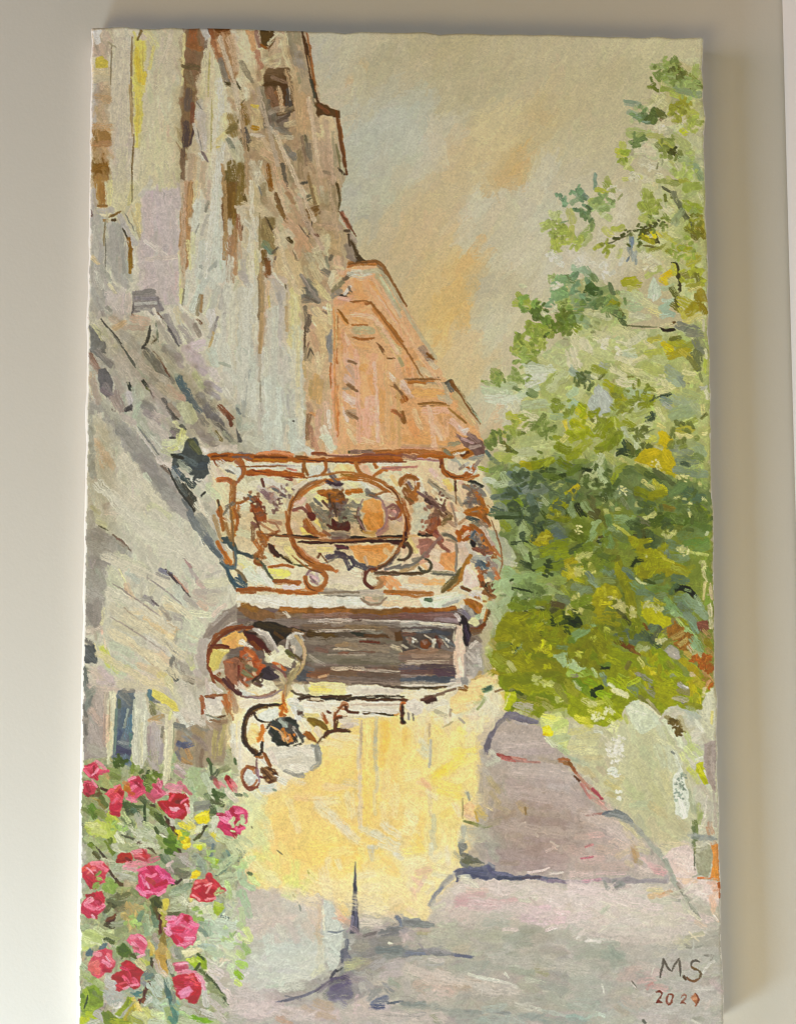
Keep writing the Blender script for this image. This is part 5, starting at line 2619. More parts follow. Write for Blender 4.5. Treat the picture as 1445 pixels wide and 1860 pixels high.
s 8a6860 5 20,92 46,92
s 94848a 4 30,94 48,95
s d2cbc4 2.4 0,96 24,97
s a8a6a2 4 0,99 24,98 44,100
s d8d0b8 2 16,97 46,99
F 2c1c28 49,92 53,90 58,96 60,106 58,118 55,116 54,104 50,98
s 4a3c50 3 55,100 58,112
s 8a8694 4 50,86 54,88
s dcd8dc 3 47,90 50,94
s 7c7480 4 54,88 58,92
F e2cab4 47,98 52,98 54,106 55,124 56,140 55,150 47,150 45,130 46,110
s e4d0b8 3 49,100 51,120
s d8bca0 3 47,124 48,140
s e8dcc0 3 50,128 53,144
s cfc8b0 3 43,102 46,112
s 9c9490 3 55,126 56,146
f a09890 56,116 70,112 72,150 56,150
s bcb4ac 5 58,124 64,130
s d0c8c0 4 60,118 66,114
s b0a8a0 6 60,136 66,144
s 8f8070 5 62,108 68,112
s 7a5a3c 4 62,106 68,104
s c4beb8 3 66,120 68,134
s a89060 4 68,140 64,148
f 6f6460 0,100 44,100 44,120 0,124
F 615854 0,102 44,102 44,118 0,122
s 4f5460 4 22,104 40,106
s 6a7078 4 10,104 22,104
s 7a5a4c 4 2,106 10,106
y b0aca4 2.4 2,104 24,103
s 757c80 5 34,110 44,116
F 8f5028 16,114 22,112 26,116 22,120 16,118
s 6a3a2c 3 30,110 34,118
F 7c4a3c 32,111 36,112 34,119 32,118
s d4d0bc 2.4 28,112 27,119
s a8a498 2 8,110 13,114
s 8a8478 2 5,114 14,120
s c8c4b4 2 0,116 4,119
s 9c9890 2 12,120 24,121
s 5c4034 2 12,120 15,121
s 837c78 4 36,118 44,120
s c0b8a8 1.6 20,108 26,112
s 8d8d88 2.4 4,110 8,116
s b8b4a8 1.6 36,112 40,118
f 8f7a68 0,122 46,120 46,150 0,150
s a08068 5 0,124 30,122
s 8a7468 6 0,128 24,128
s a8907c 4 10,126 40,126
y c0b4a0 3 6,131 40,131
y b4a898 3 0,134 30,130
s 6a6068 6 0,136 20,138
s 5a4a50 6 18,136 44,136
s 70524c 4 0,140 30,140
s 5c4450 6 30,140 44,142
s 8f8078 3 0,143 20,144
s 505664 5 16,146 44,147
s 667078 4 0,147 20,147
s d8d0c0 3 0,149 30,149
L T
f a8b088 80,60 130,50 130,120 80,120
F b8bca8 74,14 88,22 96,30 100,40 92,48 86,42 82,30
s a8a8a0 5 80,18 88,24
s b4b4ac 8 88,26 92,36
s c0c0b4 5 90,44 98,46
k 8c9c68 6 10 4 96,10 104,20 100,26
s 90982c 6 88,10 92,14
s a8b488 7 102,8 108,18
s aab890 6 104,14 102,24
s 54683c 4 84,4 104,4
s 6a7c5c 5 78,2 100,2
s 445430 3 82,5 106,5
s 3a4c30 3 96,27 112,27
s 4a5c3c 4 116,12 122,16
s 3c4c38 3 120,10 124,18
s 7c8c88 7 130,10 140,18
s 68787c 8 134,18 142,24
s 5c6c40 5 124,10 132,8
s 8a8c1c 7 130,2 144,6
s 9c9c3c 5 128,4 140,2
s 7c8420 4 134,6 144,8
k b0a414 5 12 4 120,24 126,22
s b8ac3c 4 118,24 128,22
s 8c9618 8 122,34 140,30
s 94a020 8 124,40 144,36
s 88941c 6 136,28 144,26
s 98a85c 7 110,30 116,34
s a4b088 7 104,30 110,38
s 9cb07c 8 110,40 122,48
s 48583c 5 104,44 112,48
s 3f4f2c 4 110,46 116,50
s 506030 3 112,36 114,44
s 7c9050 8 118,46 128,42
l 4f6020 2 118,50 130,46 138,43
s 88982c 6 120,52 136,48
s 80902c 6 126,50 144,44
s b0a81c 5 140,54 144,58
s 9cb488 9 90,52 100,58
s 94ac74 10 102,58 118,56
s a0b484 9 88,62 94,70
s a8bc90 8 82,66 90,62
s 90a868 8 112,62 128,58
s 98a860 7 120,58 140,60
s 84985c 8 104,66 124,68
d 3f4f28 2 5 10 98,68 106,66 112,70 118,72 108,76 100,76 114,64 96,60 122,70
k 7c9058 7 20 3 104,70 116,74 110,66
l 2c3c1c 1.6 96,66 106,68 114,70
s 6a7c48 6 118,66 122,70
s a0b07c 6 130,68 138,72
s 98a038 5 140,66 144,70
s 748060 6 136,74 144,76
s 7c8a80 6 138,76 144,80
k 748830 5 12 3 98,80 104,84 110,82
s 7c8c28 6 96,82 104,84
s 6c7c2c 5 104,80 120,78
s 788a34 6 114,78 128,76
s 6c6c50 6 124,82 132,84
s 6a5a40 5 130,80 140,82
s 3c4418 4 108,88 116,90
s 4f5c1c 4 112,86 130,88
s a8b890 6 84,82 92,78
s b0bc98 8 78,82 84,90
s bcbfa0 6 78,92 84,100
F 8c8c08 88,91 98,87 106,87 110,94 116,100 122,104 128,100 145,104 145,150 84,150 78,140 80,112 84,100
s 94940c 9 92,92 104,96
s 8a8a06 9 88,100 100,104
s 808610 8 96,104 112,100
s 9a9a14 8 104,96 116,106
s 7c8410 8 112,94 124,92
s 747c08 6 118,96 124,100
s 88880c 6 108,90 118,88
s 989818 5 120,90 128,92
s 34441c 4 130,92 136,98
s 3c4c20 5 132,98 144,96
s 2c3c18 4 136,92 144,92
s 5a5c38 5 132,86 140,88
s 44522c 4 118,101 123,103
s 3f4c28 3 121,98 122,108
s 90900c 10 128,104 140,108
s 848408 9 116,112 126,116
s b0ac28 3 118,118 126,114
s c0bc40 2.4 122,112 128,116
s a8a418 5 114,116 120,124
k b4b02c 4 10 2.4 118,120 124,118
s c8c860 2 100,107 103,110
s a0a020 4 92,110 102,116
s b8b448 2.4 98,112 96,116
s 98941c 6 80,112 92,110
s a89c58 5 78,114 82,118
s 7c8830 5 84,118 92,116
s 4a5c34 5 100,120 106,122
s 506038 3 96,116 98,122
s 8ca070 3 100,124 106,116
s a8a878 3 108,118 104,124
s 909010 8 104,124 112,132
s 7c8608 9 112,124 128,128
s 8a8a04 9 120,132 134,138
s 9a9810 8 100,134 116,140
s c0bc58 2 90,124 98,122
s 8f9430 6 84,126 92,132
s 98a03c 6 78,130 88,136
s 848c20 7 88,136 100,142
s b0b070 4 94,132 98,138
s a8a848 3 92,138 94,142
s 8a9008 9 92,146 112,144
s 7c8404 9 108,146 136,144
s 909814 6 128,116 136,112
s 7c9468 4 136,118 144,119
F a8bf94 131,126 138,124 145,122 145,134 141,136 136,130
s b0c49c 3 132,126 142,128
s dcc48c 4 70,146 80,138
s e4c898 7 68,148 82,146
s a8942c 3 78,138 84,142
s c8a868 4 62,148 70,144
s b0a488 5 72,128 76,136
T 1030 930
L T
f 8c9640 0,0 126,0 128,80 128,150 0,150
s 7c8a2c 8 8,8 20,16
s 6a7820 8 4,20 16,24
s 6f6c40 6 20,2 28,6
s 7a7c34 6 30,4 36,10
s 9ab088 8 44,6 56,8
s 8aa068 7 50,14 60,8
s 7c9860 6 36,4 40,14
s 586830 7 62,12 80,4
s 5c7028 9 76,10 92,6
s 6a8034 9 88,4 104,8
s 60782c 8 104,10 118,4
s 7a9058 10 100,20 118,16
s 6c8440 8 108,8 122,14
s 6f9044 8 104,28 120,26
s 7a9450 6 112,34 122,30
s 8ca060 4 96,6 100,8
k ccc88c 3 5 2.4 70,3 74,1 108,3 92,18 88,20
s 78785c 5 62,6 70,10
s 4f5428 6 64,18 74,22
s 3c3c1c 4 66,22 72,26
s 5f6438 6 60,20 70,18
s 6a7850 6 74,22 84,26
s 7c8c74 7 74,28 86,34
s 84948a 6 78,32 88,38
s 7c9070 7 88,28 100,32
s 8a9c78 7 92,40 104,40
s a8bc98 4 20,20 25,10 27,8
s 98b080 5 17,30 24,18
s b0c094 3 22,10 28,8
s 90a068 6 28,34 20,32
s 88a098 5 30,28 36,30
s a0b0a8 3 28,24 34,28
s 3f4a34 3.4 27,26 31,26
s 5a5034 3 28,22 34,21
s 84a068 6 34,18 38,30
s 98a888 5 38,14 46,20
s 7c8c58 6 42,20 50,24
s d0cc78 2 41,11 48,16 54,20
s c8c458 2.6 48,16 54,21
s 56683c 6 4,34 14,30
s 4a5c34 5 8,40 4,42
s 708034 7 20,38 30,42
s 6a7c3c 6 30,38 38,42
s b8a81c 6 0,44 10,40
s c4b828 8 2,54 14,48
s c0b440 6 0,48 8,58
k ccc87c 4 16 2.4 12,42 18,46 16,40 20,52 10,52
s bcbc78 5 12,40 20,36
s 9aa044 6 20,50 26,44
s a8a80c 4 8,58 14,60
F a49c08 52,20 60,22 72,28 82,34 88,42 100,46 108,52 104,56 90,56 78,58 66,60 58,50 64,46 66,38 60,34 54,28
s b0a80c 7 56,24 70,30
s a8a410 6 68,40 84,40
s b0ac18 6 70,48 90,46
s 9c9808 6 62,52 76,54
s d0c848 4 77,35 84,40
s c0b83c 3 84,40 92,44
s a8a840 5 92,48 104,54
s 94982c 4 104,50 110,48
F 34421c 54,48 58,42 64,37 67,37 66,43 60,45 57,49
s 4a5c28 2 60,40 66,38
s c8c88c 2 68,36 69,39
F 98980c 37,40 46,40 52,50 60,60 62,66 58,70 60,80 62,90 64,104 58,104 52,90 50,70 44,58 38,50
s a8a40c 6 42,46 48,58
s 9a9a10 6 48,62 56,74
s a09c10 6 54,72 58,88
s 90980c 5 58,92 62,104
s b8b440 3 58,90 60,100
s 7a7c30 5 38,42 44,40
s 7c9094 6 32,46 38,52
s 84a0a0 5 30,50 40,56
s 7c9490 5 50,50 56,56
s 6a8080 3 52,54 58,58
s 7c9098 5 18,54 24,62
s 90a49c 4 20,60 28,66
s 8a9c8c 7 6,66 18,68
s 90a490 5 10,72 16,66
s 94a06c 6 26,60 38,60
F b0a808 20,74 28,66 34,62 44,66 48,72 44,78 34,84 28,92 22,86
s bcb410 7 26,72 40,68
s a8a008 7 28,82 38,76
s c8c038 2.4 32,66 34,74
s b4b020 4 40,76 48,82
s c8c460 2.4 36,80 42,74
s a8a01c 7 30,92 44,90
s a09c14 6 34,96 44,100
s 9c9c1c 5 24,94 30,98
k ccc490 4 14 2.4 40,78 46,82 50,86 44,80 56,88
s 6a6c40 4 44,86 50,92
s 5c5c34 3 50,92 54,98
s c0bc70 3 52,88 60,88
s 84a080 8 58,64 66,70
s 7c9488 6 62,70 74,72
s 7a9064 7 70,62 80,58
s 7c9850 7 74,66 86,66
s 6a7c3c 4 76,58 84,56
s 4f6028 3 68,60 76,62
s dcdcb0 2 60,58 64,62 68,63
s 8ca088 7 70,78 84,74
s 7c9478 6 82,86 92,84
s 8cac78 6 86,78 98,90
s 98b084 5 92,88 102,94
s 6a8068 7 94,58 104,60
F 1c2814 92,66 96,62 102,64 108,66 113,72 112,76 106,72 100,70 94,70
s 24341c 3 94,64 108,70
s 90a078 3 103,68 107,69
s 607858 5 90,70 96,64
s 84a098 8 96,76 106,80
s 90a8a0 8 104,76 116,84
s 7c9098 6 98,82 108,88
s 8aa0a4 7 104,90 112,98
s 98aca4 6 114,86 122,92
s a0b4a8 4 112,74 116,80
s 84a0a0 5 108,98 112,104
F c0b80c 64,78 74,80 84,90 92,94 90,102 84,106 80,102 70,98 66,92
s ccc41c 5 72,88 82,96
s c0bc14 4 80,98 88,104
s c4bc40 3 76,76 82,80
s b0b030 5 68,80 80,82
k d0cc94 3 8 2 70,80 76,84 80,84
s 98a410 4 84,108 80,112
s c4c860 3 78,104 80,112 88,102
s 8f5a18 3 66,98 70,102
s 6c7c74 5 72,100 80,102
s 7c9070 4 74,104 78,100
s 5a6a58 6 66,106 74,112
s 50604c 6 72,110 80,116
s 6c705c 5 80,102 76,110
s 8c8854 6 86,104 94,100
s 988c60 5 92,96 98,94
s 9c9c1c 4 100,94 104,98
s b8c478 3 96,94 104,104
s a8c088 6 102,104 110,110
s 98b890 5 106,110 110,118
F 98584a 113,96 122,94 125,102 118,106 113,102
s a06050 3 114,98 122,100
s b08a60 5 120,104 124,108
k a8702c 6 20 3 96,108 100,114 94,104 104,112
s b89858 4 92,110 100,106
s c0a868 4 98,116 104,112
s d0b898 4 106,118 108,122
s 90a884 7 110,112 116,120
s a89858 5 116,108 122,114
s 98861c 5 122,112 125,118
s b08c50 4 122,120 126,124
s ccc488 3 78,112 84,114
s c8c4a0 4 80,114 86,112
s 8c8a3c 4 84,118 90,112
F 6f8070 40,108 52,102 62,106 66,112 58,116 46,114
s 8c9484 5 46,110 54,110
s 647860 6 56,108 68,110
s 6f4a20 4 42,113 50,116 58,122
s 8a5018 4 44,114 56,118
s 94642c 3 56,120 62,126
s a8b078 6 62,118 70,120
s b4b88c 4 64,122 70,118
s 98a4b0 3 84,122 90,118
F b0a8a8 85,120 92,117 97,122 100,130 94,128 88,126
s bcb4b4 3 88,120 94,124
s 7c8c1c 8 4,90 10,100
F 2c3c1c 0,88 8,90 13,98 10,102 2,100 0,98
s 1f3014 3 4,96 12,100
s 4f6028 4 2,86 10,88
k c4c080 4 8 2.4 8,76 16,78 12,84 3,86
s d0cc98 3 2,85 4,87
s 6c7c28 5 12,80 22,84
s 84982c 7 6,80 18,76
s 84a070 6 6,108 18,102
s 90b084 5 8,112 22,100
s 708c34 6 2,112 8,116
F 8f9408 24,104 34,106 38,116 46,120 62,126 76,142 84,150 0,150 0,120 10,110
s 9c9c10 8 24,104 36,112
s 8a9008 8 14,114 24,122
s 7c8808 7 12,120 20,126
s 98a010 8 36,122 50,126
s 8c980c 9 44,130 60,134
s a0a418 6 34,128 44,132
s 7c8c0c 7 20,124 28,130
k c0c458 3 8 2 10,124 22,112 34,104 30,126
s c4c45c 2.6 28,126 33,124
s 7c7434 4 52,136 54,132
s c8c474 3 62,128 68,136 76,142
s d4c838 4 68,136 78,144 84,149
s d0c028 3 70,138 80,147
F 94a00c 74,118 84,120 90,128 98,136 104,150 86,150 76,140 68,128
s 8a9a10 6 76,124 88,134
s 7c8c1c 5 86,134 96,142
s a0a81c 5 92,140 104,148
s 88902c 4 76,136 80,140
s 8f9870 5 92,144 98,148
s 8c8c30 4 88,132 92,136
s b0a014 6 100,130 112,140
s a89010 7 108,138 118,146
s b89828 5 112,126 118,134
s c0a050 5 104,124 110,128
s b0ac80 6 112,124 120,126
s a06c28 5 120,130 126,136
s b08850 5 120,140 126,148
k a85c20 4 12 2.4 122,128 124,138 118,134 112,130
s c4b084 5 108,142 114,149
s 8c9068 5 56,142 68,148
s 9a9490 4 60,140 66,144
s 98a838 5 46,144 54,149
s b8c848 3 48,148 56,144
s 6c8838 4 26,136 36,134
F 2c3a20 27,134 32,136 38,136 36,138 30,138
s 8ca484 4 30,142 36,149
F b8d0a8 0,128 8,130 14,134 16,138 8,140 0,136
s c8dcc0 4 2,130 12,134
s a8c060 8 4,142 18,146
s 90a83c 6 16,140 22,146
s b4c490 4 22,138 26,144
s 988c80 3 4,144 8,143
s c4c8a4 2.4 122,18 121,20
s ccc494 3 118,52 122,60
s d0c088 2.6 120,62 119,76
s d8ccb0 4 124,82 126,100
s ccb894 3 125,64 126,76
s c0c474 2.6 104,34 122,38
k ccc88c 3 6 2 98,31 104,34 118,45 120,48
s 7a9040 5 122,50 125,60
s 88a040 4 122,72 122,80
T 130 1230
L W
f c9bfaa 9,0 92,0 92,14 60,14 40,14 9,16
s c4b6b4 6 24,4 36,6
s cbb9a6 6 18,10 38,12
s c9c0a0 8 44,6 66,8
s d2c49c 6 66,4 80,4
s c9c6a0 6 84,2 92,16
f a39a90 9,10 30,10 38,14 38,70 9,72
s 7d8278 5 10,6 16,16 12,28
s 8a9088 5 14,16 20,10
s 77746a 3 10,24 13,34
s b8aa9c 8 24,12 26,32
s c0aa98 6 18,30 26,40
s b0a49a 7 18,44 24,60
s 8f8a80 5 12,40 12,58
s 77736a 3 12,42 14,50
s aaa596 8 18,62 28,66
s b09886 3 30,20 29,60
s c0b49c 3 30,14 30,30
F d4cfae 32,12 40,14 39,34 37,50 36,66 34,72 30,66 31,40
s d8d4b4 4 36,14 35,40
s d6c89c 4 34,40 33,62
s d4b89a 3 32,34 31,56
s cfcfa8 5 34,58 33,74
l b0a080 1.2 34,20 33,50
F 6a757a 40,12 56,12 55,30 54,50 52,70 50,78 44,76 36,70 38,40
s 5c6e7c 6 46,30 44,46
s 4f5c74 5 40,54 42,48
s 7c7f78 5 44,14 52,22
s 8a8478 4 46,12 54,12
s 5f6a50 3 42,20 42,26
s 688490 4 52,36 48,52
s 5a8090 3 53,34 52,46
s 52546e 6 40,62 50,66
s 4a4a66 4 40,66 48,66
s 8a94a0 3 42,56 52,58
s 647884 5 48,70 50,78
s 6f8a94 2.4 39,28 38,66
s 9aa8a8 2 50,28 46,44
s 5d8278 3 52,50 53,60
F cdcdb8 56,14 66,14 69,30 67,44 66,70 62,80 54,80 53,62 54,44 55,28
s c9c6b4 4 60,14 60,26
s d4d4be 5 58,30 57,60
s d8d8c2 4 64,34 62,66
s c0c0a4 2 60,36 58,76
s d0cca8 2 62,40 61,76
s b4b8a8 2 55,20 54,46
s cfcfba 4 56,62 56,80
s b8b094 3 66,16 68,30
F 6f8a92 66,12 70,11 73,18 70,24 67,22
s 7a8088 5 70,18 76,22
s 5c7c84 3 68,12 69,20
s 7a7850 5 70,26 72,32
s 8a8a60 3 69,22 76,28
s b09460 4 70,38 80,34
s c4a070 3 68,38 78,40
s d0c4ac 4 70,40 82,42
s b4aaa8 8 72,44 76,60
s a8a0a4 6 70,54 70,66
s b8b4b8 6 76,50 78,70
s a89c94 5 72,66 74,80
s 9c8c88 3 68,44 67,64
s 8a8470 2.4 80,44 79,52
s 9c9498 4 80,60 78,74
s b0a8a4 5 68,72 76,84
F d8cc66 71,8 78,13 86,18 94,24 94,30 88,28 80,23 70,16
s e0d670 4 73,12 86,21
s d4c45c 3 82,21 93,27
s ccc490 5 76,26 86,30
s d8d0a4 4 86,8 96,22
s c8c4a8 6 92,10 96,26
F dad4b0 82,32 92,30 90,44 89,60 87,80 83,95 79,95 81,78 82,60
s d8ccac 4 86,38 86,56
s dcd8b4 3 83,56 82,90
s d4d0a4 3 88,60 85,88
s d8d890 3 87,30 86,36
s 9c9c7c 1.4 90,40 89,62
s c8c0ac 8 96,8 104,20
s cfc8b4 9 104,20 108,36
s d0c8b8 6 98,30 114,40
s d4d4c8 5 92,32 100,42
s d8dcd8 4 100,42 106,41
s b4a890 6 100,0 114,4
s a89c88 5 112,8 118,4
s 8f9088 5 94,44 104,50
s 7a7c74 4 91,42 98,44
s 8f8a7c 6 106,46 118,48
f 9c8c70 106,42 134,40 136,80 96,82 90,60 94,46
s 8c7c70 5 108,52 118,62
s a08a62 6 108,46 114,50
s 636a84 5 94,60 104,58
s 5a5c72 4 94,58 100,62
s 8a90a0 3 98,52 104,56
s 7a7c8c 3 92,66 96,72
s b08a58 4 101,64 104,70
s a88454 4 98,72 104,76
s 94846c 7 112,60 112,76
s a4927a 6 120,50 122,70
s 8a745c 3 114,64 113,78
s a89a62 4 126,46 124,70
s b0a464 4 134,42 130,66
s 9a8060 5 128,40 136,38
s a08a70 5 120,40 128,44
s b4a894 5 92,76 104,80
s c4b0b0 4 92,78 98,84
s b09090 3 90,82 98,88
L C
F d8d0be 117,18 130,17 134,26 130,34 122,34 116,28
s d4ccc0 5 122,6 130,12
s d0c8bc 6 120,10 124,22
s c8b8a8 3 118,2 120,16
s a8623c 4 114,18 116,30
s 8f4a24 2.4 114,20 114,32
s 7c4c34 2.6 118,17 124,18
s 94603c 2.4 126,16 134,16
s b46a30 4 134,18 138,28
s c0743c 4 138,14 142,24
s b8703c 3 132,22 138,30
s dcd8c4 4 118,30 122,38
s 8a6a4c 2 122,38 130,39
s 6a4c30 2 128,36 134,34
s a87848 4 136,28 140,36
F 6e3614 136,0 145,0 145,14 140,10 136,4
s 7c3c14 3 124,0 132,3
s 4f2a14 3 140,8 145,14
s 9a5a34 4 132,4 140,12
s b09474 4 140,14 144,30
L W
s cfcab8 4 140,44 144,80
s b8ac84 4 138,34 140,50
s dcdccc 4 142,42 142,56
L G
f b0b890 96,80 130,76 145,76 145,150 100,150 100,110
f a4ab82 6,92 60,92 100,110 100,150 6,150
s a8b888 9 106,84 112,96
s a4b080 8 108,98 118,102
s b8c4a8 6 116,86 122,100
s b0bc94 7 102,92 108,108
s c4c8a8 6 122,96 124,110
s 8c9064 5 130,82 138,78
s b0b088 7 138,72 144,80
s 4f6238 3.4 120,72 122,77
s 506040 2.4 122,78 123,86
s 5c6a4c 4 128,82 124,88
s 6c6a5c 3 122,88 127,89
s 5a7044 2.4 143,72 144,76
s 566c3c 5 126,102 132,104
s 486030 4 124,100 128,108
s 7c8c60 5 118,104 124,112
s 8c9c78 4 134,100 142,108
s d4ccb4 5 136,100 144,108
s c8ccac 5 140,94 144,102
s 5c6440 4 122,108 132,112
s 909484 6 108,112 118,110
s 84867c 4 108,116 120,112
s 4c5c38 4 122,114 126,120
s 74804c 5 118,118 124,122
k 4c6424 3 6 2.6 42,72 46,75 40,76
s 8c9c5c 6 34,82 44,86
s 7c8c48 5 36,86 42,90
s a8ac8c 6 48,80 46,90
s c4c080 3 52,88 54,82
s 7f9440 4 54,78 53,84
s 98a868 5 58,80 58,90
s 5c7038 3 62,82 60,84
s 3f5424 2.6 67,82 66,86
s 4c6030 5 64,88 66,94
k 6a8030 4 8 3 70,90 74,86 70,98
s 8a9a58 5 66,92 74,96
s 9aaa70 8 26,92 40,94
s b4b478 6 32,96 28,88
s d0a878 3 30,84 33,88
s 6c5a34 3 14,104 26,102
s 7a5c30 3.4 22,96 26,106
s 5a3c1c 2.4 26,97 31,99
s a89c60 4 14,106 22,108
s 8c8040 4 24,108 28,114
s 68783c 5 26,106 30,112
s 98a078 7 10,106 20,112
s 7a8c4c 6 12,116 20,120
s 5f8424 5 16,116 20,122
s 6c9430 4 18,112 22,118
s 88984c 5 22,118 32,122
s 50683c 5 46,112 60,114
s 44583c 4 48,118 58,120
s 5c7860 4 54,116 60,126
s 4a6434 4 44,108 48,114
s 74845c 5 46,124 54,128
s 364c20 2.4 64,108 64,128
s 5a6a44 4 58,104 66,110
s 7c8c50 5 68,112 74,118
s 6c7c34 4 70,118 76,124
s 4c5c28 4 74,120 80,128
s 5c4c30 2.4 70,112 80,116
s 465c28 4 78,122 84,132
s 98a058 5 80,118 76,112
s a8ac9c 6 58,122 62,128
s b4b4a8 4 60,124 60,130
F c0cc64 12,128 24,124 38,130 40,138 32,142 20,140 10,134
s d4d88c 4 14,128 24,130
s dce0a0 3 16,130 22,128
s c4d050 6 34,120 40,128
s b4c848 5 32,124 38,132
s b8c85c 7 34,132 38,142
s c8d080 5 20,134 28,136
s 5a6450 3 8,128 9,138
s 8a9470 4 10,134 12,144
s d0d8b0 5 42,128 46,136
s c4d098 4 46,120 50,126
s d8dcb8 5 40,138 44,146
s b0bc84 6 14,142 22,146
s 6c8424 3.4 16,146 20,149
s 5c7420 4 34,142 36,149
s 98a868 5 24,142 32,148
s d0d4bc 6 52,132 60,138
s 8f9880 4 46,132 50,136
l 5a5c44 2 44,138 50,140 56,142 64,148
s b8c0a0 7 60,134 70,140
s cfd0b0 6 56,144 66,149
s c4c8ac 5 70,136 82,142
s a8b48c 5 76,130 84,136
s bcc890 4 64,128 74,132
s 8a9c4c 5 76,140 82,146
F 5f8418 80,142 88,138 94,144 94,150 78,150
s 4f7014 4 82,142 90,146
s 70902c 4 86,134 90,140
s 4a5c30 3 74,132 76,136
l 4c3420 2.6 82,122 88,130 94,140
s 5a3a28 3 84,126 90,134
s cfc8a0 5 92,120 100,124
s d0d0c0 5 88,120 88,128
s d8d8a0 5 96,120 106,126
F e8d818 108,122 114,118 119,115 121,124 118,128 110,128
s f0e448 3 110,122 118,120
s d8d060 5 104,128 108,134
s e4d840 5 96,128 102,132
F e8d408 91,134 98,134 102,138 104,146 102,150 96,148
s f4e42c 3 94,136 102,148
s d4b808 3 94,140 98,146
s dcdc90 4 104,136 112,132
s d8dcb4 5 110,134 116,130
s c8d488 5 118,134 124,140
s e0dc8c 4 122,138 126,142
s d8cc48 4 124,138 130,142
s 4c4a28 2 118,130 112,140
s 5c6030 3 108,142 112,138
s 8a948c 5 114,144 124,146
s 9aa49c 5 118,138 124,144
s b8bc98 5 110,146 116,149
s c4cc9c 8 130,138 142,146
s b8d080 3 108,148 116,149
s d4d8bc 6 126,124 124,134
s ccd4b0 6 104,112 104,120
s dcd4cc 3 100,104 102,118
L rose1
F d84c62 10,78 15,75 21,74 24,78 27,82 24,86 22,90 16,88 11,83
s e86078 3 13,80 20,78
s c83850 3 18,84 22,88
s f08098 2 12,82 16,86
s e45a74 3 22,82 30,82
s d86078 3 26,84 32,82
s b42c44 2 20,78 20,84
s f8b0bc 1.6 18,86 24,80
s dca8a8 3 22,74 30,80
L rose2
F d44c60 9,94 14,90 19,92 22,96 20,102 14,104 10,99
s e87084 3 12,92 20,94
s b83048 3 14,94 16,100
s f0a8b0 2 18,90 22,96
s c44054 2 10,96 14,102
s a83c44 2.4 14,102 15,104
L rose3
F e4505c 29,102 36,97 42,94 46,98 46,106 44,114 41,121 36,118 33,112 34,106
s ec7078 3 32,102 38,98
s c01c2c 3.4 40,99 44,102
s f06878 4 40,104 44,108
s d83050 5 36,114 42,112
s cc2048 4 36,118 41,120
s f07a90 2 36,110 40,106
s f4a4a8 2 38,96 42,95
s e87050 2.4 38,100 42,96
L rose4
F e05070 48,92 54,88 60,88 63,94 64,102 58,106 52,110 50,104 48,98
s c83850 4 54,90 60,92
s d02c50 3 58,88 61,92
s f090a4 3 52,98 58,94
s e86c88 5 54,104 62,100
s f4b0bc 2 50,90 56,88
s e8a0ac 4 50,106 56,108
s b82848 2 56,92 60,96
F c88c1c 46,94 50,93 52,98 49,101 45,98
s d8a050 3 46,92 50,94
s d87038 3 50,100 54,102
L rose5
F d87088 74,92 80,90 80,98 84,102 78,106 70,108 66,104 70,98
s e48ca0 4 74,96 80,102
s d04868 3 72,94 78,100
s f0a8b4 3 76,90 78,96
s c85c70 3 70,106 78,104
s e0a4a8 5 84,96 94,100
s d8a0a8 4 86,94 96,96
s d08090 3 94,92 100,98
s e8bcb8 4 84,102 90,100
s c8787c 3 98,98 104,102
s c46870 4 66,102 72,108
L rose6
F cc2434 88,102 94,101 102,105 103,112 100,120 96,124 86,123 80,116 76,112 78,108 84,108
s d81c2c 5 88,104 96,106
s b41828 4 90,108 100,108
s 8c3c34 3 92,109 98,109
s c82030 5 98,104 101,112
F f4ccd0 86,113 94,113 96,116 92,118 87,116
s e8647c 4 84,118 92,120
s d83850 4 80,112 86,118
s dc4860 4 90,122 97,118
s f08898 1.8 96,110 102,106
s f0d0c8 3 100,112 102,118
s e85868 2 86,108 90,103
s c02038 3 77,110 82,114
L rose7
s b8685c 4 126,90 128,94
s c8847c 3 125,92 129,96
F c42834 134,86 139,86 141,91 138,94 135,90
s d8686c 4 138,92 142,98
s a01c24 2.4 137,87 140,92
s e08c8c 3 140,90 144,96
s dcaca4 3 130,92 134,96
L rose8
F dc4874 128,120 134,118 141,114 147,122 148,132 142,140 134,136 126,131 130,126
F e05880 140,114 148,112 154,118 153,130 148,138 142,139 134,134 136,124
s c42c50 4 140,116 144,122
s f494b4 4 132,124 140,128
s f8b0c8 2.6 128,120 136,124
s d83468 5 134,130 142,134
s c02048 3 141,134 144,140
s f0a0c0 3 136,118 140,126
s b82c4c 3 128,120 132,120
s e87098 3 146,116 152,122
s b81c48 4 144,126 148,128
s f08cac 3 146,132 150,126
T 430 1230
L Y
f ece0c0 0,16 20,20 60,44 70,70 40,100 10,110 0,104
f f0cc74 70,55 90,50 145,30 145,150 20,150 20,105 50,95
f d8dca0 0,100 14,104 24,116 24,150 0,150
L C
s d8c8b0 8 2,8 8,16
s c4a490 5 0,4 6,2
F e4dcb8 14,4 22,1 32,4 38,10 30,14 20,15 10,12
s ece4c4 4 22,8 32,10
s 7c5c40 3 14,4 20,8
s 5a4428 2.6 18,2 20,7
s d8dcd4 4 4,12 14,17
s c8ccc8 3 6,14 10,18
s 8c6a54 2.4 4,17 16,18 26,16 34,12
s a8806c 2 20,18 30,15
s 6a4a3c 4 0,12 2,14
s b0a078 5 42,2 46,10
s 9c8c68 3 40,10 46,4
s 5c5e60 4 54,1 62,2
s e8dcc0 6 4,24 20,22
s e4d4b8 6 22,22 36,17
s b4703c 2.4 42,12 40,22
s 9c8068 3 44,2 42,16
L B
f e6dcc0 48,6 130,8 145,9 145,34 50,40
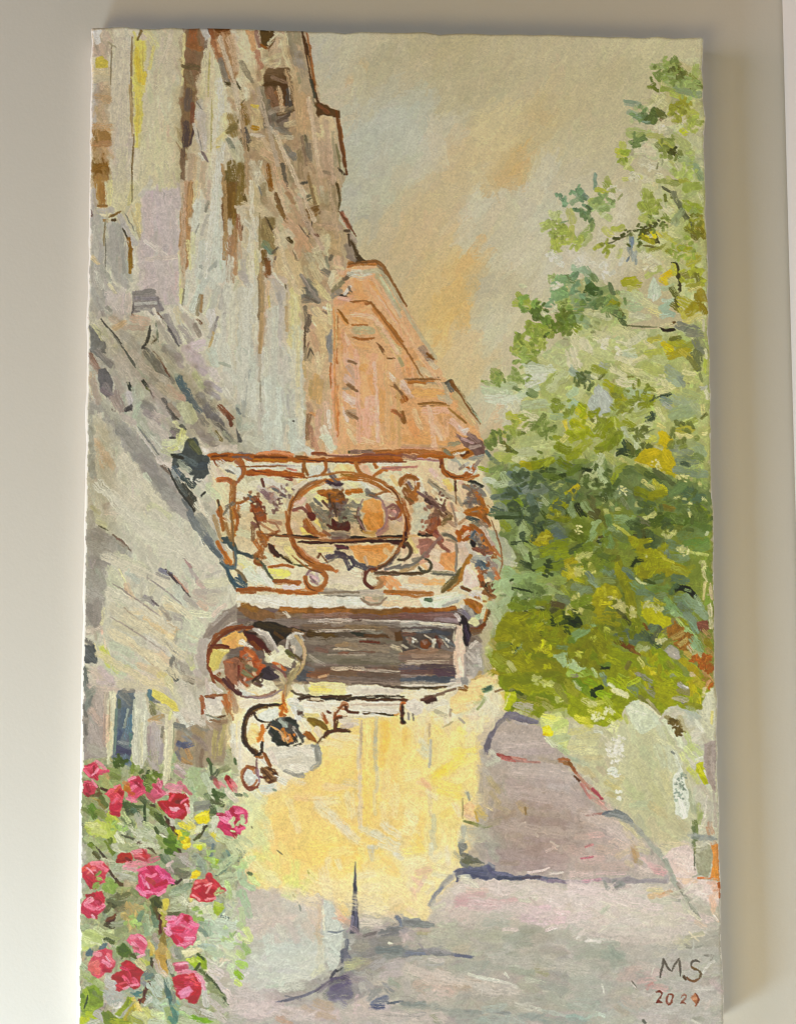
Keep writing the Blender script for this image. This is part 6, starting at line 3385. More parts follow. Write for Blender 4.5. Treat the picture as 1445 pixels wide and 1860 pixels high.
s d8d4b4 5 52,8 60,14
F eadc98 63,4 80,4 94,5 97,14 92,16 64,16
s ecd870 5 66,10 80,11
s e8dca8 4 80,8 94,8
s b0a884 3 60,8 62,12
s e0d8c0 6 100,10 130,11
s d8ccb4 4 104,15 140,15
s d0c4b0 4 110,12 144,12
F 5c4c40 100,6 120,7 135,9 145,10 145,8 120,4 100,4
s 8a7868 3 62,2 145,6
s 7c6c60 3 80,0 145,3
L C
s 6c5c44 2 48,12 52,15 58,16
s 3c2810 3.4 53,21 60,17 68,18 78,18
s 382814 4 76,18 90,18 104,19 120,18 145,18
s 2c2824 3 78,19 84,19
s 4a3010 2 64,18 100,16
s 583814 2 110,20 145,20
l 5c3c18 1.6 62,20 76,21
s d8c8a4 2.4 66,19 72,19
F d8dcd4 18,32 28,27 37,27 37,33 30,38 20,38
o 4c3414 2.6 24,46 18.5,22 100 285
o 6b4a24 1.6 24,46 16.5,20 110 280
s 2c2010 3 6,42 5,52 8,60
s 5c3c14 2.6 14,30 24,25 38,24
s 4a2c10 3 10,34 16,32
l 6a5020 1.6 16,35 22,39 28,39
F f0d894 12,40 18,40 20,46 20,56 16,60 10,58 9,50
s e8c878 3 14,46 18,50
s e8dcb0 4 14,60 20,63
s d88828 3 22,44 22,56
s c0701c 3 20,50 24,46
s e49c50 2.4 18,54 22,52
s 3c2408 3 22,58 22,64
s 3c2408 3 12,64 20,69
s 8c4c1c 3 16,68 22,70
s c0651c 4 40,24 43,30
s d4741c 3 38,26 42,24
s a85818 3 38,32 42,34
s b46828 2 41,16 41,24
s c8ccc4 5 48,24 56,28
s d8dce0 5 50,28 54,36
s e4e0d4 5 46,20 52,22
s 7a6c5c 3 54,30 58,34
s 60483c 2.4 54,32 57,31
F 55504a 28,42 34,36 42,35 50,36 55,42 54,50 50,58 44,60 36,60 30,54 27,48
s 30383c 5 30,46 38,42
s 2c3430 5 32,54 38,50
s 3c4440 4 46,38 52,42
s 98a4a0 4 38,38 43,42
s d0a880 2 38,48 44,54 48,50
s c8782c 2.6 46,56 50,50
s b0702c 3 40,46 44,50
s 243028 3 36,58 44,58
s e0b884 1.6 32,44 36,46
s d8a064 1.8 40,52 42,58
s 2c2818 3 48,50 52,56
s b0a898 3 50,44 54,50
s 4a4a40 3 54,48 58,56
s 5c5844 1.8 50,60 56,58
F d8d2bc 26,62 36,60 56,60 66,58 73,64 74,72 66,80 54,86 40,82 32,76 26,70
s dcd8c8 6 36,68 50,66
s e0d8c4 5 46,76 60,80
s d0c8b0 6 40,74 54,72
s e4dcc8 6 54,62 66,66
s dccfbc 5 30,66 34,74
s d8dce0 4 68,64 72,66
s 94958c 4 70,60 72,74 66,80
s a09c90 3 42,82 50,85 58,86
s 8a8c88 2.4 66,60 72,62
F 8c7424 61,36 68,37 76,38 80,46 76,46 68,44 64,40
s 7c5c14 3 70,40 79,46
s d0c078 4 60,34 70,34
s e8e0bc 4 58,38 64,46
s 8a5418 4 60,50 66,54
F 8f5414 58,50 64,47 69,55 70,58 64,56
s a8641c 3 60,50 66,54
s a86a38 3 75,32 78,38
s b4763c 2.6 77,34 79,40
s 6a3818 2.4 80,30 82,31
s dcccb0 5 70,46 74,52
s e4d8bc 4 80,34 84,42
s a86c38 2.4 85,38 88,28 94,24
o b07c54 2 94,25 3,3
s 5c3010 2.6 95,26 97,30 106,31
s 8c5a28 3 88,36 95,34
s c0622c 3 86,36 90,35
s 4a280c 3 87,36 86,46
s 4a280c 3.4 76,52 80,48 90,46 98,47
s 5c3c14 2.6 78,50 84,47
l 7c5c28 1.8 72,58 74,56
s e8d8b4 4 86,28 94,32
s d8ccb4 6 92,38 104,40
s c4b4a4 4 92,44 100,42
s e4dcc8 5 60,24 80,26
s 50442c 2.4 111,31 120,31 130,32 139,33
s 6c5434 2 112,32 118,31
s d8a04c 2.4 138,33 141,32
s dcd4bc 5 104,26 140,26
l c8b49c 2 100,24 144,24
s e0d8c8 4 110,29 140,30
F 6a3a14 143,22 146,22 146,42 143,40
s a8601c 2 144,24 144,28
L C
s d8d4c4 4 20,70 26,76
s c8a878 2.4 24,68 28,76
l 8f4c24 2 22,64 26,72 28,78
s b88450 2 28,74 30,77
F 7c5630 21,81 27,78 33,80 37,86 35,92 29,93 23,89
s 5a3418 1.6 22,84 30,80
s 5a3418 1.6 24,88 34,84
s 5a3418 1.6 28,92 36,87
s b08858 1.4 24,86 32,82
s b08858 1.4 27,90 35,86
s 7c3c3c 2 18,86 22,88
F dfe4e2 6,84 10,80 15,82 19,88 18,95 12,95 6,90
o a86c3c 2 11,87 7,9 20 300
s 8f4838 2.4 6,92 10,96 18,97
s b8743c 3 9,78 14,80 16,83
s 8c7064 1.6 17,72 17,84
s 9a8090 1.6 18,80 20,92
s e0dcc8 6 24,100 32,96
s d0d8d4 6 22,98 30,96
s 8c9c8c 2 32,98 34,99
s dcdcd0 5 34,88 42,92
s dce0d0 4 14,100 20,106
L Y
s d8dce0 3 2,40 3,80
s e0d8cc 6 2,60 4,76
s e8dcc4 6 44,88 56,92
s f0e0b8 6 74,56 90,60
s e8dcc4 6 84,50 104,54
s f0d890 8 84,66 96,66
s e8d490 8 90,56 104,60
s f4d470 8 76,84 88,78
s f4d078 8 66,96 80,90
s eec888 7 54,104 72,106
s e8bc80 4 52,106 60,107
s f2d078 6 48,92 56,98
s e8c898 6 78,96 96,96
s d8c8a0 6 96,92 104,94
l c0a884 3 109,38 108,70
s c8b49c 3.4 108,68 107,88
s d0c4b0 4 108,88 108,130
s ccc0a0 3 107,60 106,80
s f4e090 5 114,38 115,60
s f2d880 5 114,60 113,100
s f6d060 5 112,84 112,110
s f0cc60 6 116,100 114,130
s a8aca0 3.4 122,36 121,56
s a4a89c 4 121,54 122,80
s c0bca0 3.4 123,78 122,100
s d4c894 3 120,100 121,120
s f4b83c 8 130,42 130,62
s f0bc50 6 128,60 127,76
s f4c870 7 136,62 138,90
s f4cc70 7 138,40 140,60
s f0d494 6 132,84 130,104
s f0d8a0 8 138,96 138,120
s f2dca0 7 128,112 130,130
s e8cc8c 4 126,84 128,98
s f2d884 10 40,108 30,116
s f0d078 10 56,120 50,140
s f4d878 12 70,130 84,144
s f0dca0 6 46,110 50,124
s ecdcb0 5 52,128 54,134
s dfdcc0 9 72,112 84,124
s e2dec8 8 84,120 96,134
s dcd4bc 7 90,128 104,142
s e8dcb4 8 70,108 86,108
s f4d880 9 90,112 98,118
s d4d8cc 7 110,132 124,140
s d8dcd4 6 120,136 140,146
s e0dcc8 6 130,130 142,138
s ecd898 5 100,142 112,148
s c8c8c0 3 116,148 122,149
s e8dcb0 8 98,104 102,120
s f4dc80 8 84,142 70,149
s d8d8a4 5 14,102 24,110
s dce0a4 8 10,110 20,122
s d0d498 5 18,118 28,126
s d4dc9c 8 16,130 24,140
s d8e098 7 18,142 26,148
s e0dca4 6 26,126 30,140
s c8d4a8 4 6,112 12,116
L G
s c4cc9c 5 4,140 12,146
s b0bc90 5 0,144 6,148
s 6c7458 3 0,102 4,103
s 8c9c78 3 7,102 9,104
s cc9890 2 0,97 0,100
l 6a5c40 1.4 13,131 14,132
L rose8
s e45080 5 2,122 8,122
s c81c48 4 0,128 3,130
s f490b0 3 0,118 5,118
s e86c94 3 2,134 7,132
T 730 1230
L B
f 706458 0,0 50,0 44,8 0,11
s 5a6068 4 0,2 40,3
s 4f545c 4 14,1 44,1
s 8a8070 3 0,5 40,6
s cfc4b0 2 0,7 30,7 46,5
s 4a3c24 2.4 0,9 12,10 30,9
s 6a5438 2 28,9 42,8
s bcb4ac 4 44,4 52,2
F 94908c 50,0 58,0 58,6 52,8
s d8d0c4 4 40,8 50,6
L Y
f e4d8b8 0,11 46,9 60,2 84,0 84,30 70,60 66,60 60,40 0,44
s e0d8c0 6 4,14 28,14
s e8dcc0 5 2,24 20,24
s 8a7458 2 20,17 36,15
L C
F 4a2c28 16,20 24,18 30,14 30,20 25,25 20,22
s 6a4438 2.4 17,20 28,16
s 7c6450 2 28,16 40,12 46,10
s 6a3c20 2.6 0,19 4,20
s c06428 2.4 0,22 2,22
F 3c2010 0,22 2,26 2,32 0,33
s 2c1808 3 0,36 2,40
F dcd2c0 4,20 12,19 20,24 18,30 12,34 6,30 3,26
s 8a8478 1.6 5,31 6,37
s 7c7468 1.4 9,32 10,38
s d8d0b8 5 24,26 38,22
s b0a888 4 30,30 38,34
L Y
F f0cc88 60,4 70,0 82,0 82,6 74,8 70,20 60,28 48,32 42,30 42,18 50,12 57,11
s f4d498 5 62,6 76,3
s f0c87c 6 48,20 62,18
s f2d494 5 46,26 58,24
s 7c4c14 3 50,10 56,11
s 8c5414 2 55,8 57,9
s d8d0b0 5 58,24 68,22
s 4c7048 4.4 72,11 78,10
s 2f4c38 3 73,11 77,9
s 7c9448 3 69,17 74,19
s a8b078 4 64,22 72,20
s 8f9860 2.4 66,28 72,20
s d8d4bc 8 76,20 80,30
s d0ccb0 6 82,14 86,22
s d8d4b0 6 70,32 66,46
s c8c0a4 4 84,12 90,10
s 7c5c34 2 82,13 90,10
s d0c898 4 62,28 52,32
s e8d8b0 5 30,36 42,34
s e0c494 5 22,36 24,42
s f4dca0 6 46,38 60,40
s e0c8a0 4 54,34 66,36
s a89c88 2 50,36 54,40
s 9c8a70 2 42,28 42,34
l a89868 1.4 36,44 44,39
f f2d684 0,44 66,42 67,70 66,100 54,106 52,150 0,150
s f4c868 7 4,48 4,62
s f0bc58 5 2,46 2,58
s ecd098 6 12,44 14,54
s c0a478 2 24,41 24,52
s d8c8a8 4 22,44 20,56
s c8ccbc 5 16,56 22,62
s c4ccc4 5 18,62 22,68
s d4d4b8 4 14,64 20,70
s b8b4a0 2.4 25,56 24,78
s f2d88c 8 32,50 34,66
s f4c86c 5 30,44 33,48
s f0e090 7 46,50 44,64
s f0dc70 5 50,46 54,48
s f2e09c 7 58,54 60,66
s f4d85c 7 46,66 62,64
s f6d448 9 34,84 52,72
s f8d03c 7 28,86 36,80
s f4dc78 7 52,76 62,72
s f2dc88 7 60,84 62,100
s f4d45c 8 30,92 48,96
s f8d454 6 34,100 50,104
s f4e090 6 48,90 58,84
s f4d878 8 6,76 14,74
s f0dc9c 8 4,86 12,84
s e8b488 5 14,92 22,94
s e0a880 4 18,90 24,98
s f0c484 5 10,100 18,102
s ecd8b0 5 22,100 30,106
s f4e098 9 4,108 14,116
s f0e8b8 8 6,120 12,126
s f4e8b0 9 4,132 12,136
s f4c468 6 18,120 16,140
s f6cc60 6 12,140 16,148
s d4c4a0 4 24,104 25,120
s b4bca8 5 28,122 28,134
s bcbca0 5 26,136 28,149
s f4d880 7 34,110 44,106
s f0d068 6 36,120 44,116
s f4dc94 6 36,130 38,148
s ecd8b4 5 46,112 50,120
s f0dc8c 5 44,136 44,148
s e8dcb4 4 50,136 51,148
F e8bc84 54,110 60,108 64,114 62,122 57,124 54,120
s d8b49c 4 56,122 62,124
s b8b4a0 3 56,100 60,104
s 94988c 2 57,101 59,107
s c8a848 5 65,118 72,122
s d0b050 4 66,114 70,118
s b8943c 2 64,118 66,126
s e8d090 3 72,112 78,116
l 66703c 2.6 54,126 62,128 72,131 78,130
s 7c7c34 2.4 60,127 66,130
l 8c7c4c 1.2 53,106 53,124
s c4c8b8 5 54,130 56,140
L A
f b4a498 68,60 80,44 90,38 104,38 120,42 130,56 145,70 145,78 88,74 84,68
F b3a498 80,48 92,38 110,40 120,44 128,58 136,68 145,74 145,80 100,74 86,70 76,74
s b8aaa0 6 86,54 110,52
s b0a090 6 84,46 104,42
s bcaea4 6 84,62 120,58
s b8a8a8 6 96,66 130,64
s c4b4ac 3 90,60 130,58
s a89c94 4 82,58 82,64
F 77707a 72,66 72,60 76,50 82,40 88,34 92,29 100,30 108,35 118,38 118,41 110,40 100,38 90,38 84,44 80,52 76,66
s 6f6870 4 73,66 77,56
s 8a848c 3 82,44 90,36 100,33
s 7c7884 3 104,34 118,39
s 90887c 3 84,42 88,38
s b8b0b0 3 100,40 108,41
s a4987c 3 92,37 95,39
s cfc4a0 3 78,44 80,40
s d0d0bc 5 78,66 82,72
s c8ccb8 6 76,76 84,72
s bcb8a8 4 70,72 74,76
s c0b8a8 6 72,82 76,90
s a8a098 5 70,66 72,72
f b5a799 68,72 100,70 145,76 145,150 84,150 76,128 70,100
s a04c44 3.4 84,68 94,71
s b4645c 3 88,70 98,73
s c08878 2 96,70 108,72
s b08478 2 100,73 120,75
s a89880 4 120,72 136,74
s a8683c 4 138,72 145,73
s 94683c 3 142,75 145,76
s b8aaa4 8 100,82 130,80
s b0a090 7 80,82 94,86
s b0a084 7 76,92 86,98
s b4a478 5 76,88 84,100
s b8a67c 5 78,102 84,110
s c4b494 6 72,98 72,112
s a89c8c 4 69,86 69,100
s c0b08c 5 82,112 92,118
s ac9a86 7 84,122 96,120
s b09c94 10 96,92 110,100
s b4a4a0 10 112,90 134,92
s bab0b0 8 124,84 142,86
s c0b8bc 6 130,96 144,98
s b0a0a0 10 104,110 124,106
s b8a8a8 8 120,114 140,112
s b4a07c 5 102,110 108,114
s c0a878 3 102,114 106,118
s 9c8458 2 107,114 108,120
s ac9c98 12 90,130 112,128
s a89898 12 116,126 140,130
s b0a0a4 10 110,140 140,142
s c8c0bc 2 101,130 107,127
s d8d0cc 2 116,137 118,139
s d0c8c4 2 130,144 136,148
s b8acac 4 130,104 144,106
s a89c84 5 74,128 84,126
s b0ac98 8 60,134 72,132
s c0bca4 7 60,140 66,136
s ccc8a8 5 62,146 70,142
s b4b4a4 8 72,140 80,146
s aaa498 7 84,140 88,148
s 98a09c 3 50,146 56,148
s 8c948c 3 49,147 54,143
s a8aca8 5 54,132 52,144
L T
F 84900c 84,0 145,0 145,26 124,30 122,36 112,32 100,27 92,30 88,28 92,14 86,8
s 98980c 9 96,6 110,10
s 7c8408 8 92,4 110,2
s 8f960c 8 110,10 128,6
s 7c8c18 6 122,16 134,20
s 7a7c40 5 96,12 106,18
s 4c5c14 3 98,12 104,15
s 9c9838 4 118,18 128,22
s b8b860 4 124,4 132,8
k b8bc6c 4 10 2.4 128,6 134,12 118,2 138,18
s 98a020 6 128,12 142,16
s 8a8c3c 6 136,8 144,20
s 7c8008 6 138,2 144,4
F b0b80c 91,13 98,12 100,18 96,26 90,28 88,27
s c4c830 2.6 92,14 98,16
s 6c7c10 3 96,26 96,29
l e0dc98 1.4 94,14 90,24 88,28
s 9c9838 5 104,22 118,24
s a8a488 6 100,24 112,28
s b0a890 4 108,24 116,27
s 88900c 4 116,26 121,30
s a0a058 5 124,24 130,28
F ccd088 121,36 130,32 138,32 145,40 145,66 138,62 128,56 124,50 121,44
s dce480 6 126,38 136,38
s e4e46c 5 124,34 132,36
F e8dc18 122,44 128,42 133,46 132,52 126,52 122,49
s f0e840 3 124,46 130,47
s d4b808 2 123,50 126,50
s c0cc78 6 134,44 142,40
s b4bc8c 7 134,54 144,52
s c8cca4 5 128,56 138,62
s d4d8b4 4 126,54 132,60
s b8c494 5 138,62 144,66
T 1030 1230
L T
F 8f9808 0,0 122,0 128,6 126,12 118,20 118,26 108,30 96,24 88,26 80,34 70,26 60,22 54,22 46,34 34,44 10,40 0,32
s 98982c 7 0,4 6,14
s 6c8c1c 7 8,4 14,10
s 84a00c 6 18,4 28,8
s 7c9424 6 16,12 22,18
s b0b888 3 6,4 10,10
k 2c3c14 3 6 2.4 24,12 28,10 22,15
s 90ac1c 6 28,14 36,16
s 788c84 4 32,0 34,6
s 9cac0c 7 38,4 48,8
s a8b01c 6 46,2 54,10
F e0dca4 37,10 44,9 52,13 54,17 52,19 44,16 38,13
s e8e4b8 3 40,10 50,15
s d8dcbc 3 36,6 40,8
s 788860 6 56,8 62,16
s 8c9844 5 62,4 66,12
s 8a8c70 4 66,0 72,4
s b0bc30 4 54,6 62,2
s 8c8c6c 6 70,10 78,16
s 74703c 2.4 74,9 76,10
s a0a00c 10 80,10 92,14
s 989804 8 80,18 88,22
s a8a80c 6 78,2 90,6
s 8c9010 6 64,14 72,22
s 7c7c3c 5 64,18 74,26
s 8a8c14 6 96,4 104,10
s a09c9c 4 98,6 104,10
s d8d4c4 1.6 101,7 105,9
s 8c8454 5 98,12 108,14
s 7c7c74 4 100,20 104,24
s a8a080 5 94,18 104,20
s ac9c08 7 108,6 110,14
s b8ac14 6 110,10 114,20
s 9a9c28 5 112,16 110,28
s b0a030 6 112,2 118,8
s a87844 5 120,2 126,6
s b8641c 2.4 124,10 127,6
s c89464 3 120,10 124,4
s ccc08c 3 118,16 120,10
s 8c8c28 5 104,24 116,26
L A
F ccc8ac 120,14 128,9 129,40 128,56 122,54 116,40 114,34 118,26
s d4d0b8 4 122,18 124,34
s d8cc80 2.4 126,30 126,40
s c8c4a4 4 118,40 126,46
s a8b4b4 6 106,28 114,34
s b4bcbc 4 104,30 108,36
s d8d8cc 3 112,38 118,46
f c4c098 0,40 40,36 54,30 80,40 100,60 110,90 112,130 100,150 60,150 40,120 20,90 0,70
s ccc47c 6 4,48 20,44
s d8d058 6 8,36 18,38
s e0dc48 4 8,34 14,37
s ccc83c 5 12,38 20,42
s d8d478 5 20,30 30,34
s b8b838 6 28,28 36,32
s b4bc28 5 40,30 46,36
s a8b048 5 38,24 34,18
s c8c870 5 20,24 30,22
s ccc898 5 14,20 24,24
s d4d484 4 36,38 44,42
s a8b050 3 50,34 52,40
k dcdca0 4 10 2 26,34 36,30 40,44
F d3d8bc 50,26 56,22 62,20 70,24 80,33 80,38 76,44 66,50 58,46 54,36
s dce0c8 5 56,28 66,32
s e0dcb8 2.4 64,22 74,28 80,34
s c4c8a8 5 66,40 74,38
s d4d8c0 5 60,36 62,44
s d0d8c8 4 76,36 80,40
s a49c70 2.4 70,20 80,32
s c0c09c 7 48,46 50,56
s ccd0a8 6 56,44 58,56
F d2d4b4 82,38 86,36 92,42 98,52 104,62 104,66 96,58 90,50 86,44
s dce0c0 3 86,40 94,50 102,62
s b4b88c 4 84,44 92,58
s c8ccb0 6 80,44 84,60
s d4d0a8 5 80,54 90,60
s 8f8458 4 86,35 94,38
k 6c5828 4 14 2 92,38 96,42 98,48
s b0a478 5 98,36 104,46
s b8b090 4 106,48 110,44
s b8c470 6 104,50 108,62
s c4d080 5 110,60 116,66
s ccd48c 5 104,64 112,72
s d4d890 5 100,68 106,78
s d0d040 4 106,80 112,84
F b8b80c 112,76 119,74 121,82 124,90 120,95 116,88 113,82
s c8c42c 2.6 114,78 118,84
s a8a814 3 118,88 122,92
s c0c468 5 110,84 114,92
s dcd8c8 2 120,82 123,88
s d4d8cc 2 112,72 118,70
s b0a890 5 119,52 124,62
F a89890 119,58 130,56 130,100 126,96 122,88 120,76
s 98887c 4 124,62 124,80
s b8a89c 4 126,70 128,86
s a08c80 4 124,84 128,96
s b8ac98 5 118,96 124,104
s c4bcac 6 114,98 118,110
s d4ccc0 2 122,104 119,122
s b0a898 5 124,110 124,126
s a8988c 3 128,100 129,130
s b08468 4 124,128 126,136
s a87c5c 3 122,132 124,140
s b4b098 5 112,110 116,120
s a8ac6c 5 114,112 114,122
s 90a058 4 116,120 114,128
s 78844c 4 111,126 113,140
s 6c7850 4 110,132 112,142
s 98a084 5 106,100 110,116
s c4c8b0 3 112,98 110,110
F dde2dc 93,86 98,78 101,86 104,94 106,104 106,114 104,122 100,125 96,124 94,112 92,100
s e8ece8 4 98,104 102,116
s f0f2ee 4 99,110 102,122
s d8dcd4 4 98,84 100,94
k 90a09c 4 10 1.4 98,92 99,98 97,104 100,86
s ccd0c4 4 94,66 98,76
s d8dcd4 3 92,64 95,70
s c8ccb8 6 88,62 92,80
s 808478 2 91,65 93,67
s d4d8d0 4 96,74 98,80
s c0c098 9 60,56 66,66
s b8bc94 8 66,64 74,76
s c4c8ac 6 78,62 84,76
s c0bc90 8 60,76 70,90
s c8c090 6 84,84 88,100
s b4b888 8 54,100 64,104
s bcc090 7 50,90 56,98
s b4bc98 8 60,112 72,112
s bcb888 8 74,96 82,110
s c4b484 7 74,112 84,120
s c0b890 8 84,118 90,128
s b8ac88 6 96,124 104,132
s bcb490 7 90,130 102,138
s c8bc98 8 74,126 78,140
s b4b498 7 62,124 66,132
s c8bc94 7 82,138 96,146
s b8b080 4 40,96 46,92
s c0b478 5 34,92 44,98
s b0a470 5 36,102 44,104
s c8bc8c 5 38,86 48,88
s b4a488 5 28,80 32,84
s a49480 4 22,88 26,90
s c4b89c 6 34,72 40,80
k e8e4d4 7 34 1.8 40,62 44,58 42,68
k e4e8dc 3 10 1.8 40,82 43,86 38,82
k e8ecdc 2 7 1.6 44,100 44,106
s c8c4a0 4 44,70 50,74
s c4c0ac 6 26,48 30,52
s d8dcd0 3 24,48 30,49
s c4bca0 6 32,54 38,60
s c8c088 6 10,52 26,52
s d0cc98 7 4,58 22,58
s d8d4a0 5 2,64 24,66
s c8c08c 4 2,62 16,61
s b0b498 5 6,72 16,76
s a4b09c 3 2,70 8,73
s c4b888 5 16,70 28,70
s c0b080 5 16,80 22,86
s c8ba8c 5 10,78 16,84
l 8a5424 3 1,74 4,79
s a86038 2.4 4,79 8,84
s b8785c 3.4 8,84 14,92
s b87060 4 16,94 26,102
s b4505c 2.6 22,98 30,106
s c48c84 4 20,104 30,110
s d4a49c 3 28,110 34,116
s c0847c 2.4 12,94 20,106
s 6c4028 2 6,87 10,91
s d4bcb0 4 36,112 38,118
L A
f b9adac -24,80 6,86 14,96 24,108 36,118 44,122 56,134 64,142 70,150 0,150
s c0b4b4 8 2,90 8,100
s b4a8ac 8 6,104 16,110
s c8bcbc 8 6,114 20,118
s d0bcb4 6 14,120 28,122
s d0c0b8 8 16,126 34,128
s d8c4b4 6 30,124 42,128
s d8c4bc 7 38,134 50,140
s b4a8a8 8 4,130 16,134
s a89c9c 8 2,142 10,146
s c4b0ac 8 20,138 36,142
s d8b8b0 5 8,140 30,138
s d8c0b0 7 40,144 52,148
s a87c74 2 22,120 30,119
s b08c84 2 16,121 22,121
L S
F 7c8490 30,119 33,117 40,117 42,115 46,117 50,120 54,123 57,126 56,128 50,127 46,124 40,123 32,122
s 8a909c 2.6 36,120 48,122
s 8c9098 3.4 50,122 58,130 66,137
s 9a9c9c 3.6 62,134 70,142 75,149
s 6c7078 2 31,120 36,118
s c8bc90 3 46,126 54,132 60,138
s d4c494 4 50,134 54,140
s c0a878 3 56,144 60,148
s c8b898 5 60,142 66,148
s 808894 4 110,139 120,141 129,142
s 8c94a0 3 112,138 128,141
s 9ca0a4 3 106,138 112,137
s b8b0a0 4 114,144 122,148
s c4c0b0 4 120,146 126,148
s b07c58 5 128,146 129,149
s 7c8468 3 110,144 109,149
s d4c0bc 6 102,146 108,149
T 130 1530
L G
f a4aa84 6,0 144,0 144,60 110,80 110,110 130,140 144,160 3,160 5,80
f c4c4bc 6,0 12,0 12,30 9,60 8,70 6,70
f c8d0b8 112,56 144,50 144,110 124,110 114,96 110,70
f c0bcb4 28,114 46,118 48,150 40,150 30,140
s 6c8020 4 16,2 20,6
s 708428 5 32,0 36,8
s 98a468 6 22,6 28,4
s 5a5a2c 4 21,10 24,14
l 4c4030 1.8 22,4 30,14 36,20
s b8b090 5 24,20 30,16
s c4c8a8 6 38,4 44,8
s a8b080 6 44,4 56,4
l 6a5c40 2 58,0 66,4 74,10
s d0d4b4 5 64,2 74,4
F 5c7c14 81,4 88,0 94,4 95,9 90,12 83,11
s 4c6c10 4 83,6 90,10
s 8c9c58 4 78,0 82,4
s 5c7450 4 78,12 83,18
s 7c8c70 5 82,12 86,20
F e8cc08 96,1 103,0 104,4 100,7 97,5
s f0e040 2.6 98,3 103,2
s 4c4424 2 94,6 96,9
s d0dc70 4 108,2 116,2
F d4d81c 109,3 114,3 114,7 111,8
s a89c90 5 92,10 100,12
s 8a8c78 7 88,20 100,18
s 74745c 6 92,26 100,28
s b4b0a8 6 98,14 106,20
s 9aa89c 5 108,12 114,18
s 8c9c94 4 112,18 116,26
s 6a7c7c 3 124,2 122,12
F a8c03c 118,12 126,13 131,14 128,20 122,19
s b8d048 3 120,14 128,16
s 8ca828 3 124,18 130,16
s 708c7c 3 136,8 139,16 134,24
s 8ca088 4 134,10 130,20
l 6a8068 2 126,29 132,26 137,20
s b8c898 7 128,24 142,14
s c0cca0 9 134,32 144,30
s c8d0a0 6 140,2 144,10
s c8d0b0 7 134,40 142,46
F e8c808 104,26 109,24 113,27 110,32 104,33
s f0d830 2.6 106,27 111,28
s 9a7c74 4 82,24 86,26
s b8a8a0 3 86,22 88,26
s d8c0b8 3 84,20 88,18
s 4c3c30 2.4 92,36 96,32
s 5a4a38 2 88,37 92,34
s 6c7050 4 96,38 104,36
s 8ca08c 6 92,42 102,38
s a8b8a0 5 88,46 98,44
s d0ccb4 4 100,34 104,34
s c4ccb0 7 90,52 98,48
s dce0c8 5 96,50 100,54
s b8c0a4 5 88,58 98,58
s 6a6c48 3 84,62 94,62
s d4c878 3 104,50 106,54
s dcd8bc 7 106,56 112,54
s d8dcb4 6 112,62 120,58
s ccd8a8 5 122,60 126,66
F a8c034 125,52 130,54 134,53 133,58 128,65 124,62 124,56
s b8c864 3 126,54 132,56
s 5c6c68 2 131,65 137,66
s 8ca494 4 113,70 120,72
s 7c9490 4 112,76 118,80
s 9cb4a4 5 118,74 122,80
s b8ccbc 7 124,72 134,78
s c4d4c8 8 130,70 142,72
s b0c8c8 5 112,90 124,92
s c4d4bc 8 124,84 140,88
s ccd4a8 8 136,96 144,104
s b8c8a4 6 120,94 130,98
s c8d8a8 7 140,110 143,116
s d4ccc8 9 122,112 128,116
s d0c8c8 8 128,126 134,132
s c8c8b8 6 118,104 124,108
s c8c8c4 5 116,130 118,142
s d4c8c0 7 136,132 142,142
s c4bcb4 7 122,136 132,146
s b8c0a8 6 28,24 44,22
s b4b4a4 6 30,30 42,30
s c8c4b8 5 46,24 56,24
s b8bcb0 5 44,30 54,32
s 9cac88 4 38,12 36,20
s b8bc98 5 28,16 36,18
s 56401c 2.4 33,25 37,30 41,36
F 6c5420 39,34 45,36 45,39 41,39
F 8cac50 29,34 34,31 38,35 42,40 36,46 30,44 27,39
s 9cb860 3 30,36 34,42
s a8b078 5 42,42 50,40
s c8b89c 5 48,36 56,38
s b0a878 5 46,46 52,44
s 8c9868 5 54,42 58,46
s 6c7450 6 34,52 46,54
s 74784c 5 40,48 50,46
s 4c5030 3 34,54 40,58
s 8c8460 5 40,60 48,56
s 6a6c44 4 30,60 34,56
F 5c2c14 28,68 34,65 39,62 38,66 34,71 30,72
s 7c4a24 2.4 30,68 38,64
s 4a4420 4 30,72 36,74
s c0a870 7 50,56 56,66
s b8a468 6 46,64 54,72
s ccb880 5 50,70 50,76
s c4b07c 5 56,56 60,58
s 8c9c80 5 42,70 48,76
s a0a898 6 36,72 44,72
s 688880 4 60,64 58,72
s 7ca098 4 62,62 60,66
s b8d0c0 4 66,64 68,76
s c0d4c4 4 72,74 68,80
s 74948c 5 72,64 74,72
s 98b8a8 4 64,72 66,80
s 5c7850 3 70,56 72,62
F 56602c 68,50 76,47 80,54 78,60 76,66 72,62 70,56
s 44501c 3 72,52 78,58
s 6c5c30 3 74,58 76,66
F 9c8840 79,60 83,62 83,70 82,80 80,96 77,90 77,74
s b09c3c 3 80,64 80,72
s 94803c 4 79,78 81,92
F 7a3c14 74,78 78,76 78,82 75,82
s 6a3410 2.4 78,64 77,80
F e0d058 79,50 84,49 85,54 83,60 80,58
s d8cc88 4 78,60 82,62
s c4bc60 3 80,66 82,70
s b8b838 3 80,62 82,64
F c4d48c 7,80 16,76 24,78 30,84 26,90 18,92 10,96 7,90
s d4e09c 4 9,84 16,86
s b0c078 4 14,80 26,84
s dce4b4 3 18,88 24,90
s c8d878 3 9,94 13,92
s a8b890 5 6,76 14,74
s ccd8a8 5 22,76 30,80
s a4b078 5 30,80 40,84
s 98a478 6 40,78 46,76
s c0c8a8 4 28,86 30,90
s d8b8a8 2 32,90 36,94
s 54643c 4 30,85 36,88
s 5c6c30 3 34,88 38,88
F 5c7680 12,95 16,93 18,96 17,100 13,100
F 647c84 24,91 28,89 31,90 30,94 25,95
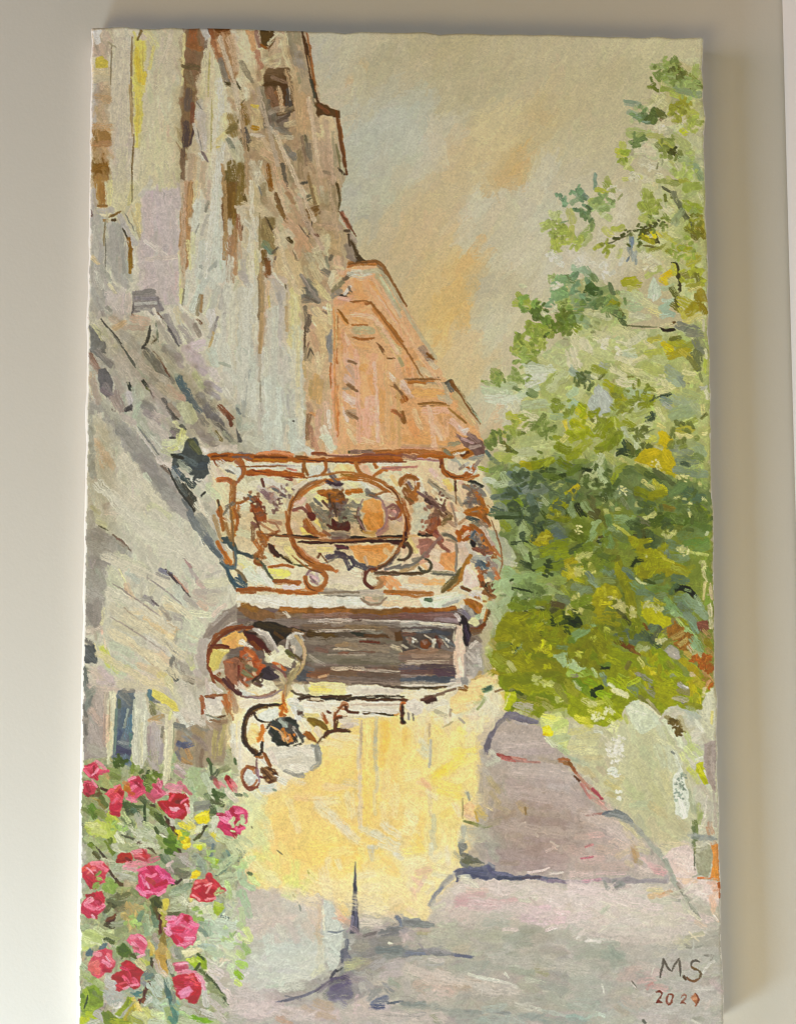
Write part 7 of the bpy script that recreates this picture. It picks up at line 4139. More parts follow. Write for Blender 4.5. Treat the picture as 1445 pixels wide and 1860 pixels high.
s 9cac7c 4 36,94 40,100
F 5c7c1c 41,92 46,88 50,92 54,98 50,101 44,102 40,97
s 4c6c14 4 44,92 50,98
s 6a3420 2 54,98 58,102
s 5a6c28 3 52,98 56,100
s c0c868 4 60,102 66,108
s d0c898 5 58,104 66,112
s b0b850 3 66,104 70,108
F d0b848 69,92 72,94 72,100 69,100
s d8c470 4 68,88 72,96
s 9aa0a0 4 73,86 75,92
s b0a4a0 4 72,82 75,86
F c8a85c 74,94 82,90 85,100 86,110 84,118 78,112 74,104
s c09a40 5 78,98 82,110
s d0b070 4 82,94 85,102
s c8b868 3 84,96 87,106
s b8a060 4 78,90 80,96
s c4b4a4 5 74,104 77,112
s d4c8b0 4 80,114 84,118
F 5c3c20 70,106 72,104 71,110 68,114 67,112
s 4a4c30 2.4 70,102 70,106
s 8c9884 4 68,110 74,116
s 7c9488 4 70,116 72,122
s 668078 4 66,118 70,116
F 5a2c18 66,124 70,120 69,126 66,130 64,136 60,142 58,144 61,134
s 6a3818 2.4 68,122 64,130
s 7a3c18 3 60,138 65,136
s 8a4a20 2 62,140 66,136
s 2c2010 2 58,144 60,146
s 748490 4 60,116 66,114
s 8a90a0 4 60,120 64,124
s 5c8880 4 54,130 58,134
s 508078 4 56,132 60,130
s a0aca0 4 52,128 60,128
s b8ccc8 7 70,124 76,132
s a8c0c0 6 68,136 74,140
s b4c8b8 6 74,140 80,146
s c0c8c0 6 76,118 80,126
s d4d8d0 3 64,142 70,136
F 647c70 81,120 84,120 86,128 88,136 88,142 84,142 82,132
s 4c7068 3 84,126 86,140
s a8b8a8 4 84,120 86,126
s 5a6048 2 84,104 88,114
s 687058 2.4 86,110 90,118
s b8b8a8 4 86,104 88,112
s b4b4ac 4 88,94 92,100
s 8c9490 4 92,94 94,100
F e8e4b0 96,96 104,92 112,93 115,95 108,98 100,101
s f0ecc0 3 98,95 108,94
s dce0b4 4 104,90 112,88
F 9cb820 100,102 108,101 112,98 118,102 118,112 115,112 112,106 108,111 106,108
s b8d050 2.4 106,102 112,104
s 84a018 3 116,102 117,110
s 4c6418 2 110,98 116,102
s ccd860 3 102,103 106,104
s 4a5a28 2.4 108,112 112,106
s 5c6c38 3 112,112 120,118 126,124
s 6c7c50 3.4 118,120 128,130 134,136
l 4c5c38 1.6 114,112 126,124 137,142
s 8a9464 5 120,124 130,134
s a8b08c 5 124,134 134,142
s c8ccb0 4 112,120 116,124
F 84a028 7,134 14,126 24,124 28,132 28,142 22,148 12,150 6,144
s 6c8a18 5 10,134 18,130
s 7c9428 5 18,140 26,138
s 94ac38 5 10,144 20,148
s 9cb434 4 12,130 14,136
l 34481c 1.8 14,134 13,140 11,145
s 788c48 4 20,132 26,136
s 98ac58 6 14,118 22,122
s b0bc80 6 8,114 16,116
s a8b878 5 22,122 28,128
s b4c498 5 6,104 12,110
s 98b038 5 6,152 14,150
F bcc80c 6,152 14,152 16,156 10,160 5,160
s a8bc18 5 14,150 22,152
s c4c8b8 4 16,158 24,156
s b8b8b8 6 22,150 28,154
s c0c0c0 6 32,122 38,128
s b4b8b4 7 32,132 42,136
s 9cacb0 3 36,140 42,138
s a8b0b0 4 30,130 34,140
s c8c8c0 5 36,118 42,124
F 8ca018 50,134 54,138 48,146 42,152 38,150 44,144
s 98a81c 3 50,138 42,148
F 7c9018 27,152 32,147 36,150 42,154 48,152 52,158 30,160
s 6c8418 4 28,150 34,156
s 98a418 5 36,156 50,158
s a89c28 4 54,144 48,154
s d8c848 4 54,138 56,148
s e4d078 4 55,140 60,146
s ccd088 6 56,150 66,154
s 98a040 5 52,154 60,158
s c4c870 5 64,146 70,152
s c8d49c 6 72,148 80,154
s b0c4a8 6 82,140 84,150
s c4d0b0 5 70,156 80,158
s 94a868 5 84,146 86,156
s 74a088 5 88,142 92,152
s 548470 4 88,146 92,156
s 5c9078 4 86,154 90,158
s 8cb8a0 4 92,140 96,150
s 98a878 5 92,144 102,150
s bcc0a8 6 98,146 108,150
F 84b424 100,151 108,152 118,154 124,157 118,159 108,157
s 74a41c 3 104,153 114,156
s b0c888 4 96,150 104,154
s b4bc94 5 96,156 110,159
s c4c4bc 5 114,148 124,152
s ccc4b8 5 126,150 134,156
s a8a898 4 104,140 110,144
s 808c88 3 90,132 90,140
L rose9
F dc4c5c 8,24 12,20 18,17 26,17 31,20 33,24 30,30 27,36 22,40 17,40 13,34 10,30
s e86850 3 10,24 16,20
s ec8078 3 14,28 20,22
s c82c48 4 16,34 22,38
s d8344c 4 12,28 18,34
s f4a8b0 1.8 20,24 24,32
s f08c98 4 24,20 30,24
s f0a0a4 3 18,18 26,18
s e86078 3 24,30 28,34
s f8c0c4 1.4 14,22 20,28
s b82848 2 16,38 20,40
s c83044 2 20,26 22,34
L rose10
F dc4060 8,58 10,52 14,48 22,50 28,52 30,56 26,62 22,66 16,66 10,62
F d02c48 12,46 18,43 26,42 30,48 30,54 24,54 20,48 14,48
s e83450 3 22,44 28,52
s c01c3c 2.6 14,46 20,46
s f8b4bc 4 13,54 18,50
s f490a4 4 14,56 20,58
s f4a0b0 4 24,58 28,56
s d83c60 4 10,60 14,62
s c8284c 3 18,62 22,66
s f8d0d4 2 18,64 20,66
s e05878 3 22,52 26,56
L rose11
F d02c20 39,12 44,9 52,10 54,14 52,19 44,19 39,17
s a81c10 3 40,16 48,16
s c04018 4 44,14 50,12
s 8c2c0c 2 48,14 52,17
F e08080 52,8 58,7 66,7 69,12 68,17 60,16 55,14
s d84c50 3 60,10 68,12
s d43c40 2.4 62,8 66,14
s f0b4b4 4 54,9 60,8
s e8a8a8 5 50,20 64,18
s e4b4b4 4 46,22 56,24
s d88890 4 68,16 76,14
s c85c60 2 56,14 66,16
L rose12
F e04474 58,30 62,22 70,19 76,20 82,24 88,30 89,34 84,36 82,44 76,47 70,47 66,50 60,45 57,38
s f0789c 4 60,24 68,21
s e83c78 4 60,32 62,42
s f490b4 4 62,30 66,38
s d42058 4 68,22 74,28
s f068a0 5 76,22 82,30
s f080b0 5 80,30 88,33
s c85048 4 67,32 72,36
s d83060 4 66,40 70,42
s d41c48 4 74,38 82,34
s f498b8 3 64,44 74,44
s f8b0c4 3 76,46 82,42
s f494ac 2 66,28 70,30 74,28
s e85084 4 72,42 78,40
s f8c0d0 2 66,36 68,40
s d84c84 2 82,26 86,30
s f0a0bc 3 58,40 64,46
L rose13
F d83c48 105,40 109,33 116,31 120,27 124,32 130,36 134,40 133,44 128,46 124,52 118,53 110,51 104,48
s b82838 4 116,40 124,44
s c82c40 4 112,44 118,48
s f0a098 2 108,36 114,33
s e87068 3 112,34 120,34
s f4b0a8 2 106,46 112,50
s e05058 4 126,38 131,42
s f8c0b8 1.8 116,38 122,36
s f0a8a0 1.8 118,44 122,38
s d42040 4 110,42 116,40
s f4a8a4 2 118,50 126,49
s c84050 2 118,30 121,34
s d87078 2 130,44 134,42
s f09890 2 108,40 112,38
L rose14
F e8688c 83,70 88,64 96,63 104,64 109,68 112,74 109,84 106,90 98,92 92,91 88,84 82,80
s f4b0c8 4 84,66 90,66
s d4284c 4 96,67 102,66
s c41c40 3 100,66 103,70
s f4a0bc 4 92,70 96,66
s f8c4d4 4 82,76 86,80
s e03c60 5 90,76 98,76
s e83458 4 92,82 96,86
s f078a0 4 100,78 106,72
s f8b8cc 3 100,84 106,84
s f49cb8 4 104,70 110,72
s f4b0c0 3 94,90 104,88
s d02850 3 88,82 92,88
s f088a8 3 86,72 90,72
s f0a0b0 1.8 96,72 104,76
s f8c8d4 3 84,72 85,76
L rose15
F e4748c 48,86 53,81 60,80 65,84 67,90 64,97 58,97 54,92
s f0a0b0 3 52,84 58,82
s d85c78 4 58,88 63,90
s f4c0c8 3 54,88 57,92
s f090a8 4 56,94 62,96
s c87474 2 54,92 58,93
s f4d4d8 2 58,100 64,98
s f4b8c0 3 60,84 65,88
L rose16
F e06070 18,100 22,95 30,93 36,95 37,102 38,108 36,113 32,113 24,119 18,117 14,112 16,106
F e48478 17,104 24,102 26,108 24,116 18,116 14,112
s f09080 3 16,108 22,104
s e04058 4 28,96 32,102
s d83050 3 26,108 30,112
s f4a8b8 3 28,104 34,108
s c82c48 4 29,112 35,112
s f0b0b0 4 20,98 24,98
s ec8c90 3 32,98 36,104
s e87868 4 18,110 22,114
s f8c8cc 1.8 30,100 33,104
L rose17
F cc2038 36,118 40,113 44,112 43,106 48,104 55,106 60,110 64,114 60,118 60,126 56,128 50,125 46,128 42,132 38,130 40,124
s d82040 4 46,108 54,108
s b81830 4 38,118 44,120
s e45070 3 44,110 50,112
s f07088 3 46,118 50,122
s c02038 5 54,114 60,114
s e86c84 4 54,120 58,124
s e04858 4 40,126 44,128
s f4a8b4 2 52,125 58,124
s f8b8c0 2 46,128 50,126
s d83850 3 50,114 52,120
s e86068 2 42,124 48,122
L rose18
F d07080 90,106 96,104 102,105 103,110 98,114 91,112
s f0a8b4 2.4 92,107 100,106
s f8d0d8 1.4 94,106 102,106
s c8506c 3 92,110 98,110
s f4b8c4 2 98,112 104,112
s e4a0ac 3 94,114 108,114
L rose19
F d43048 88,118 96,115 106,115 112,118 115,124 114,132 110,140 104,140 100,136 96,138 92,134 93,128 88,124
s e02848 4 92,120 98,118
s c81838 4 90,122 98,124
s e86858 3 104,116 108,120
s f05c60 4 106,122 112,124
s d41c38 5 108,132 112,128
s c01838 4 104,138 108,136
F f0a0bc 94,132 98,128 104,126 106,131 102,136 96,137
s f4b8d0 3 98,132 103,130
s e04868 3 100,124 106,124
s f8b8c4 3 110,116 115,122
s e4b8c0 3 113,118 116,128
s f07078 2 100,118 106,118
s d84868 3 92,128 96,128
T 430 1530
L Y
s dce078 8 10,10 22,14
s e4e484 9 20,20 26,26
s e0e06c 6 16,30 22,30
s d8e088 7 24,6 30,14
s e8e080 8 34,14 36,26
s f0dc80 7 40,4 46,14
s f8d470 9 56,10 64,14
s f8d868 10 66,4 84,6
s fcdc74 9 74,14 66,18
s f4cc70 5 60,12 64,18
s f4e090 8 84,10 98,8
s f0e0b0 6 80,16 80,22
s ece4b8 5 88,16 90,22
s e0e880 9 52,20 50,36
s dce478 8 44,32 46,42
s d8e074 8 52,38 60,36
s e8e878 6 64,32 58,44
s d8e890 6 42,46 50,48
s e0e088 5 64,26 68,30
l 9c9c38 1 62,25 63,29
l 6c6c30 1.4 49,46 51,48
l 5c5c40 1 35,7 40,11
s f4dca0 9 74,34 84,38
s ecdcb0 8 76,26 80,46
s f0d08c 8 88,46 92,60
s f4d078 6 92,56 96,62
s f8d880 7 92,28 100,18
s f4e0a0 7 92,36 100,44
s f8dc78 6 98,24 106,16
s f0e4b8 6 108,30 120,28
s ecdcb0 8 112,40 124,40
s e8d8b0 8 110,52 124,50
s e4dcc0 9 116,60 128,58
s e8dcc8 7 110,70 124,70
s f4d47c 8 122,20 132,16
s f8cc70 7 128,14 138,24
s f6d078 6 132,26 140,28
s f0dca0 7 130,40 140,44
s ecd8a8 7 134,52 144,50
s ecd0a8 6 130,62 140,66
s c8ccc0 4 116,4 118,14
s bcc0b8 3 119,3 119,8
s dcdcd0 6 126,2 140,8
s d8dce0 4 138,10 144,14
s f0e088 6 108,6 112,14
s e8e8a0 6 30,30 36,36
s f0e090 6 20,36 30,40
L G
s 98a888 4 2,6 6,10
s 78846c 3 2,16 8,8
s c4dc94 6 6,18 14,14
s b4d08c 5 2,24 10,20
s a8c0a0 6 4,26 6,34
s ccdc94 5 12,30 18,36
s b0c8a0 5 6,36 14,40
s 687850 2 10,27 13,28
s a8c4a0 7 4,44 8,54
s b0c4a8 6 8,56 12,64
s b8c898 6 4,60 6,70
s b8cc90 5 2,72 8,78
s d0d89c 5 4,84 10,86
s 98b868 5 6,90 10,96
s b8cc80 5 2,96 6,100
s a8cc60 6 2,106 6,108
s 8cb820 5 0,114 4,118
s c8dc78 4 0,122 3,124
s d0dc90 5 8,76 12,84
L S
f c8bfb2 14,42 40,40 44,60 60,48 84,46 86,62 94,76 60,90 30,110 10,120 10,90 16,60
s c4b8a8 8 20,46 24,60
s c0b4a4 8 32,44 36,60
s ccc0ac 7 28,64 22,80
s c4bcb0 7 40,62 52,60
s c0c0b8 8 46,56 58,62
s d0c0a8 7 62,54 68,70
s ccbca0 6 70,50 76,64
s c8b090 3 72,56 72,74
s c4b08c 4 70,74 73,88
s c8bca8 6 60,72 66,84
s c4b8ac 8 46,72 52,84
s c4b8a8 7 30,84 36,88
s d0d0c0 5 36,74 40,84
l 8c9490 1.6 54,53 56,60
f c4ccc8 12,96 40,80 75,80 94,78 92,98 84,110 60,122 30,136 6,126 6,110
s c8d4d0 9 28,84 30,98
s c4d0d0 8 36,92 50,94
s ccd4cc 8 16,102 24,108
s c8d0cc 8 30,104 50,108
s c4ccc8 8 46,98 66,94
s ccd0c4 8 58,108 68,104
s c8d0c4 7 20,116 40,118
s d0d4c8 7 44,118 64,118
s d4d8cc 6 38,128 56,126
s c0c8c0 6 8,112 14,118
s d8e4e0 2 27,90 27,98
s ccc8ac 6 74,92 72,110
s d4d4b0 6 74,110 66,116
F c4ccc8 76,50 84,52 86,60 88,68 94,76 92,88 90,100 84,112 80,112 77,90 75,76
s ccd4d4 5 80,56 82,68
s c8d0d4 5 80,80 90,78
s c8d4d4 4 84,90 88,98
s d8d4b8 2 75,56 76,76
l 747c80 1.6 80,78 88,79 94,77
s c8ccc8 5 84,104 80,96
s d8b894 5 88,62 94,68
s dca888 4 90,66 98,70
s c0a890 4 96,70 100,74
L E
F 555662 103,17 103.4,17 104.5,30 105,44 106,60 107,80 99,80 100.5,62 101.4,44 102.3,30
s 484a58 2.4 103,36 103,62
s 6c6c80 2 104,50 104,76
s 7c7888 3 101,66 101,76
L S
f 8c8c8c 94,78 106,76 124,78 145,74 145,104 126,106 112,118 100,142 84,138 74,132 30,140 62,130 82,114 92,104
s 8c94a0 4 96,80 96,90
s 686c74 3 97,86 95,94
s 70707c 5 94,96 98,104
s 5c606c 3 92,104 92,96
s 9c8c8c 5 102,76 108,80
s 908884 6 106,84 116,82
s 9c9884 8 104,92 114,90
s 746c68 3 112,82 121,79
s 8c8c90 6 118,88 128,86
s 787878 6 128,80 144,76
s 8a8880 7 128,86 142,84
s 74808c 6 124,94 142,94
s 808c94 5 130,100 144,98
s 6c7480 4 140,66 144,72
s 7c8088 4 128,76 144,76
s d4d4c0 2 133,88 136,89
s b0b080 7 98,106 112,104
s b8b888 5 96,110 106,108
s 9c9480 5 106,110 116,104
s 34383c 2.6 87,112 91,110
s 505058 2.4 82,118 86,112
s b0b0a8 3 88,110 92,108
l 70707c 2.4 34,140 48,137 62,133 76,126
s 6c6470 4 70,130 82,122
s 5c5468 5 84,120 96,118
s 686078 7 86,128 98,124
s 706c7c 8 84,134 98,132
s 8c8494 6 98,116 108,122
s 7c7888 6 88,138 94,142
s 909098 6 102,126 110,132
s a0a0a8 6 112,122 118,128
s acacb4 7 120,108 126,104
s b8b0b4 7 132,108 142,106
s bcb0b0 7 128,116 142,114
s 808890 6 116,136 124,128
s 6c7484 6 120,142 130,136
s 58607c 5 118,144 128,144
s 7c8490 5 130,126 136,132
s 909c90 5 134,122 140,126
s a0a090 6 136,134 144,132
s 687078 2 132,141 144,139
s b8b8b0 5 112,132 110,124
f beb4ae 0,126 30,136 60,140 84,142 100,140 116,145 145,146 145,160 0,160
s c8c0bc 7 2,132 20,134
s d0c0bc 7 4,142 24,142
s d4c4c0 8 10,150 26,150
s c0b0ac 5 30,140 40,144
s b8a898 7 42,150 54,148
s b8a48c 7 60,146 70,150
s b09c80 7 70,140 82,144
s b4a084 6 74,150 84,154
s b89478 5 36,154 46,158
s b4b4a8 6 88,142 98,146
s d0c0b4 4 104,148 102,156
s dcc0c0 3 106,134 103,150
s b4b0a4 6 92,150 108,156
s a8a89c 7 118,152 134,154
s 8a8c88 2.4 130,150 144,152
s b8b4a8 6 56,156 70,158
s c4b4a4 6 110,140 116,148
s a0a498 5 136,146 144,144
T 730 1530
L Y
f f0dc9c 0,0 48,0 50,20 44,30 30,46 20,58 8,64 0,64
s f4d068 7 10,2 14,6
s f8dc70 6 4,8 18,8
s f4e8b4 8 4,18 18,18
s f8e090 6 4,32 10,28
s f0d48c 6 2,44 6,54
s ecdcb0 6 6,40 8,24
s c4c8b8 4 25,2 25,10
s e4dcb8 6 28,14 34,12
s e8dcc4 5 40,6 40,18
s e8d8a8 5 32,20 40,24
s d8a894 5 14,26 24,24
s e0b0a0 5 10,32 16,36
s d8a898 5 9,42 11,50
s dcb8a4 4 20,30 14,42
s e4c8b0 5 6,58 12,62
s e8dcb8 4 20,34 26,36
s d4d4c0 5 28,28 36,30
s e0d0b0 4 22,44 26,40
L A
f ac9c98 60,0 145,0 145,34 100,30 80,26 76,18 70,16
s a8a090 7 66,4 72,12
s b0b4a8 6 78,8 82,14
s a0a098 6 74,4 84,4
s b0a09c 9 94,10 110,14
s ac9890 9 112,8 130,6
s a89490 9 100,20 120,22
s b09c98 9 124,14 142,14
s b8a4a0 5 128,22 142,22
s e0ccc0 2 132,2 135,6
s d0bcb4 2 126,8 134,3
s a09080 5 88,18 100,18
L S
F 7a7c74 48,2 57,0 57,6 54,8 60,10 66,14 72,18 72,22 60,24 50,20 52,12
s 6c6c58 5 54,12 66,18
s 64664c 4 54,16 60,18
s 8a8a84 4 51,2 55,4
s 9a9a88 4 46,10 52,14
s b8ac8c 3 60,20 70,20
F 6f7182 46,26 50,22 58,21 66,22 72,20 76,18 80,20 81,25 90,26 102,29 118,29 132,31 146,34 146,36 130,34 110,33 90,33 70,32 58,31 52,28 49,34 47,34
s 5c6078 4 54,26 72,26
s 545870 3 58,29 74,31
s 60607c 4 76,22 80,28
s 4f5468 3 84,31 104,32
s 5c5460 3 106,31 120,31
s 74748c 3 80,26 96,29
s 9488a0 2.4 128,33 144,35
s 646474 2.4 48,34 50,26
s 8c90a4 2.4 76,18 79,21
s e0ccc4 2 110,27 128,23
s d8ccc4 2 130,28 140,26
s a8a8b0 4 46,28 40,34 34,40
s 8c90a0 3.4 42,30 34,38 28,48
s 70788c 3 34,40 29,46 24,55
s b0b4b8 3 28,52 26,57
f c9bcb0 50,30 80,33 145,36 145,76 110,76 60,70 24,74 24,58 36,44
s d4d0b8 6 54,32 64,38
s d8d8bc 4 50,30 58,30
s d8c8bc 7 72,36 88,38
s ccc0b0 6 92,38 100,42
s c4c4a8 6 98,46 110,42
s c8c8b0 6 104,52 116,48
s d4c4b8 7 124,40 136,42
s d8c8c4 8 130,50 140,54
s dcd0c8 6 48,42 56,40
s d0b8a8 5 58,42 74,42
s c4a09c 6 50,48 70,46
s c49c9c 6 48,52 76,54
s c8a4a0 6 76,52 98,51
s c8a8a4 5 60,57 84,56
s c4b0a8 5 100,54 112,56
s c8b8ac 6 42,60 60,62
s bcb4a4 6 62,64 78,66
s acaca0 7 80,62 94,62
s a8aca4 7 74,70 90,70
s b0aca0 5 94,58 104,60
s ccb0b8 7 106,66 116,66
s d4b8bc 7 114,60 126,58
s d8bcc0 7 126,68 140,66
s d4c0c4 6 112,72 124,72
s dcc4c4 5 134,60 144,62
s c0b8a4 7 26,66 38,64
s b8bca4 6 34,72 46,74
s ccccb0 5 28,58 36,54
F 8a8e94 0,66 12,66 17,68 22,70 29,71 28,75 16,74 0,73
s 7c8088 3 2,69 14,70
s 8c9494 3 14,72 28,73
f aba798 0,74 145,74 145,160 0,160
s a89884 4 14,78 24,79
s a4a078 3 14,80 24,80
s b8a8a4 6 2,80 8,84
s 9c98a0 4 0,78 6,76
s b8b8a0 8 28,80 44,80
s b4b09c 8 20,88 36,88
s b4b098 9 44,88 60,92
s a8a890 9 60,80 84,82
s b4a890 6 46,94 60,92
s a8a498 8 64,90 80,92
s 94988c 7 92,84 108,80
s 8f9488 7 100,90 112,88
s 9c9c8c 7 104,76 120,78
s a8a090 7 116,84 130,84
s a8a494 8 126,78 144,80
s a0988c 8 124,94 140,96
s 989c90 8 84,98 100,100
s d4c4bc 3 88,76 100,76
s d8c8c4 2.4 126,77 134,74
s c8b8b0 4 2,86 4,82
F 848894 0,94 12,94 24,92 40,95 56,98 64,99 62,101 44,100 24,99 0,101
s 747c8c 3 4,98 20,97
s 6c7080 2.4 46,99 60,100
s 9a98a0 4 22,94 40,95
s 7c8890 4 0,96 4,92
s b0b0b0 4 4,103 16,102
o a8a8a8 2 28,104 9,3.4 20 170
s c8c0b8 4 24,103 36,103
s b4a498 8 10,110 22,116
s b8a08c 9 14,124 30,120
s b8a490 9 34,114 44,128
s c4ac9c 8 30,128 42,132
s bca488 7 48,124 60,126
s b8b0a8 7 4,120 6,132
s c4b4a8 8 18,136 34,134
s a0a49c 9 50,106 70,108
s 9ca098 9 74,106 92,106
s a4a898 7 44,110 56,114
s d0d0c0 2.4 58,115 70,118 84,121
s d4d8d0 3 64,118 76,120 90,123 100,126
s c0ac94 4 56,118 72,123 84,126
s b4ac9c 8 64,130 84,130
s b0a898 8 86,134 104,134
s a8a890 8 104,124 116,128
s 98a090 8 98,110 112,114
s 949884 8 116,104 130,108
s 94946c 6 118,110 126,114
s 949494 8 132,110 142,118
s d4d4c8 2 90,114 93,118
s b8bca8 4 110,120 124,122
s 989c98 9 124,124 140,128
s a4a49c 8 106,138 124,138
s a4a89c 8 130,136 142,142
s 8c9494 5 2,142 30,144
s 7c8890 4 0,141 20,141
s 84909c 3 30,146 70,149
s a8a89c 7 28,146 50,146
s 949c98 6 44,150 64,150
s 84888c 5 4,152 18,150
s 7c8470 5 28,154 32,158
s 94986c 4 26,152 30,156
s 98a09c 7 50,156 70,156
s 7c8898 3 74,147 94,150
s a8b4b4 6 72,146 90,144
s 9cacb0 8 70,156 90,156
s a4b0b4 7 92,154 104,158
s 8c9ca4 6 104,152 124,154
s a8b4b4 3 120,146 144,152
s 909c9c 7 126,156 142,156
s c4c4b8 4 100,142 120,146
s 9c9890 5 0,136 10,138
T 1030 1530
L A
f bfb0a8 -20,0 72,0 82,10 86,16 90,30 60,31 30,32 0,33
s c8b0a8 8 4,6 14,10
s d0b4ac 7 14,16 30,14
s b8a498 8 10,22 30,20
s c0a89c 8 34,22 50,22
s ccb4a4 7 28,6 44,8
s d0bc9c 6 44,12 52,8
s b8986c 5 58,4 60,12
s b08c5c 4 57,8 59,16
s a49878 4 60,16 64,19
s c4bc98 5 62,6 70,8
s c8b898 5 52,18 56,20
s d8b8b0 4 66,14 72,20
s dcb4b0 6 72,20 84,26
s d0a0a0 4 74,24 84,27
s dccabc 6 64,24 72,26
s dcc4bc 6 4,28 20,28
s d8bcb8 3 26,27 50,27
s c87c88 2 12,14 22,13
s c89090 2 16,4 22,2
L S
s ccc09c 5 80,4 92,6
s d4c4a0 4 82,0 104,2
F d8c4bc 86,12 92,4 104,2 110,8 112,20 114,32 124,34 132,36 132,56 120,56 104,46 96,38 92,30
s e0ccc0 7 96,10 104,18
s dcc4b4 6 98,24 108,28
s d8c0b4 6 92,18 94,26
s e4d0c8 5 106,12 108,24
s d8ccc0 6 104,40 116,40
s dcd0cc 6 112,46 120,48
s d8b898 4 102,34 112,34
F a3a69a 69,0 74,2 80,6 86,12 88,18 92,26 95,34 98,42 92,38 88,28 84,18 78,10
s a8a8a0 4 72,1 82,10
s 9ca09c 4 84,12 90,24
s a8acac 3 90,28 96,38
s 8c8c88 3 74,8 73,10
s b0a89c 3 96,40 102,50
l 8c8c80 3 96,38 102,46 108,56 116,67
s a8a89c 5 104,50 112,60
s b0b0a4 5 112,50 124,56
s 8c8070 3 96,36 100,42
s c8c4b4 5 102,42 108,46
s 747c54 3 110,0 112,8
s 84884c 2 112,4 111,10
l 6c6c58 1.4 111,8 111,24
F a09c80 113,4 124,2 128,8 125,24 122,31 114,28 112,16
s c0bca8 5 114,6 120,4
s a0a084 5 118,14 122,24
s b8b49c 3 113,12 116,20
F d48a40 126,3 132,2 133,20 133,34 128,34 124,32 127,20
s dc9038 4 129,22 130,32
s c88848 3 130,6 130,20
s c87848 2 114,31 124,32
s b05c1c 2.4 132,36 133,48
s dcae90 5 128,36 130,46
s d8ac8c 5 126,48 128,58
s e8ccbc 3 131,42 130,48
s d8bca0 4 128,60 131,68
F a49ca4 0,33 20,33 30,31 50,31 70,31 88,32 88,36 70,35 50,36 46,40 42,42 38,36 30,35 10,36 0,36
s c894a0 3 14,34 28,33
s 8a8898 3.4 52,33 66,34
s 848c94 4 40,34 48,37
s 7c8484 3 42,40 46,38
s 808888 3 32,35 34,40
s 9490a0 3 68,33 84,35
s 78848c 2 34,41 36,40
s b8a8ac 3 0,34 14,35
s 9c98a8 3 86,30 88,34
f d0c4bc -16,36 38,38 70,38 92,40 104,52 114,68 124,76 120,86 90,84 50,84 20,80 0,70
s d8c8c8 9 4,42 24,42
s d8ccc8 9 8,54 26,54
s d8c8c8 8 4,66 18,64
s d0c8c0 8 30,46 48,46
s ccc4b4 9 48,56 66,54
s d4ccbc 7 34,62 40,68
s c0c0b0 4 30,60 36,56
s b8bcac 3 30,62 33,58
s c8c0b0 8 60,66 80,64
s ccc4b0 9 80,70 100,70
s c4bca8 8 88,58 104,60
s bcbcac 6 72,52 88,52
s d0c490 5 72,42 82,42
s c8a878 4 72,48 80,46
s d49870 3.4 83,46 90,43
s c89c70 3 80,47 86,44
s a8a088 4 88,44 96,46
s 8c8c84 3 92,50 98,51
s c0bca8 4 78,50 94,50
s b8b8a4 5 102,52 104,60
s d8d0b4 3 106,60 116,68
s d0b8a0 4 112,70 120,74
s d0bcb4 5 118,64 126,68
s e4d8d0 2 128,64 131,68
s c8c0b8 8 104,76 118,78
s ccc8bc 6 60,78 84,82
s dcd4c0 3 72,83 86,82
s c8c8bc 8 30,76 50,76
s c8c0bc 7 40,70 60,70
f b0aca4 -20,76 20,80 50,84 90,84 134,70 138,160 0,160
s b4b4b0 5 8,80 20,84
s d0ccc8 2.4 8,84 14,78
s d4d0cc 2.4 18,84 24,88
s c4c8c4 4 24,86 40,86
s a4a89c 8 4,90 16,90
s 9ca094 9 10,98 26,96
s a8aca4 5 24,90 44,88
s 909c98 8 32,98 46,100
s 98a098 7 40,106 48,104
s 8c9894 5 38,92 44,100
s a4a49c 8 20,108 36,110
s a8a89c 8 4,106 16,110
s b4aca4 8 52,92 68,96
s b0aaa4 8 60,100 72,96
s b4b0ac 8 70,92 88,88
s bcb4a4 7 80,86 92,90
s c4bc9c 6 96,86 104,88
s b4b08c 4 104,84 118,80
s a8a48c 3 106,82 118,79
s bcb8a0 5 98,92 106,90
l d8ccb0 1.4 108,83 120,81
s 8c8c80 1.6 104,92 108,92
s a09c90 2 104,90 112,92
s 94948c 1.6 112,92 119,90
l b8b8b4 1.4 110,86 110,100
s b4b0ac 6 110,100 122,98
s b0aca8 6 118,96 130,94
s a8a49c 5 122,84 132,80
s c0a89c 6 52,112 62,110
s b8a498 8 46,118 56,118
s bcb0a8 7 64,108 76,112
s b8a49c 7 70,116 84,112
s c4a49c 4 62,122 76,120
s c08078 3 70,128 74,124
s cca49c 4 74,126 86,128
s b0aca8 7 84,108 92,114
l c8c4bc 1.4 76,106 73,116
s b4b0b0 7 88,122 104,126
s bcb8b8 6 104,116 112,112
s d0d0d0 2 118,114 124,106
s c8c4c0 2 120,110 128,104
s 8c8880 2 120,99 126,99
s 9c9890 2 125,103 127,99
s a89c90 5 118,124 126,122
s 9c9088 3 120,120 132,118
s b8a4a4 6 126,122 134,130
s a8aca4 9 6,120 20,120
s a4a8a0 9 10,132 26,132
s 9ca8a4 9 4,142 24,142
s a8aca4 8 26,122 36,126
l d4d4cc 1.4 30,124 32,132
s b0a898 8 40,132 50,130
s b8a898 7 50,138 60,144
s bcb4ac 8 60,134 70,136
s a89c88 5 42,144 52,150
l 6c6458 1.8 56,121 60,128
l c8c0b8 1.2 55,122 60,128
s bcb8b8 9 74,148 96,146
s b4b0b0 9 100,150 120,148
s b8b4b4 8 118,134 128,138
s c4c0c0 5 114,128 126,128
s c0b8b8 8 66,154 84,156
s 8ca0a4 7 4,154 14,156
s a8c4c8 4 12,154 24,152
s c4d4d4 3 26,149 32,152
s 98b0b8 3 0,152 12,153
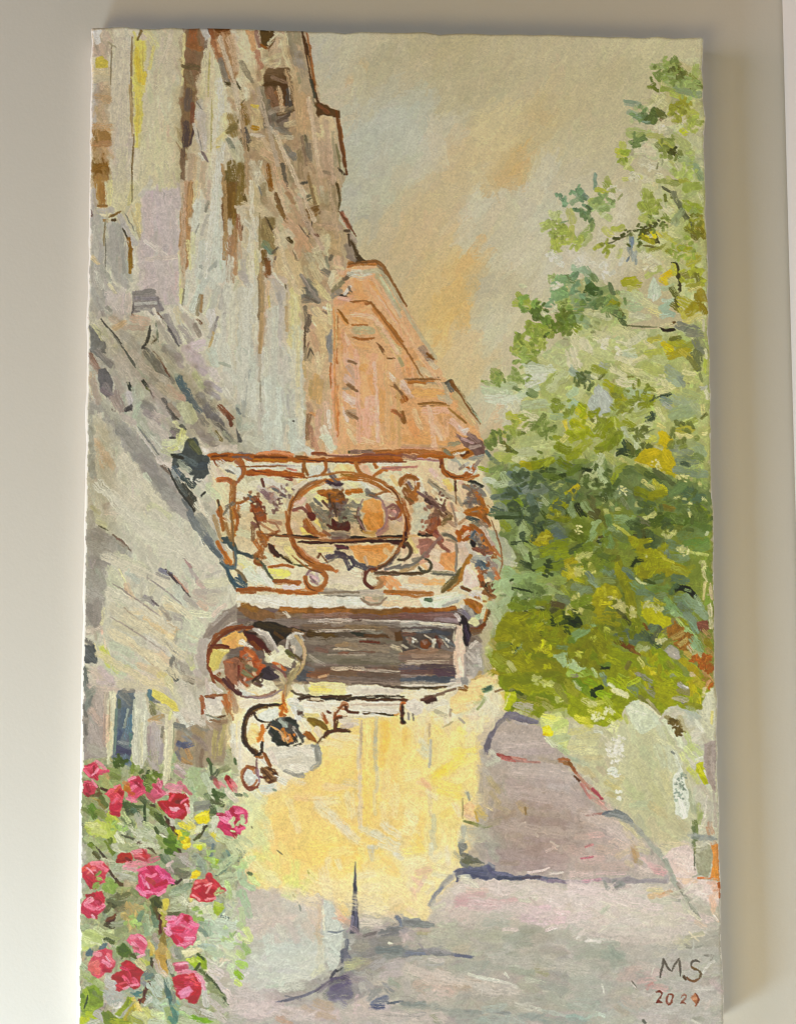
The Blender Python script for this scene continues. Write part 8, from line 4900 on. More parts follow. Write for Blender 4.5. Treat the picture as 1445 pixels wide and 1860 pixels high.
s 68685c 2.4 66,156 68,158
s b4b0ac 7 108,156 124,156
s 98988c 3 110,154 118,155
s b0b0a0 7 40,156 54,156
s a8a094 3 36,112 30,118
L N
l 62594e 2.1 81,118 82.5,110 84,102
l 62594e 2.1 84,102 88,110 91,112
l 62594e 2.1 91,112 94,107 97,102
l 62594e 2.2 97.5,101.5 98.5,110 98,117
s 5e4a34 3.2 101.6,118 103,119
l 62594e 2 115,104.5 111.5,103 108.5,105 108,108.5
l 7c5c34 2.2 108,108.5 110.5,110.5 114,112
l 6e5c40 2.2 114,112 116.5,115 115,119
l 7c5434 2.3 115,119 111,121.5 107,121 104.5,118
L D
l 7c3018 1.8 77.5,131 80,130 82.5,131.5 82,134
l 7c3018 1.9 82,134 80,137 78.5,139.5
l 7c3018 1.9 77.5,140 80,139 82.5,140
l 8f4a34 1.9 88,133 90.5,133 92,134 91.5,137
l 8f4a34 1.9 91.5,137 90.5,140.5 88.5,142
l 8f4a34 1.9 88.5,142 86.5,139 87,135.5 88,133
l 9a6450 1.6 99.5,135.5 101.5,133.5 103.5,134 103.5,136
l 9a6450 1.7 103.5,136 101.5,138.5 99,140.5
l 8f4a34 1.8 98.5,141 100.5,140.5 103,141.5
F b5764f 107.5,136.5 110,134.5 111.5,132 113.5,134 114.5,137 112.5,141 111,143.5 109.5,139.5
l 8a4c30 1.5 111.8,132 114.2,137 111,143.5
s c48c68 2 109,137 112,136
T 0 0 1
L S
f b0aea6 395,1855 1330,1855 1330,1930 395,1930
L G
f b0bc88 120,1855 400,1855 400,1930 120,1930
T 370 810 1.9377
L R
s a6591c 3.4 5,9 30,9 48,10 70,11 100,13 125,13 145,13
s 6f3c12 1.6 8,10 22,9
s 6a3a12 1.6 48,10 78,11
s c98858 2 50,7 70,6 84,8
s 8c5a40 1.8 106,8 130,10 145,9
l 5a2c10 1 88,12 120,15 145,15
s 7a5c50 2 28,10 42,11
s a5561c 3.4 38,25 55,24 70,26 92,27
s 7a3c14 1.2 46,23 58,25
l 7a3c18 1.2 74,29 88,30
s a05822 3 34,12 38,20 38,26
s 94602c 2.4 95,14 95,22 98,27
s 9c5c28 2.2 114,14 115,20 111,27
s d2d0c0 5 104,20 106,26
s a3602c 2.6 32,14 38,20 37,27 33,32
s cfd0c6 5 26,20 32,25
s b06434 2.8 15,33 22,31 27,35
s 9c6636 2.8 28,34 29,44 29,55
s a2662c 2.8 29,54 36,53 42,49
s 5e6e70 2.4 44,47 46,49
s 7c7460 2.2 29,54 22,59 19,64
s a26428 2.8 16,58 17,68 19,78
s 8a6a40 2 25,56 27,76 28,96 29,112
s a9642a 3 29,60 32,70 30,78
s 9a4a20 3.4 50,48 52,54
s a05426 4 46,56 52,60 56,66 57,70
s 6a3420 1.6 44,54 50,52 54,58
s 9a7068 3 45,72 50,74
s a4642c 4 52,84 58,86 54,94 50,102
s b8742c 2.4 54,80 60,88
s 8c5020 3 50,104 48,110 54,112
s a2602c 2.4 66,82 60,86 70,80
s b48a64 2.2 52,72 60,77 66,81
l 3a2214 1.6 62,84 76,84 100,85 108,86
l 4c1c14 1.6 88,90 104,90 120,91 145,90
s 4a2818 2.6 61,92 66,97 71,103
s 4c3c20 1.8 74,105 82,110
l 54542c 1.2 84,111 98,113
s 465658 2.6 18,86 24,93 32,99 44,103
s 3f5a66 2.6 22,114 26,124 32,131 38,133
s 5c6e70 2 20,112 29,115 30,104 29,96
s b0682c 2.4 14,92 20,102 25,110
s 7c6a48 2 30,116 38,122 40,128
s 5c6450 2 46,102 56,112 62,122 68,128
s a8642c 2.4 62,113 76,112 84,114
s a05c28 2.6 66,127 78,127 88,129
s 9c5826 3 31,135 48,134 62,135
s a86024 3 68,136 84,137 100,138 108,136
s 8c7c64 2.2 108,138 128,137 145,137
o a3622c 3.2 105,125 10,9 -100 190
l 6a3c1c 1 95,126 98,133 106,136
s c8a8a8 3 100,121 106,124
s 86686c 2 100,123 104,127
l 5c4a50 1.2 100,116 110,119
s a4642a 3.4 113,32 101,37 91,44 84,51 81,60 79,70 79,80 82,90 88,100 96,108 106,113 117,116
l 6c3c18 1 90,42 83,52 80,64
l 6c3c18 1 84,94 92,104 104,111
s c89878 1.2 92,96 100,104 108,108
s b2702c 2.6 108,44 118,42 124,44
s 9c5c20 4 118,48 124,52 130,50
s 7c4c24 4 124,56 132,54
s 54402c 2 118,46 120,58 130,60
s b86c20 2.6 134,43 145,43
s 4a343c 2.4 115,33 124,36 130,36
s 6f6058 2.4 118,28 124,33
s 6f6c64 2.6 104,50 110,56
s 8c5a50 3 84,60 92,58 96,62
s a45c40 2.4 96,56 99,62 104,68
s 6a2c24 3 98,64 104,66 101,69
s 7c7c70 4 108,62 116,66 112,70
s 8a8c80 3 128,62 138,64
s 5a2018 3.4 121,70 128,76 136,76
s b07434 2.6 96,70 101,78 107,82 114,84
s 9a6c50 2.6 112,80 118,84
s 8a8480 3 120,82 132,84
s 70404c 2.4 124,94 134,96
s 4f4450 2.6 124,99 132,102
s 4c4450 2.2 136,104 141,111 136,116
l 7c4c28 1.4 108,105 108,101 111,103 116,110
l 5c4c50 1.2 114,107 122,102
T 640 810 1.9377
s a5561c 3 0,12 20,11 46,14
s 8a5038 2 6,9 30,8 46,9
s a8601c 3 62,10 82,10 94,11
s a86a34 2 20,5 50,4 80,6
s 7c4424 1.4 0,15 30,15 50,15
l 9c6a58 1 50,13 70,13 82,14
s a8682c 2.8 3,15 5,22 10,27 18,31
s a4642a 3.2 0,28 10,29 19,31 28,34 36,40 42,46 45,54 48,62 51,70 50,78 48,86 45,94 40,101 34,108 26,113 18,117
l 6a3c20 1 30,36 40,44 45,54
l 5a2c1c 1.3 50,66 51,78 49,86
s 5c4434 1.8 40,102 34,109 25,114
s b26c2c 2.4 20,28 28,22 32,23
s a8642c 2.4 20,17 22,20
s ac7464 2.2 28,21 44,20 60,20
o 6a3428 2.4 20,124 9,9 70 290
s a5794c 3 24,124 28,128 22,133
s d9d4b0 4 17,124 20,128
s b86c20 2.6 0,42 8,43
s 8a7058 2 16,46 22,48
s a4703c 2 22,46 32,42
s b88c80 2.6 28,54 32,64 31,74 24,80
s 946a64 2.2 32,58 38,55 42,60 40,68 34,67
s d8a8a0 2 38,61 40,62
s c8a860 2 10,80 16,82 22,80
s 6c4c34 1.6 6,56 4,64 8,72
s 401c14 2 0,88 20,89 46,89
s 2a1a10 1.6 0,85 12,86
s 2a1a10 1.6 26,85 46,84
s 4a1c10 2.4 50,82 50,88
s 2c1c14 2.6 62,83 68,84
s 4a3428 1.6 66,82 74,84
o 9a5e26 2.8 53,35 9,7 160 330
s a0622c 2.6 62,35 61,41 56,44
s 94602c 3 48,40 54,42 50,36
s 7a6460 2 52,34 55,38
s a86a30 3.4 54,46 58,50
s 7c5c30 2 49,48 56,52
s 7c5c58 3 62,44 68,48
s 4f3430 2 68,51 74,54
s 74544c 3 74,52 80,58
s 70503c 2.6 84,56 88,64
s 9c6248 3.4 76,66 76,74 72,79
s 86503c 2 80,64 80,74
s 7a6844 2.4 86,70 92,68
s 9c8468 2.4 86,60 92,64
s a49478 2.6 72,32 82,40 92,50
l 7c745c 1 74,34 86,42
s a0907c 2.4 93,54 96,66 97,74
s 8a6a44 1.4 96,32 97,54
s 5c3a2c 1.6 96,34 96,42
s 6c6c60 2.4 86,84 92,84 97,89
s a08c74 2 88,88 96,90 98,100
s 94746c 3 82,86 76,92 70,100 66,104
s a07468 3 64,92 70,90
s 8c5a4c 2.4 80,90 86,96 89,99
s 7a7468 2.4 66,104 58,110 48,114 36,115
l 4c3a24 1.4 20,118 40,119 64,119
s 6c6a5c 2.2 76,120 96,121
o 54503c 2.2 68,112 6,6 -90 160
o 5a4c3c 2.2 46,99 8,8 -70 110
s 8c8474 2 97,92 97,118
s 6c5a30 2.8 102,116 96,126 88,134 84,137
s a8742c 2.8 110,102 104,112 102,122
s a06830 2.6 30,136 52,137 74,138
s 5c7050 2 68,144 73,144
s 947c64 2 8,143 14,148 24,149 32,142
o a05a20 3 96,20 12,10 0 190
l 5c3418 1 86,22 92,29 104,30
s 7a3c20 1.6 83,13 82,20
s d0d4d0 3.4 106,22 111,24
s 34342c 2.2 110,33 116,35 122,38
s 7c7468 3 104,38 116,46
s 706c64 2.6 104,54 116,52
s a86a24 3.4 114,44 120,54 126,62
s b06c1c 3.4 106,61 118,58 126,60
s 8a5c30 2.4 122,64 128,72
s 4a5654 2.2 110,68 118,69
s b8641c 3 98,80 101,86
s b86424 3 104,76 110,78
s a4642c 3 110,74 120,80 128,92 132,98
s 526470 2.4 112,84 114,80
s 241824 2.6 112,90 114,94
s 905844 2.4 116,96 124,102
s 647074 3 118,108 126,114
s 486470 2.4 121,108 124,112
s b06030 2.6 118,122 121,128
s b87444 2 132,94 138,104
s c0703c 2.2 134,118 138,124
s 2c2c24 2.4 122,128 126,134
s 8a5c34 2.4 122,138 132,140
s a4642c 3 108,144 118,148
s 7a4c28 2 102,132 110,136
T 360 1090 1.9377
L C
o 7c3c1c 3 47,58 38,33 170 275
o 8f4a24 2.6 47,60 37,34 150 200
s 6a2c10 1.8 12,43 22,42 29,44
s 8a4018 2.2 10,66 16,72 22,75
s dcaa58 6 24,38 36,32
s cfc068 6 16,52 14,60
F a0684a 26,56 36,54 42,60 40,72 36,80 28,76 25,66
s b4683c 2 28,58 36,60
s 7c2c10 2 38,62 38,72
s b8602c 4 46,46 52,50
s 8c6848 5 44,58 48,66
s 747050 3 46,62 54,66
s a86038 3 40,74 46,80
s c05c28 3 56,60 62,62
s 5a3030 3 24,74 30,82 40,88
s 6c3c34 2 26,72 34,84
s 94807c 1.8 44,90 56,92 68,90 78,84
s 3a2a1c 3 52,76 60,70
s 382e34 5 62,66 68,68
s 4a3c44 3 70,68 75,72
s 6a5048 2 54,78 60,80
s 531c0a 4 44,30 52,36 60,42 66,50
s 7a3c10 2.4 50,40 56,46
s 3c1808 2.4 46,30 54,32
s b8aea0 2.6 52,27 62,32 70,38 74,48
s 8a5a50 2 70,62 78,66 82,72
s b89c78 2 98,40 100,50 98,58
s 9c8a60 2 94,62 88,68 83,78 82,88
s b8905c 1.6 82,80 81,92
s 5c5830 2.6 84,50 90,54
s c8c0b0 2 84,36 90,32 98,32
s a8683c 2.4 3,92 4,102
s a0643c 2.2 8,90 16,89
s b46c38 3 26,90 28,100
s 8c8c78 1.6 8,108 20,112
o 3f2a12 1.7 58,122 16,24 92 250
l 33220e 2 48,106 56,100 66,98 78,97
s 7a5a28 1 52,104 64,99
l 3a280f 1.8 52,106 56,112 62,114
s c0681c 3 80,97 79,103 77,108
s e09838 1.4 80,98 82,102
s cf7c28 3 60,118 60,126 56,132
l 33220e 2 60,134 60,142 52,146
s 8a5018 2 62,144 66,150 68,156
s a86828 2.2 54,147 60,148
s 8c6c6c 1.4 55,148 55,164
s 2f332c 4 70,122 74,130
s 2c302a 4 84,112 90,114
s 3c423c 3 70,114 76,118
s 2a2c24 3 76,132 84,136
s c87c30 2 80,120 82,128
s c07c38 2 86,126 88,132
s d0a060 1.2 68,118 78,124 84,134
s a0a8a0 2.4 78,114 80,118
s 55524a 3 92,122 98,128
s 4c3c2c 2 64,120 68,114
s 7c6020 3.4 104,112 114,114 120,120
s a0601c 3 102,124 108,130
s 5c3410 2.6 118,126 126,123 138,122
s 6a3c14 2.2 128,122 128,112 134,110
s a85c28 2.2 118,108 120,115
s 6c5030 1.8 112,134 116,128
s 8a4c20 2 128,110 134,100 138,98
s 8c8c84 3 110,140 111,150
s 9a988c 2.2 80,160 90,164 98,162
o 8c4c34 1.8 50,167 8,11 30 300
s a86834 2.2 46,155 52,158
s 7a522e 5 60,160 66,164
s 7a522e 4 66,166 72,168
l 4c2c14 1 58,158 70,170
l b88c5c .9 62,158 72,166
l 4c2c14 1 64,156 74,164
T 0 0 1
L W
g e0d6c6 70 210 500,260 14
g e4dccc 60 120 575,420 20
g e6e0d6 26 160 345,200
g dcd8d4 60 90 260,640 -50
g d8d4d0 50 130 370,760 -45
g e0dcd8 30 120 180,900
L T
g dce0c4 140 90 1000,940
g dce2c8 150 100 1180,900
g e0e0b8 140 120 1040,1130
g d8dcc0 120 120 1200,1080
g e4e8cc 70 60 1080,540
g e0e4c4 50 130 1255,420
g e4e8c8 60 60 1235,170
L R
g ecd9c0 150 60 560,960
g ecd9c8 150 60 760,960
L G
g eceedc 70 60 200,1450
g eaead8 90 80 260,1660
L B
g e4dcd4 200 46 680,1170
L A
g ece4e0 110 70 1000,1500
T 370 810 1.9377
L R
k 6a5040 4 5 2.6 120,64
s 6c4638 3 112,52 118,58 124,62
s 7a5a44 3 134,50 130,58 126,64
s 8a7a60 3 108,58 114,66 118,74
s 6f6a58 3.4 136,60 130,68
s 4f3a30 2 122,54 124,66
s 5c2f22 2.6 116,74 126,78 136,74
s 8c6c50 2 104,62 110,70
k 8a5a44 3 4 2 50,74
k 7a4a38 3 4 2 56,58
k 9a7868 4 5 2 64,48
k 6c5450 3 4 1.8 74,48
l a88474 1.4 60,40 66,38 72,42
l 6a3a20 1.4 46,60 50,70 54,82
l 9c6a4a 1.6 57,70 66,72 72,80
T 640 810 1.9377
L R
l 94706a 1.8 10,50 6,58 6,70 12,80
l 94706a 1.8 20,48 28,52 32,62 30,74 22,82
k 6c4c38 3 5 1.8 4,66
k 7a5c58 4 6 2 72,54
k 7c5640 4 6 2 78,64
k 6a4a40 3 5 1.8 86,60
k 8c5c44 3 4 1.8 74,74
k a05c2c 3.4 5 2 118,46
k 7c6c60 4 6 2 112,52
k b4682c 3.4 5 2 122,60
k 7c5440 4 6 2 124,98
k 5c6468 4 6 2 120,112
k 8c5c34 4 6 2 126,136
k a4642c 3 4 2 132,104
l 8a5c34 1.8 130,70 136,86 140,104 138,120
l 6a4a30 1.6 118,126 124,134 130,140
T 360 1090 1.9377
L C
k 8c5a40 4 6 2 34,60
k 7c4a34 4 6 2 40,72
k 94745c 4 6 2 46,52
k 6a5a48 3 5 1.8 48,66
k a8623c 3 5 1.8 58,58
k 5c4038 3 5 1.8 58,74
k c8b8a0 3 4 2 88,46
k 8a7c68 3 4 1.6 90,56
L B
y cfc4b4 1.4 112,18 144,18
y c8bcac 1.4 110,30 144,29
T 730 930 2.0761
L B
k 8a6a58 2.4 6 1.6 6,112 20,114 34,114
k c4c0b4 2 4 1.2 10,112 28,113 40,112
L S
T 0 0 1
T 0 0 1
L T
k 7c8a44 26 26 7 1215,128
k 6a7034 16 9 6 1232,128
k 8c9a58 22 14 7 1250,160
k 5c6a34 14 10 7 1180,212
k 6f8450 16 10 6 1158,205
k 8a8a34 20 14 7 1236,206
k 98a048 16 9 7 1262,226
k 6f8048 18 12 6 1160,258
k 8a9838 14 8 7 1130,280
k 7c8440 22 14 7 1215,268
k 4f5424 10 6 5 1222,272
k 9aa458 26 16 7 1245,300
k 6f8a64 16 12 6 1052,352
k 7c8c54 18 14 7 1096,368
k 64784c 14 10 6 1066,388
k 8a9444 18 14 6 1012,418
k 98a04c 16 10 7 1042,438
k 8c9440 24 18 7 1182,372
k 78843c 20 12 6 1196,404
k 5c6428 22 12 5 1152,428
k 8a9038 18 10 6 1102,446
k 8c9a40 24 16 7 1240,452
k 7c7c28 20 12 7 1262,408
k 9a9c34 22 14 7 1256,500
k 6f8a64 24 20 7 1052,520
k 5c7444 24 18 7 1080,540
k 48602c 12 8 6 1076,524
k 74884c 26 20 7 1110,552
k 7c9848 20 14 7 960,548
k 6c8438 18 12 7 990,590
k 5c7030 16 12 6 978,566
k 7c8c3c 26 18 7 960,622
k 64782c 18 14 7 1020,590
k 708440 26 18 7 1040,570
k 8a9a50 18 12 7 946,645
k 7c8c48 14 10 6 904,688
k 84944c 18 12 6 944,680
k 8a9440 22 14 7 940,770
k 6c7c3c 20 14 7 905,800
k 74843c 22 14 7 985,780
k 7c8830 22 14 8 1020,740
k 5c6a38 18 12 7 1060,690
k 868c38 26 14 8 1120,740
k 78802c 26 14 8 1160,720
k 7c8428 30 16 9 1100,790
k 646c30 24 14 8 1160,800
k 8c9418 34 18 9 1060,770
k 707838 30 16 8 1240,790
k 4c5c3c 34 22 8 950,890
k 5c6c48 34 22 8 1010,900
k 48583c 30 18 8 960,950
k 50602c 34 20 8 1090,880
k 4f6034 40 22 9 1180,950
k 607034 40 22 9 1250,930
k 6c7c24 40 22 10 1080,1000
k 8c8c10 36 18 10 1180,1010
k 7c8410 40 22 10 1000,1130
k 88880c 40 22 10 950,1160
k 7c7c08 40 22 10 1060,1180
k 6f7810 36 18 9 1120,1130
k a8a818 26 9 6 985,1190
k b4ac20 24 8 6 1100,1090
k 989410 34 18 9 1180,1220
k 44521c 20 9 6 1035,1130
k 3c4c28 16 8 6 990,1030
L K
k c9c2a2 10 6 6 1150,320
k c8c0a2 12 7 6 1115,345
k ccc6b0 14 8 7 1060,475
k ccc8b4 14 8 7 1100,490
k c9c19e 12 6 6 1195,235
k c7bfa0 12 6 6 1175,300
k cbc5a4 14 7 7 1090,620
k cbc6a0 14 7 7 1130,630
k c8c09c 14 7 7 1180,480
k ccc6a8 10 5 6 1010,520
k c9c4a0 10 5 6 930,740
L T
k c6c090 12 8 4 1150,660
k c8c294 12 8 4 1200,690
k c8c288 10 10 3 1190,840
k c8c280 10 10 3 1240,870
k c9c484 10 9 3 1050,960
k ccc888 10 9 3 1130,890
k ccc888 10 8 3 1240,1000
T 0 0 1
L W
s b8a88c 9 400,70 424,150 440,230
s a8967c 8 470,160 486,230 505,300
s c0ab8c 9 500,240 540,330 570,400
s c8bca0 8 392,200 388,300 384,380
s c6c2b0 10 396,300 386,400 372,500
s 9a7c50 7 404,300 410,380 408,470
s a08460 7 440,200 446,280 452,350
s cabfa4 8 456,330 458,420 456,520
s c2c0b0 12 420,470 410,560 400,650
s c4c2b4 12 452,520 448,620 444,720
s bcbcae 11 500,560 498,660 496,760
s a4885c 6 474,480 476,560 472,640
s c8bc90 7 535,540 540,620 542,700
s b4a488 8 330,330 334,420 332,520
s b49474 7 338,330 334,400 330,480
s a98c64 8 520,130 536,180 540,214
s c0a888 8 560,180 570,240 578,300
s b09678 9 590,220 600,280 606,330
s a89070 9 596,330 606,390 612,430
s 8c7458 6 548,250 556,300
s 8a7048 6 560,320 572,370
s ae967c 9 540,360 560,410 585,450
s c4b08c 9 500,420 520,480 540,530
s 8c8070 6 546,500 566,530 580,545
s 6c6050 5 556,540 576,548
s b89c74 8 506,160 512,200
s 7c6248 7 494,140 520,150
s d0cab2 18 200,1075 260,1108 310,1140
s d4caa8 16 230,1120 290,1158 330,1190
s d6cba6 15 205,1150 270,1190 318,1224
s d0c8b0 16 190,1010 250,1035 300,1060
s cfcab4 18 250,960 310,990 360,1020
s d4c8a0 13 180,1190 240,1222 290,1250
s d8d0b0 10 300,1086 345,1120
s cdc8b4 20 180,880 230,930 270,970
s c8c2ae 18 280,930 330,980 370,1030
l a09488 3 206,1060 250,1090 290,1118
l a89c8c 3 200,1120 250,1150 300,1184
l 9c948c 3 270,1050 300,1072 330,1098
L P
l 84582c 6 634,480 660,476 690,478 716,520 738,556
s b0a684 7 662,494 690,492 716,530 745,580 790,650
s d4a67c 7 650,506 680,510 712,560 760,640 800,700
l 94602e 4 636,548 672,550 700,586 736,634 770,690
s dcae8c 8 640,570 680,580 720,640
s d8a486 9 646,640 650,720 652,800
s e0b49c 8 680,660 684,730 686,800
s cfa06c 8 700,640 704,720 706,800
s d0a474 7 616,620 618,700 620,800
s c88c54 4 606,560 608,660 610,780
s c09a64 7 722,690 724,750 726,808
s dcb090 9 780,740 784,780 788,810
s d4a47c 9 810,760 812,790
l 8a5c2c 3 738,690 770,688 800,690
l 9c7038 3 760,735 790,733 816,737
l 8a5828 3 820,690 846,735 872,770
l a47038 3 708,700 728,712 738,730
s 8c6a48 5 633,656 646,660
s 8a6644 5 632,700 648,710
s 8f6c4a 5 634,750 648,760
s 8a6440 5 716,700 730,716
s a0683c 5 714,746 728,756
s c8946c 4 622,600 628,640
L R
k 8a6040 14 10 4 456,900
k 7c5038 14 8 4 470,930
k 94643c 12 8 4 478,985
k a06c3c 12 8 4 470,1010
k 8c7468 14 8 4 520,890
k 7c5c50 14 8 4 500,915
k 86604a 16 10 4 785,930
k 744c3c 14 8 4 800,905
k 9a684c 14 9 4 772,960
k 7c6250 16 10 4 860,900
k 94602c 16 10 4 876,930
k 6c6058 14 8 4 870,985
k 8c5c3c 14 9 4 880,1030
k 7c5030 12 8 4 884,1070
k a06c30 12 6 4 868,1095
k 6f5c54 22 12 5 612,925
k 5a3c34 14 7 4 618,945
k 8a5a2c 12 7 5 610,895
k 7c7464 18 9 4 590,935
k 7c7464 18 9 4 640,930
l 8c5830 4 466,968 520,974 600,982 680,978 740,976
l 94602c 3 530,1010 556,1030 580,1040
l a86a30 4 556,868 590,862 630,858 672,866 704,884
l 8c5424 3 430,848 520,846
L S
s d4c8c4 22 900,1612 980,1622 1060,1640
s d8c8c6 20 1040,1610 1120,1630 1190,1650
s d0c0bc 20 860,1640 930,1650 1000,1664
s c8bcb4 24 1060,1690 1140,1700 1220,1700
s c8c0b4 22 800,1770 860,1785 930,1800
s ccc0b0 22 740,1760 780,1775 830,1785
s b8b4aa 22 900,1740 980,1750 1060,1760
s c4b8ac 20 640,1840 720,1846 800,1850
s d0c4be 20 440,1830 500,1836 560,1846
L A
s bcaaa0 22 930,1440 980,1445 1040,1460
s b8a698 22 920,1500 990,1510 1060,1520
s c8b8ae 18 1060,1480 1110,1500 1150,1530
s c0b0a4 20 930,1400 990,1402 1030,1410
L Y
s f4e2a4 26 560,1600 620,1630 690,1650
s ecdcae 22 520,1620 570,1640
s f6e0a0 22 700,1600 740,1630 770,1650
s e4e0a4 20 440,1540 470,1580 500,1600
L G
k 9ab860 14 7 6 215,1500
k 8cb048 14 6 6 330,1520
k a8c470 16 7 6 390,1560
k b4cc84 16 7 6 410,1620
k 8cac50 14 6 6 180,1600
k a4c068 14 6 6 240,1680
k 90ac58 14 6 6 360,1660
k b8d08c 18 8 6 420,1700
k c0d49c 18 8 6 430,1500
"""

# ------------------------------------------------------------------ pigment and relief of the finished picture
COL, HGT, LAB = paint(PICTURE)
# measured strength of the room's daylight over the canvas face: the reference colours divided by it give the pigments
ILLUM = np.array([[0.6401, 0.6018, 0.5189], [0.3928, 0.407, 0.4686], [0.0785, 0.1044, 0.0462], [0.3695, 0.4451, 0.501], [-0.1157, -0.0956, -0.1308], [-0.2277, -0.2014, -0.2504], [0.0581, 0.1024, 0.0402], [-0.4484, -0.5505, -0.5826], [-0.2776, -0.4217, -0.4844], [0.2416, 0.2101, 0.2413], [-0.1735, -0.2506, -0.1372], [0.4846, 0.6448, 0.6996], [-0.0147, -0.0243, 0.0073], [0.0084, -0.0045, -0.058]])
uu, vv = np.meshgrid((np.arange(RW)+0.5)/RW, (np.arange(RH)+0.5)/RH)
il = sum(c[None, None]*(uu**i*vv**j)[..., None] for c, (i, j) in zip(ILLUM, [(i, j) for i in range(4) for j in range(5-i)]))
lin = np.where(COL <= 0.04045, COL/12.92, ((COL+0.055)/1.055)**2.4)
PIG = np.clip(lin/il, 0.012, 0.95)
WV = WEAVE[PAD:-PAD, PAD:-PAD]
# bare primed cloth showing along the turned-over edges
CANVAS_LAB = 500
ex = np.arange(RW)[None, :]; eyy = np.arange(RH)[:, None]
rag = 1.4*N_mid[PAD:-PAD, PAD:-PAD]+0.8*N_small[PAD:-PAD, PAD:-PAD]
bare = (ex < 2.6+3.6*(eyy/RH)+0.7*rag) | (ex > RW-2.6+0.6*rag)
PIG[bare] = (0.82, 0.80, 0.74); LAB[bare] = CANVAS_LAB
LAB[LAB == 0] = PARTS['K']
# shape of the stretched cloth: rounded edge, slight waviness of the outline, paint thickness, weave
S = CAN_W/RW
dx = np.minimum(ex, RW-1-ex)*S; dz = np.minimum(eyy, RH-1-eyy)*S
R_ = 0.0032
def roll(d): return R_-np.sqrt(np.clip(R_**2-np.clip(R_-d, 0, R_)**2, 0, None))
back = roll(dx)+roll(dz)
X = (ex+0.5-RW/2)*S+np.zeros((RH, 1)); Z = CAN_TOP-(eyy+0.5)*S+np.zeros((1, RW))
edge_l = 0.0004*np.interp(np.arange(RH), np.linspace(0, RH, 60), rng.normal(0, 1, 60))[:, None]*np.exp(-(ex*S/0.010))
edge_r = 0.0007*np.interp(np.arange(RH), np.linspace(0, RH, 60), rng.normal(0, 1, 60))[:, None]*np.exp(-((RW-ex)*S/0.010))
edge_t = 0.0006*np.interp(np.arange(RW), np.linspace(0, RW, 40), rng.normal(0, 1, 40))[None, :]*np.exp(-(eyy*S/0.010))
X = X+edge_l+edge_r; Z = Z+edge_t
relief = 0.00016*HGT+0.000035*WV+0.00004*N_fine[PAD:-PAD, PAD:-PAD]*np.clip(HGT, 0, 1)
Y = CAN_Y+back-relief*np.clip(dx/0.002, 0.2, 1)*np.clip(dz/0.002, 0.2, 1)
BASE_Z = CAN_TOP-CAN_H; ORIGIN = (0.0, -0.002, BASE_Z)
VERT = np.stack([X-ORIGIN[0], Y-ORIGIN[1], Z-ORIGIN[2]], -1).reshape(-1, 3).astype(np.float32)
RGBA = np.concatenate([PIG, np.ones((RH, RW, 1))], -1).reshape(-1, 4).astype(np.float32)

def oil_paint():
    m, nt, b = new_mat('oil_paint')
    N = nt.nodes.new; K = nt.links.new
    at = N('ShaderNodeAttribute'); at.attribute_name = 'pigment'; K(at.outputs['Color'], b.inputs['Base Color'])
    tc = N('ShaderNodeTexCoord')
    n = N('ShaderNodeTexNoise'); n.inputs['Scale'].default_value = 26; n.inputs['Detail'].default_value = 5
    mr = N('ShaderNodeMapRange'); mr.inputs['To Min'].default_value = 0.42; mr.inputs['To Max'].default_value = 0.75
    K(tc.outputs['Object'], n.inputs['Vector']); K(n.outputs['Fac'], mr.inputs['Value']); K(mr.outputs['Result'], b.inputs['Roughness'])
    b.inputs['Specular IOR Level'].default_value = 0.3
    f = N('ShaderNodeTexNoise'); f.inputs['Scale'].default_value = 1700; f.inputs['Detail'].default_value = 2
    K(tc.outputs['Object'], f.inputs['Vector'])
    bp = N('ShaderNodeBump'); bp.inputs['Strength'].default_value = 0.12; bp.inputs['Distance'].default_value = 0.0003
    K(f.outputs['Fac'], bp.inputs['Height']); K(bp.outputs['Normal'], b.inputs['Normal'])
    return m
MAT_OIL = oil_paint()
def canvas_cloth():
    m, nt, b = new_mat('primed_canvas')
    N = nt.nodes.new; K = nt.links.new
    tc = N('ShaderNodeTexCoord'); n = N('ShaderNodeTexNoise'); n.inputs['Scale'].default_value = 60; n.inputs['Detail'].default_value = 4
    K(tc.outputs['Object'], n.inputs['Vector'])
    mx = N('ShaderNodeMix'); mx.data_type = 'RGBA'; mx.inputs['A'].default_value = (0.80, 0.77, 0.70, 1); mx.inputs['B'].default_value = (0.86, 0.85, 0.81, 1)
    K(n.outputs['Fac'], mx.inputs['Factor']); K(mx.outputs['Result'], b.inputs['Base Color'])
    w = N('ShaderNodeTexNoise'); w.inputs['Scale'].default_value = 1200; K(tc.outputs['Object'], w.inputs['Vector'])
    bp = N('ShaderNodeBump'); bp.inputs['Strength'].default_value = 0.3; bp.inputs['Distance'].default_value = 0.0003
    K(w.outputs['Fac'], bp.inputs['Height']); K(bp.outputs['Normal'], b.inputs['Normal'])
    b.inputs['Roughness'].default_value = 0.8
    return m
MAT_CLOTH = canvas_cloth()

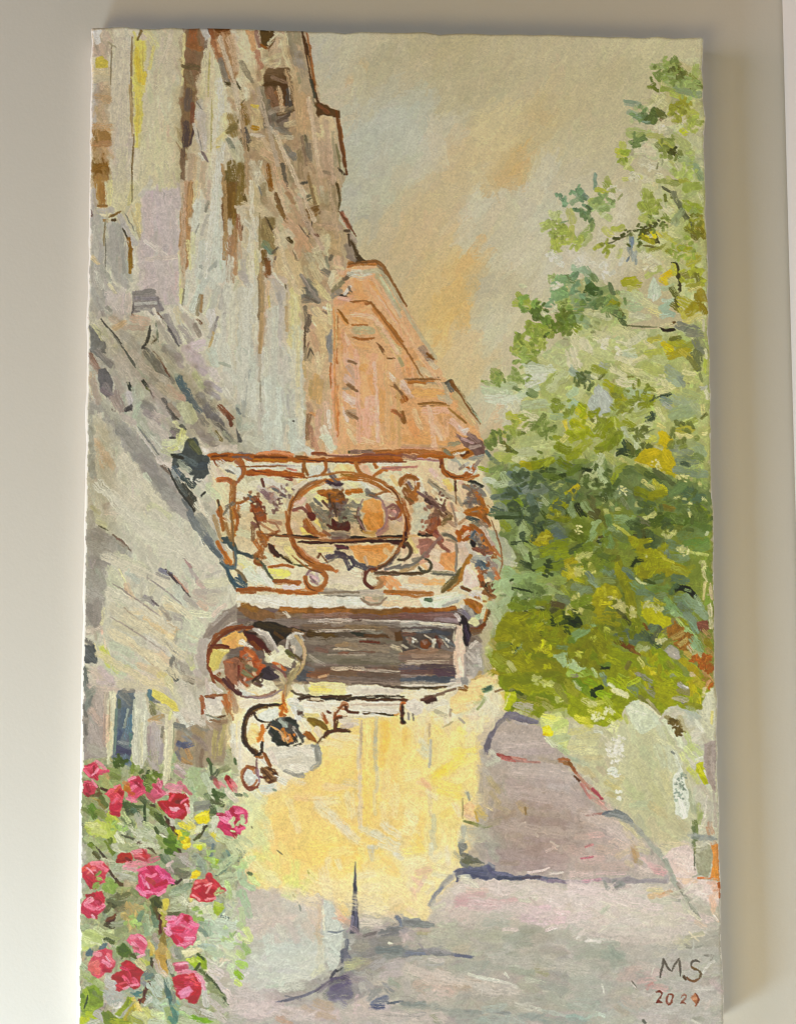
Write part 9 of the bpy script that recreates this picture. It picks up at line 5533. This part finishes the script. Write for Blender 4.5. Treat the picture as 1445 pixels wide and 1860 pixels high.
# ------------------------------------------------------------------ the painting: one thing; its painted motifs are parts
root = bpy.data.objects.new('painting', None); COLL.objects.link(root)
root.location = ORIGIN; root.empty_display_size = 0.1
root['label'] = 'unframed oil painting of a balcony, leafy tree and red roses, hung on the wall'
root['category'] = 'painting'
cell = LAB[:-1, :-1]
i0 = (np.arange(RH-1)[:, None]*RW+np.arange(RW-1)[None, :])
def grid_part(name, mask, mat, label=None, parent=root):
    q = i0[mask]
    if len(q) == 0: return None
    quads = np.stack([q, q+RW, q+RW+1, q+1], 1)
    used, inv = np.unique(quads, return_inverse=True)
    inv = inv.reshape(-1).astype(np.int32)
    me = bpy.data.meshes.new(name)
    me.vertices.add(len(used)); me.vertices.foreach_set('co', VERT[used].ravel())
    me.loops.add(len(inv)); me.loops.foreach_set('vertex_index', inv)
    me.polygons.add(len(quads)); me.polygons.foreach_set('loop_start', np.arange(0, len(inv), 4, dtype=np.int32))
    me.polygons.foreach_set('use_smooth', np.ones(len(quads), bool))
    me.update(calc_edges=True)
    a = me.color_attributes.new('pigment', 'FLOAT_COLOR', 'POINT'); a.data.foreach_set('color', RGBA[used].ravel())
    me.materials.append(mat)
    o = bpy.data.objects.new(name, me); COLL.objects.link(o); o.parent = parent
    if label: o['label'] = label
    return o
NAMES = dict(K='painted_sky', T='painted_tree', W='painted_facade', P='painted_townhouse', R='painted_railing', B='painted_balcony_slab', Y='painted_yellow_wall',
             S='painted_street', G='painted_rose_bush', C='painted_scroll_bracket', A='painted_archway', E='painted_spire', N='signature', D='painted_date')
for code, k in PARTS.items():
    grid_part(NAMES.get(code, 'painted_rose'), cell == k, MAT_OIL)
# the cloth wrapped over the stretcher: the bare rim of the face, then the four turned-back sides
grid_part('canvas_rim', cell == CANVAS_LAB, MAT_OIL)
ring = [(0, c) for c in range(RW)]+[(r, RW-1) for r in range(1, RH)]+[(RH-1, c) for c in range(RW-2, -1, -1)]+[(r, 0) for r in range(RH-2, 0, -1)]
ri = np.array([r*RW+c for r, c in ring][::4]); n = len(ri)
rows = []
for d_ in (0.0, 0.004, 0.010, 0.017, 0.0248):
    p = VERT[ri].copy(); p[:, 1] = np.maximum(p[:, 1], CAN_Y+R_-ORIGIN[1]-0.001)*0+VERT[ri][:, 1]+(0 if d_ == 0 else 0)
    y_t = CAN_Y-ORIGIN[1]+R_*1.9+d_*0.86
    if d_ > 0: p[:, 1] = y_t+0.0004*np.sin(np.arange(n)*0.07)
    rows.append(p)
sv = np.concatenate(rows); sf = []
for k in range(len(rows)-1):
    for j in range(n):
        a, b_ = k*n+j, k*n+(j+1) % n
        sf.append((a, b_, b_+n, a+n))
side = mesh_obj('canvas_side', [tuple(map(float, v)) for v in sv], sf, MAT_CLOTH, root)
for p_ in side.data.polygons: p_.use_smooth = True
bpy.context.view_layer.update()
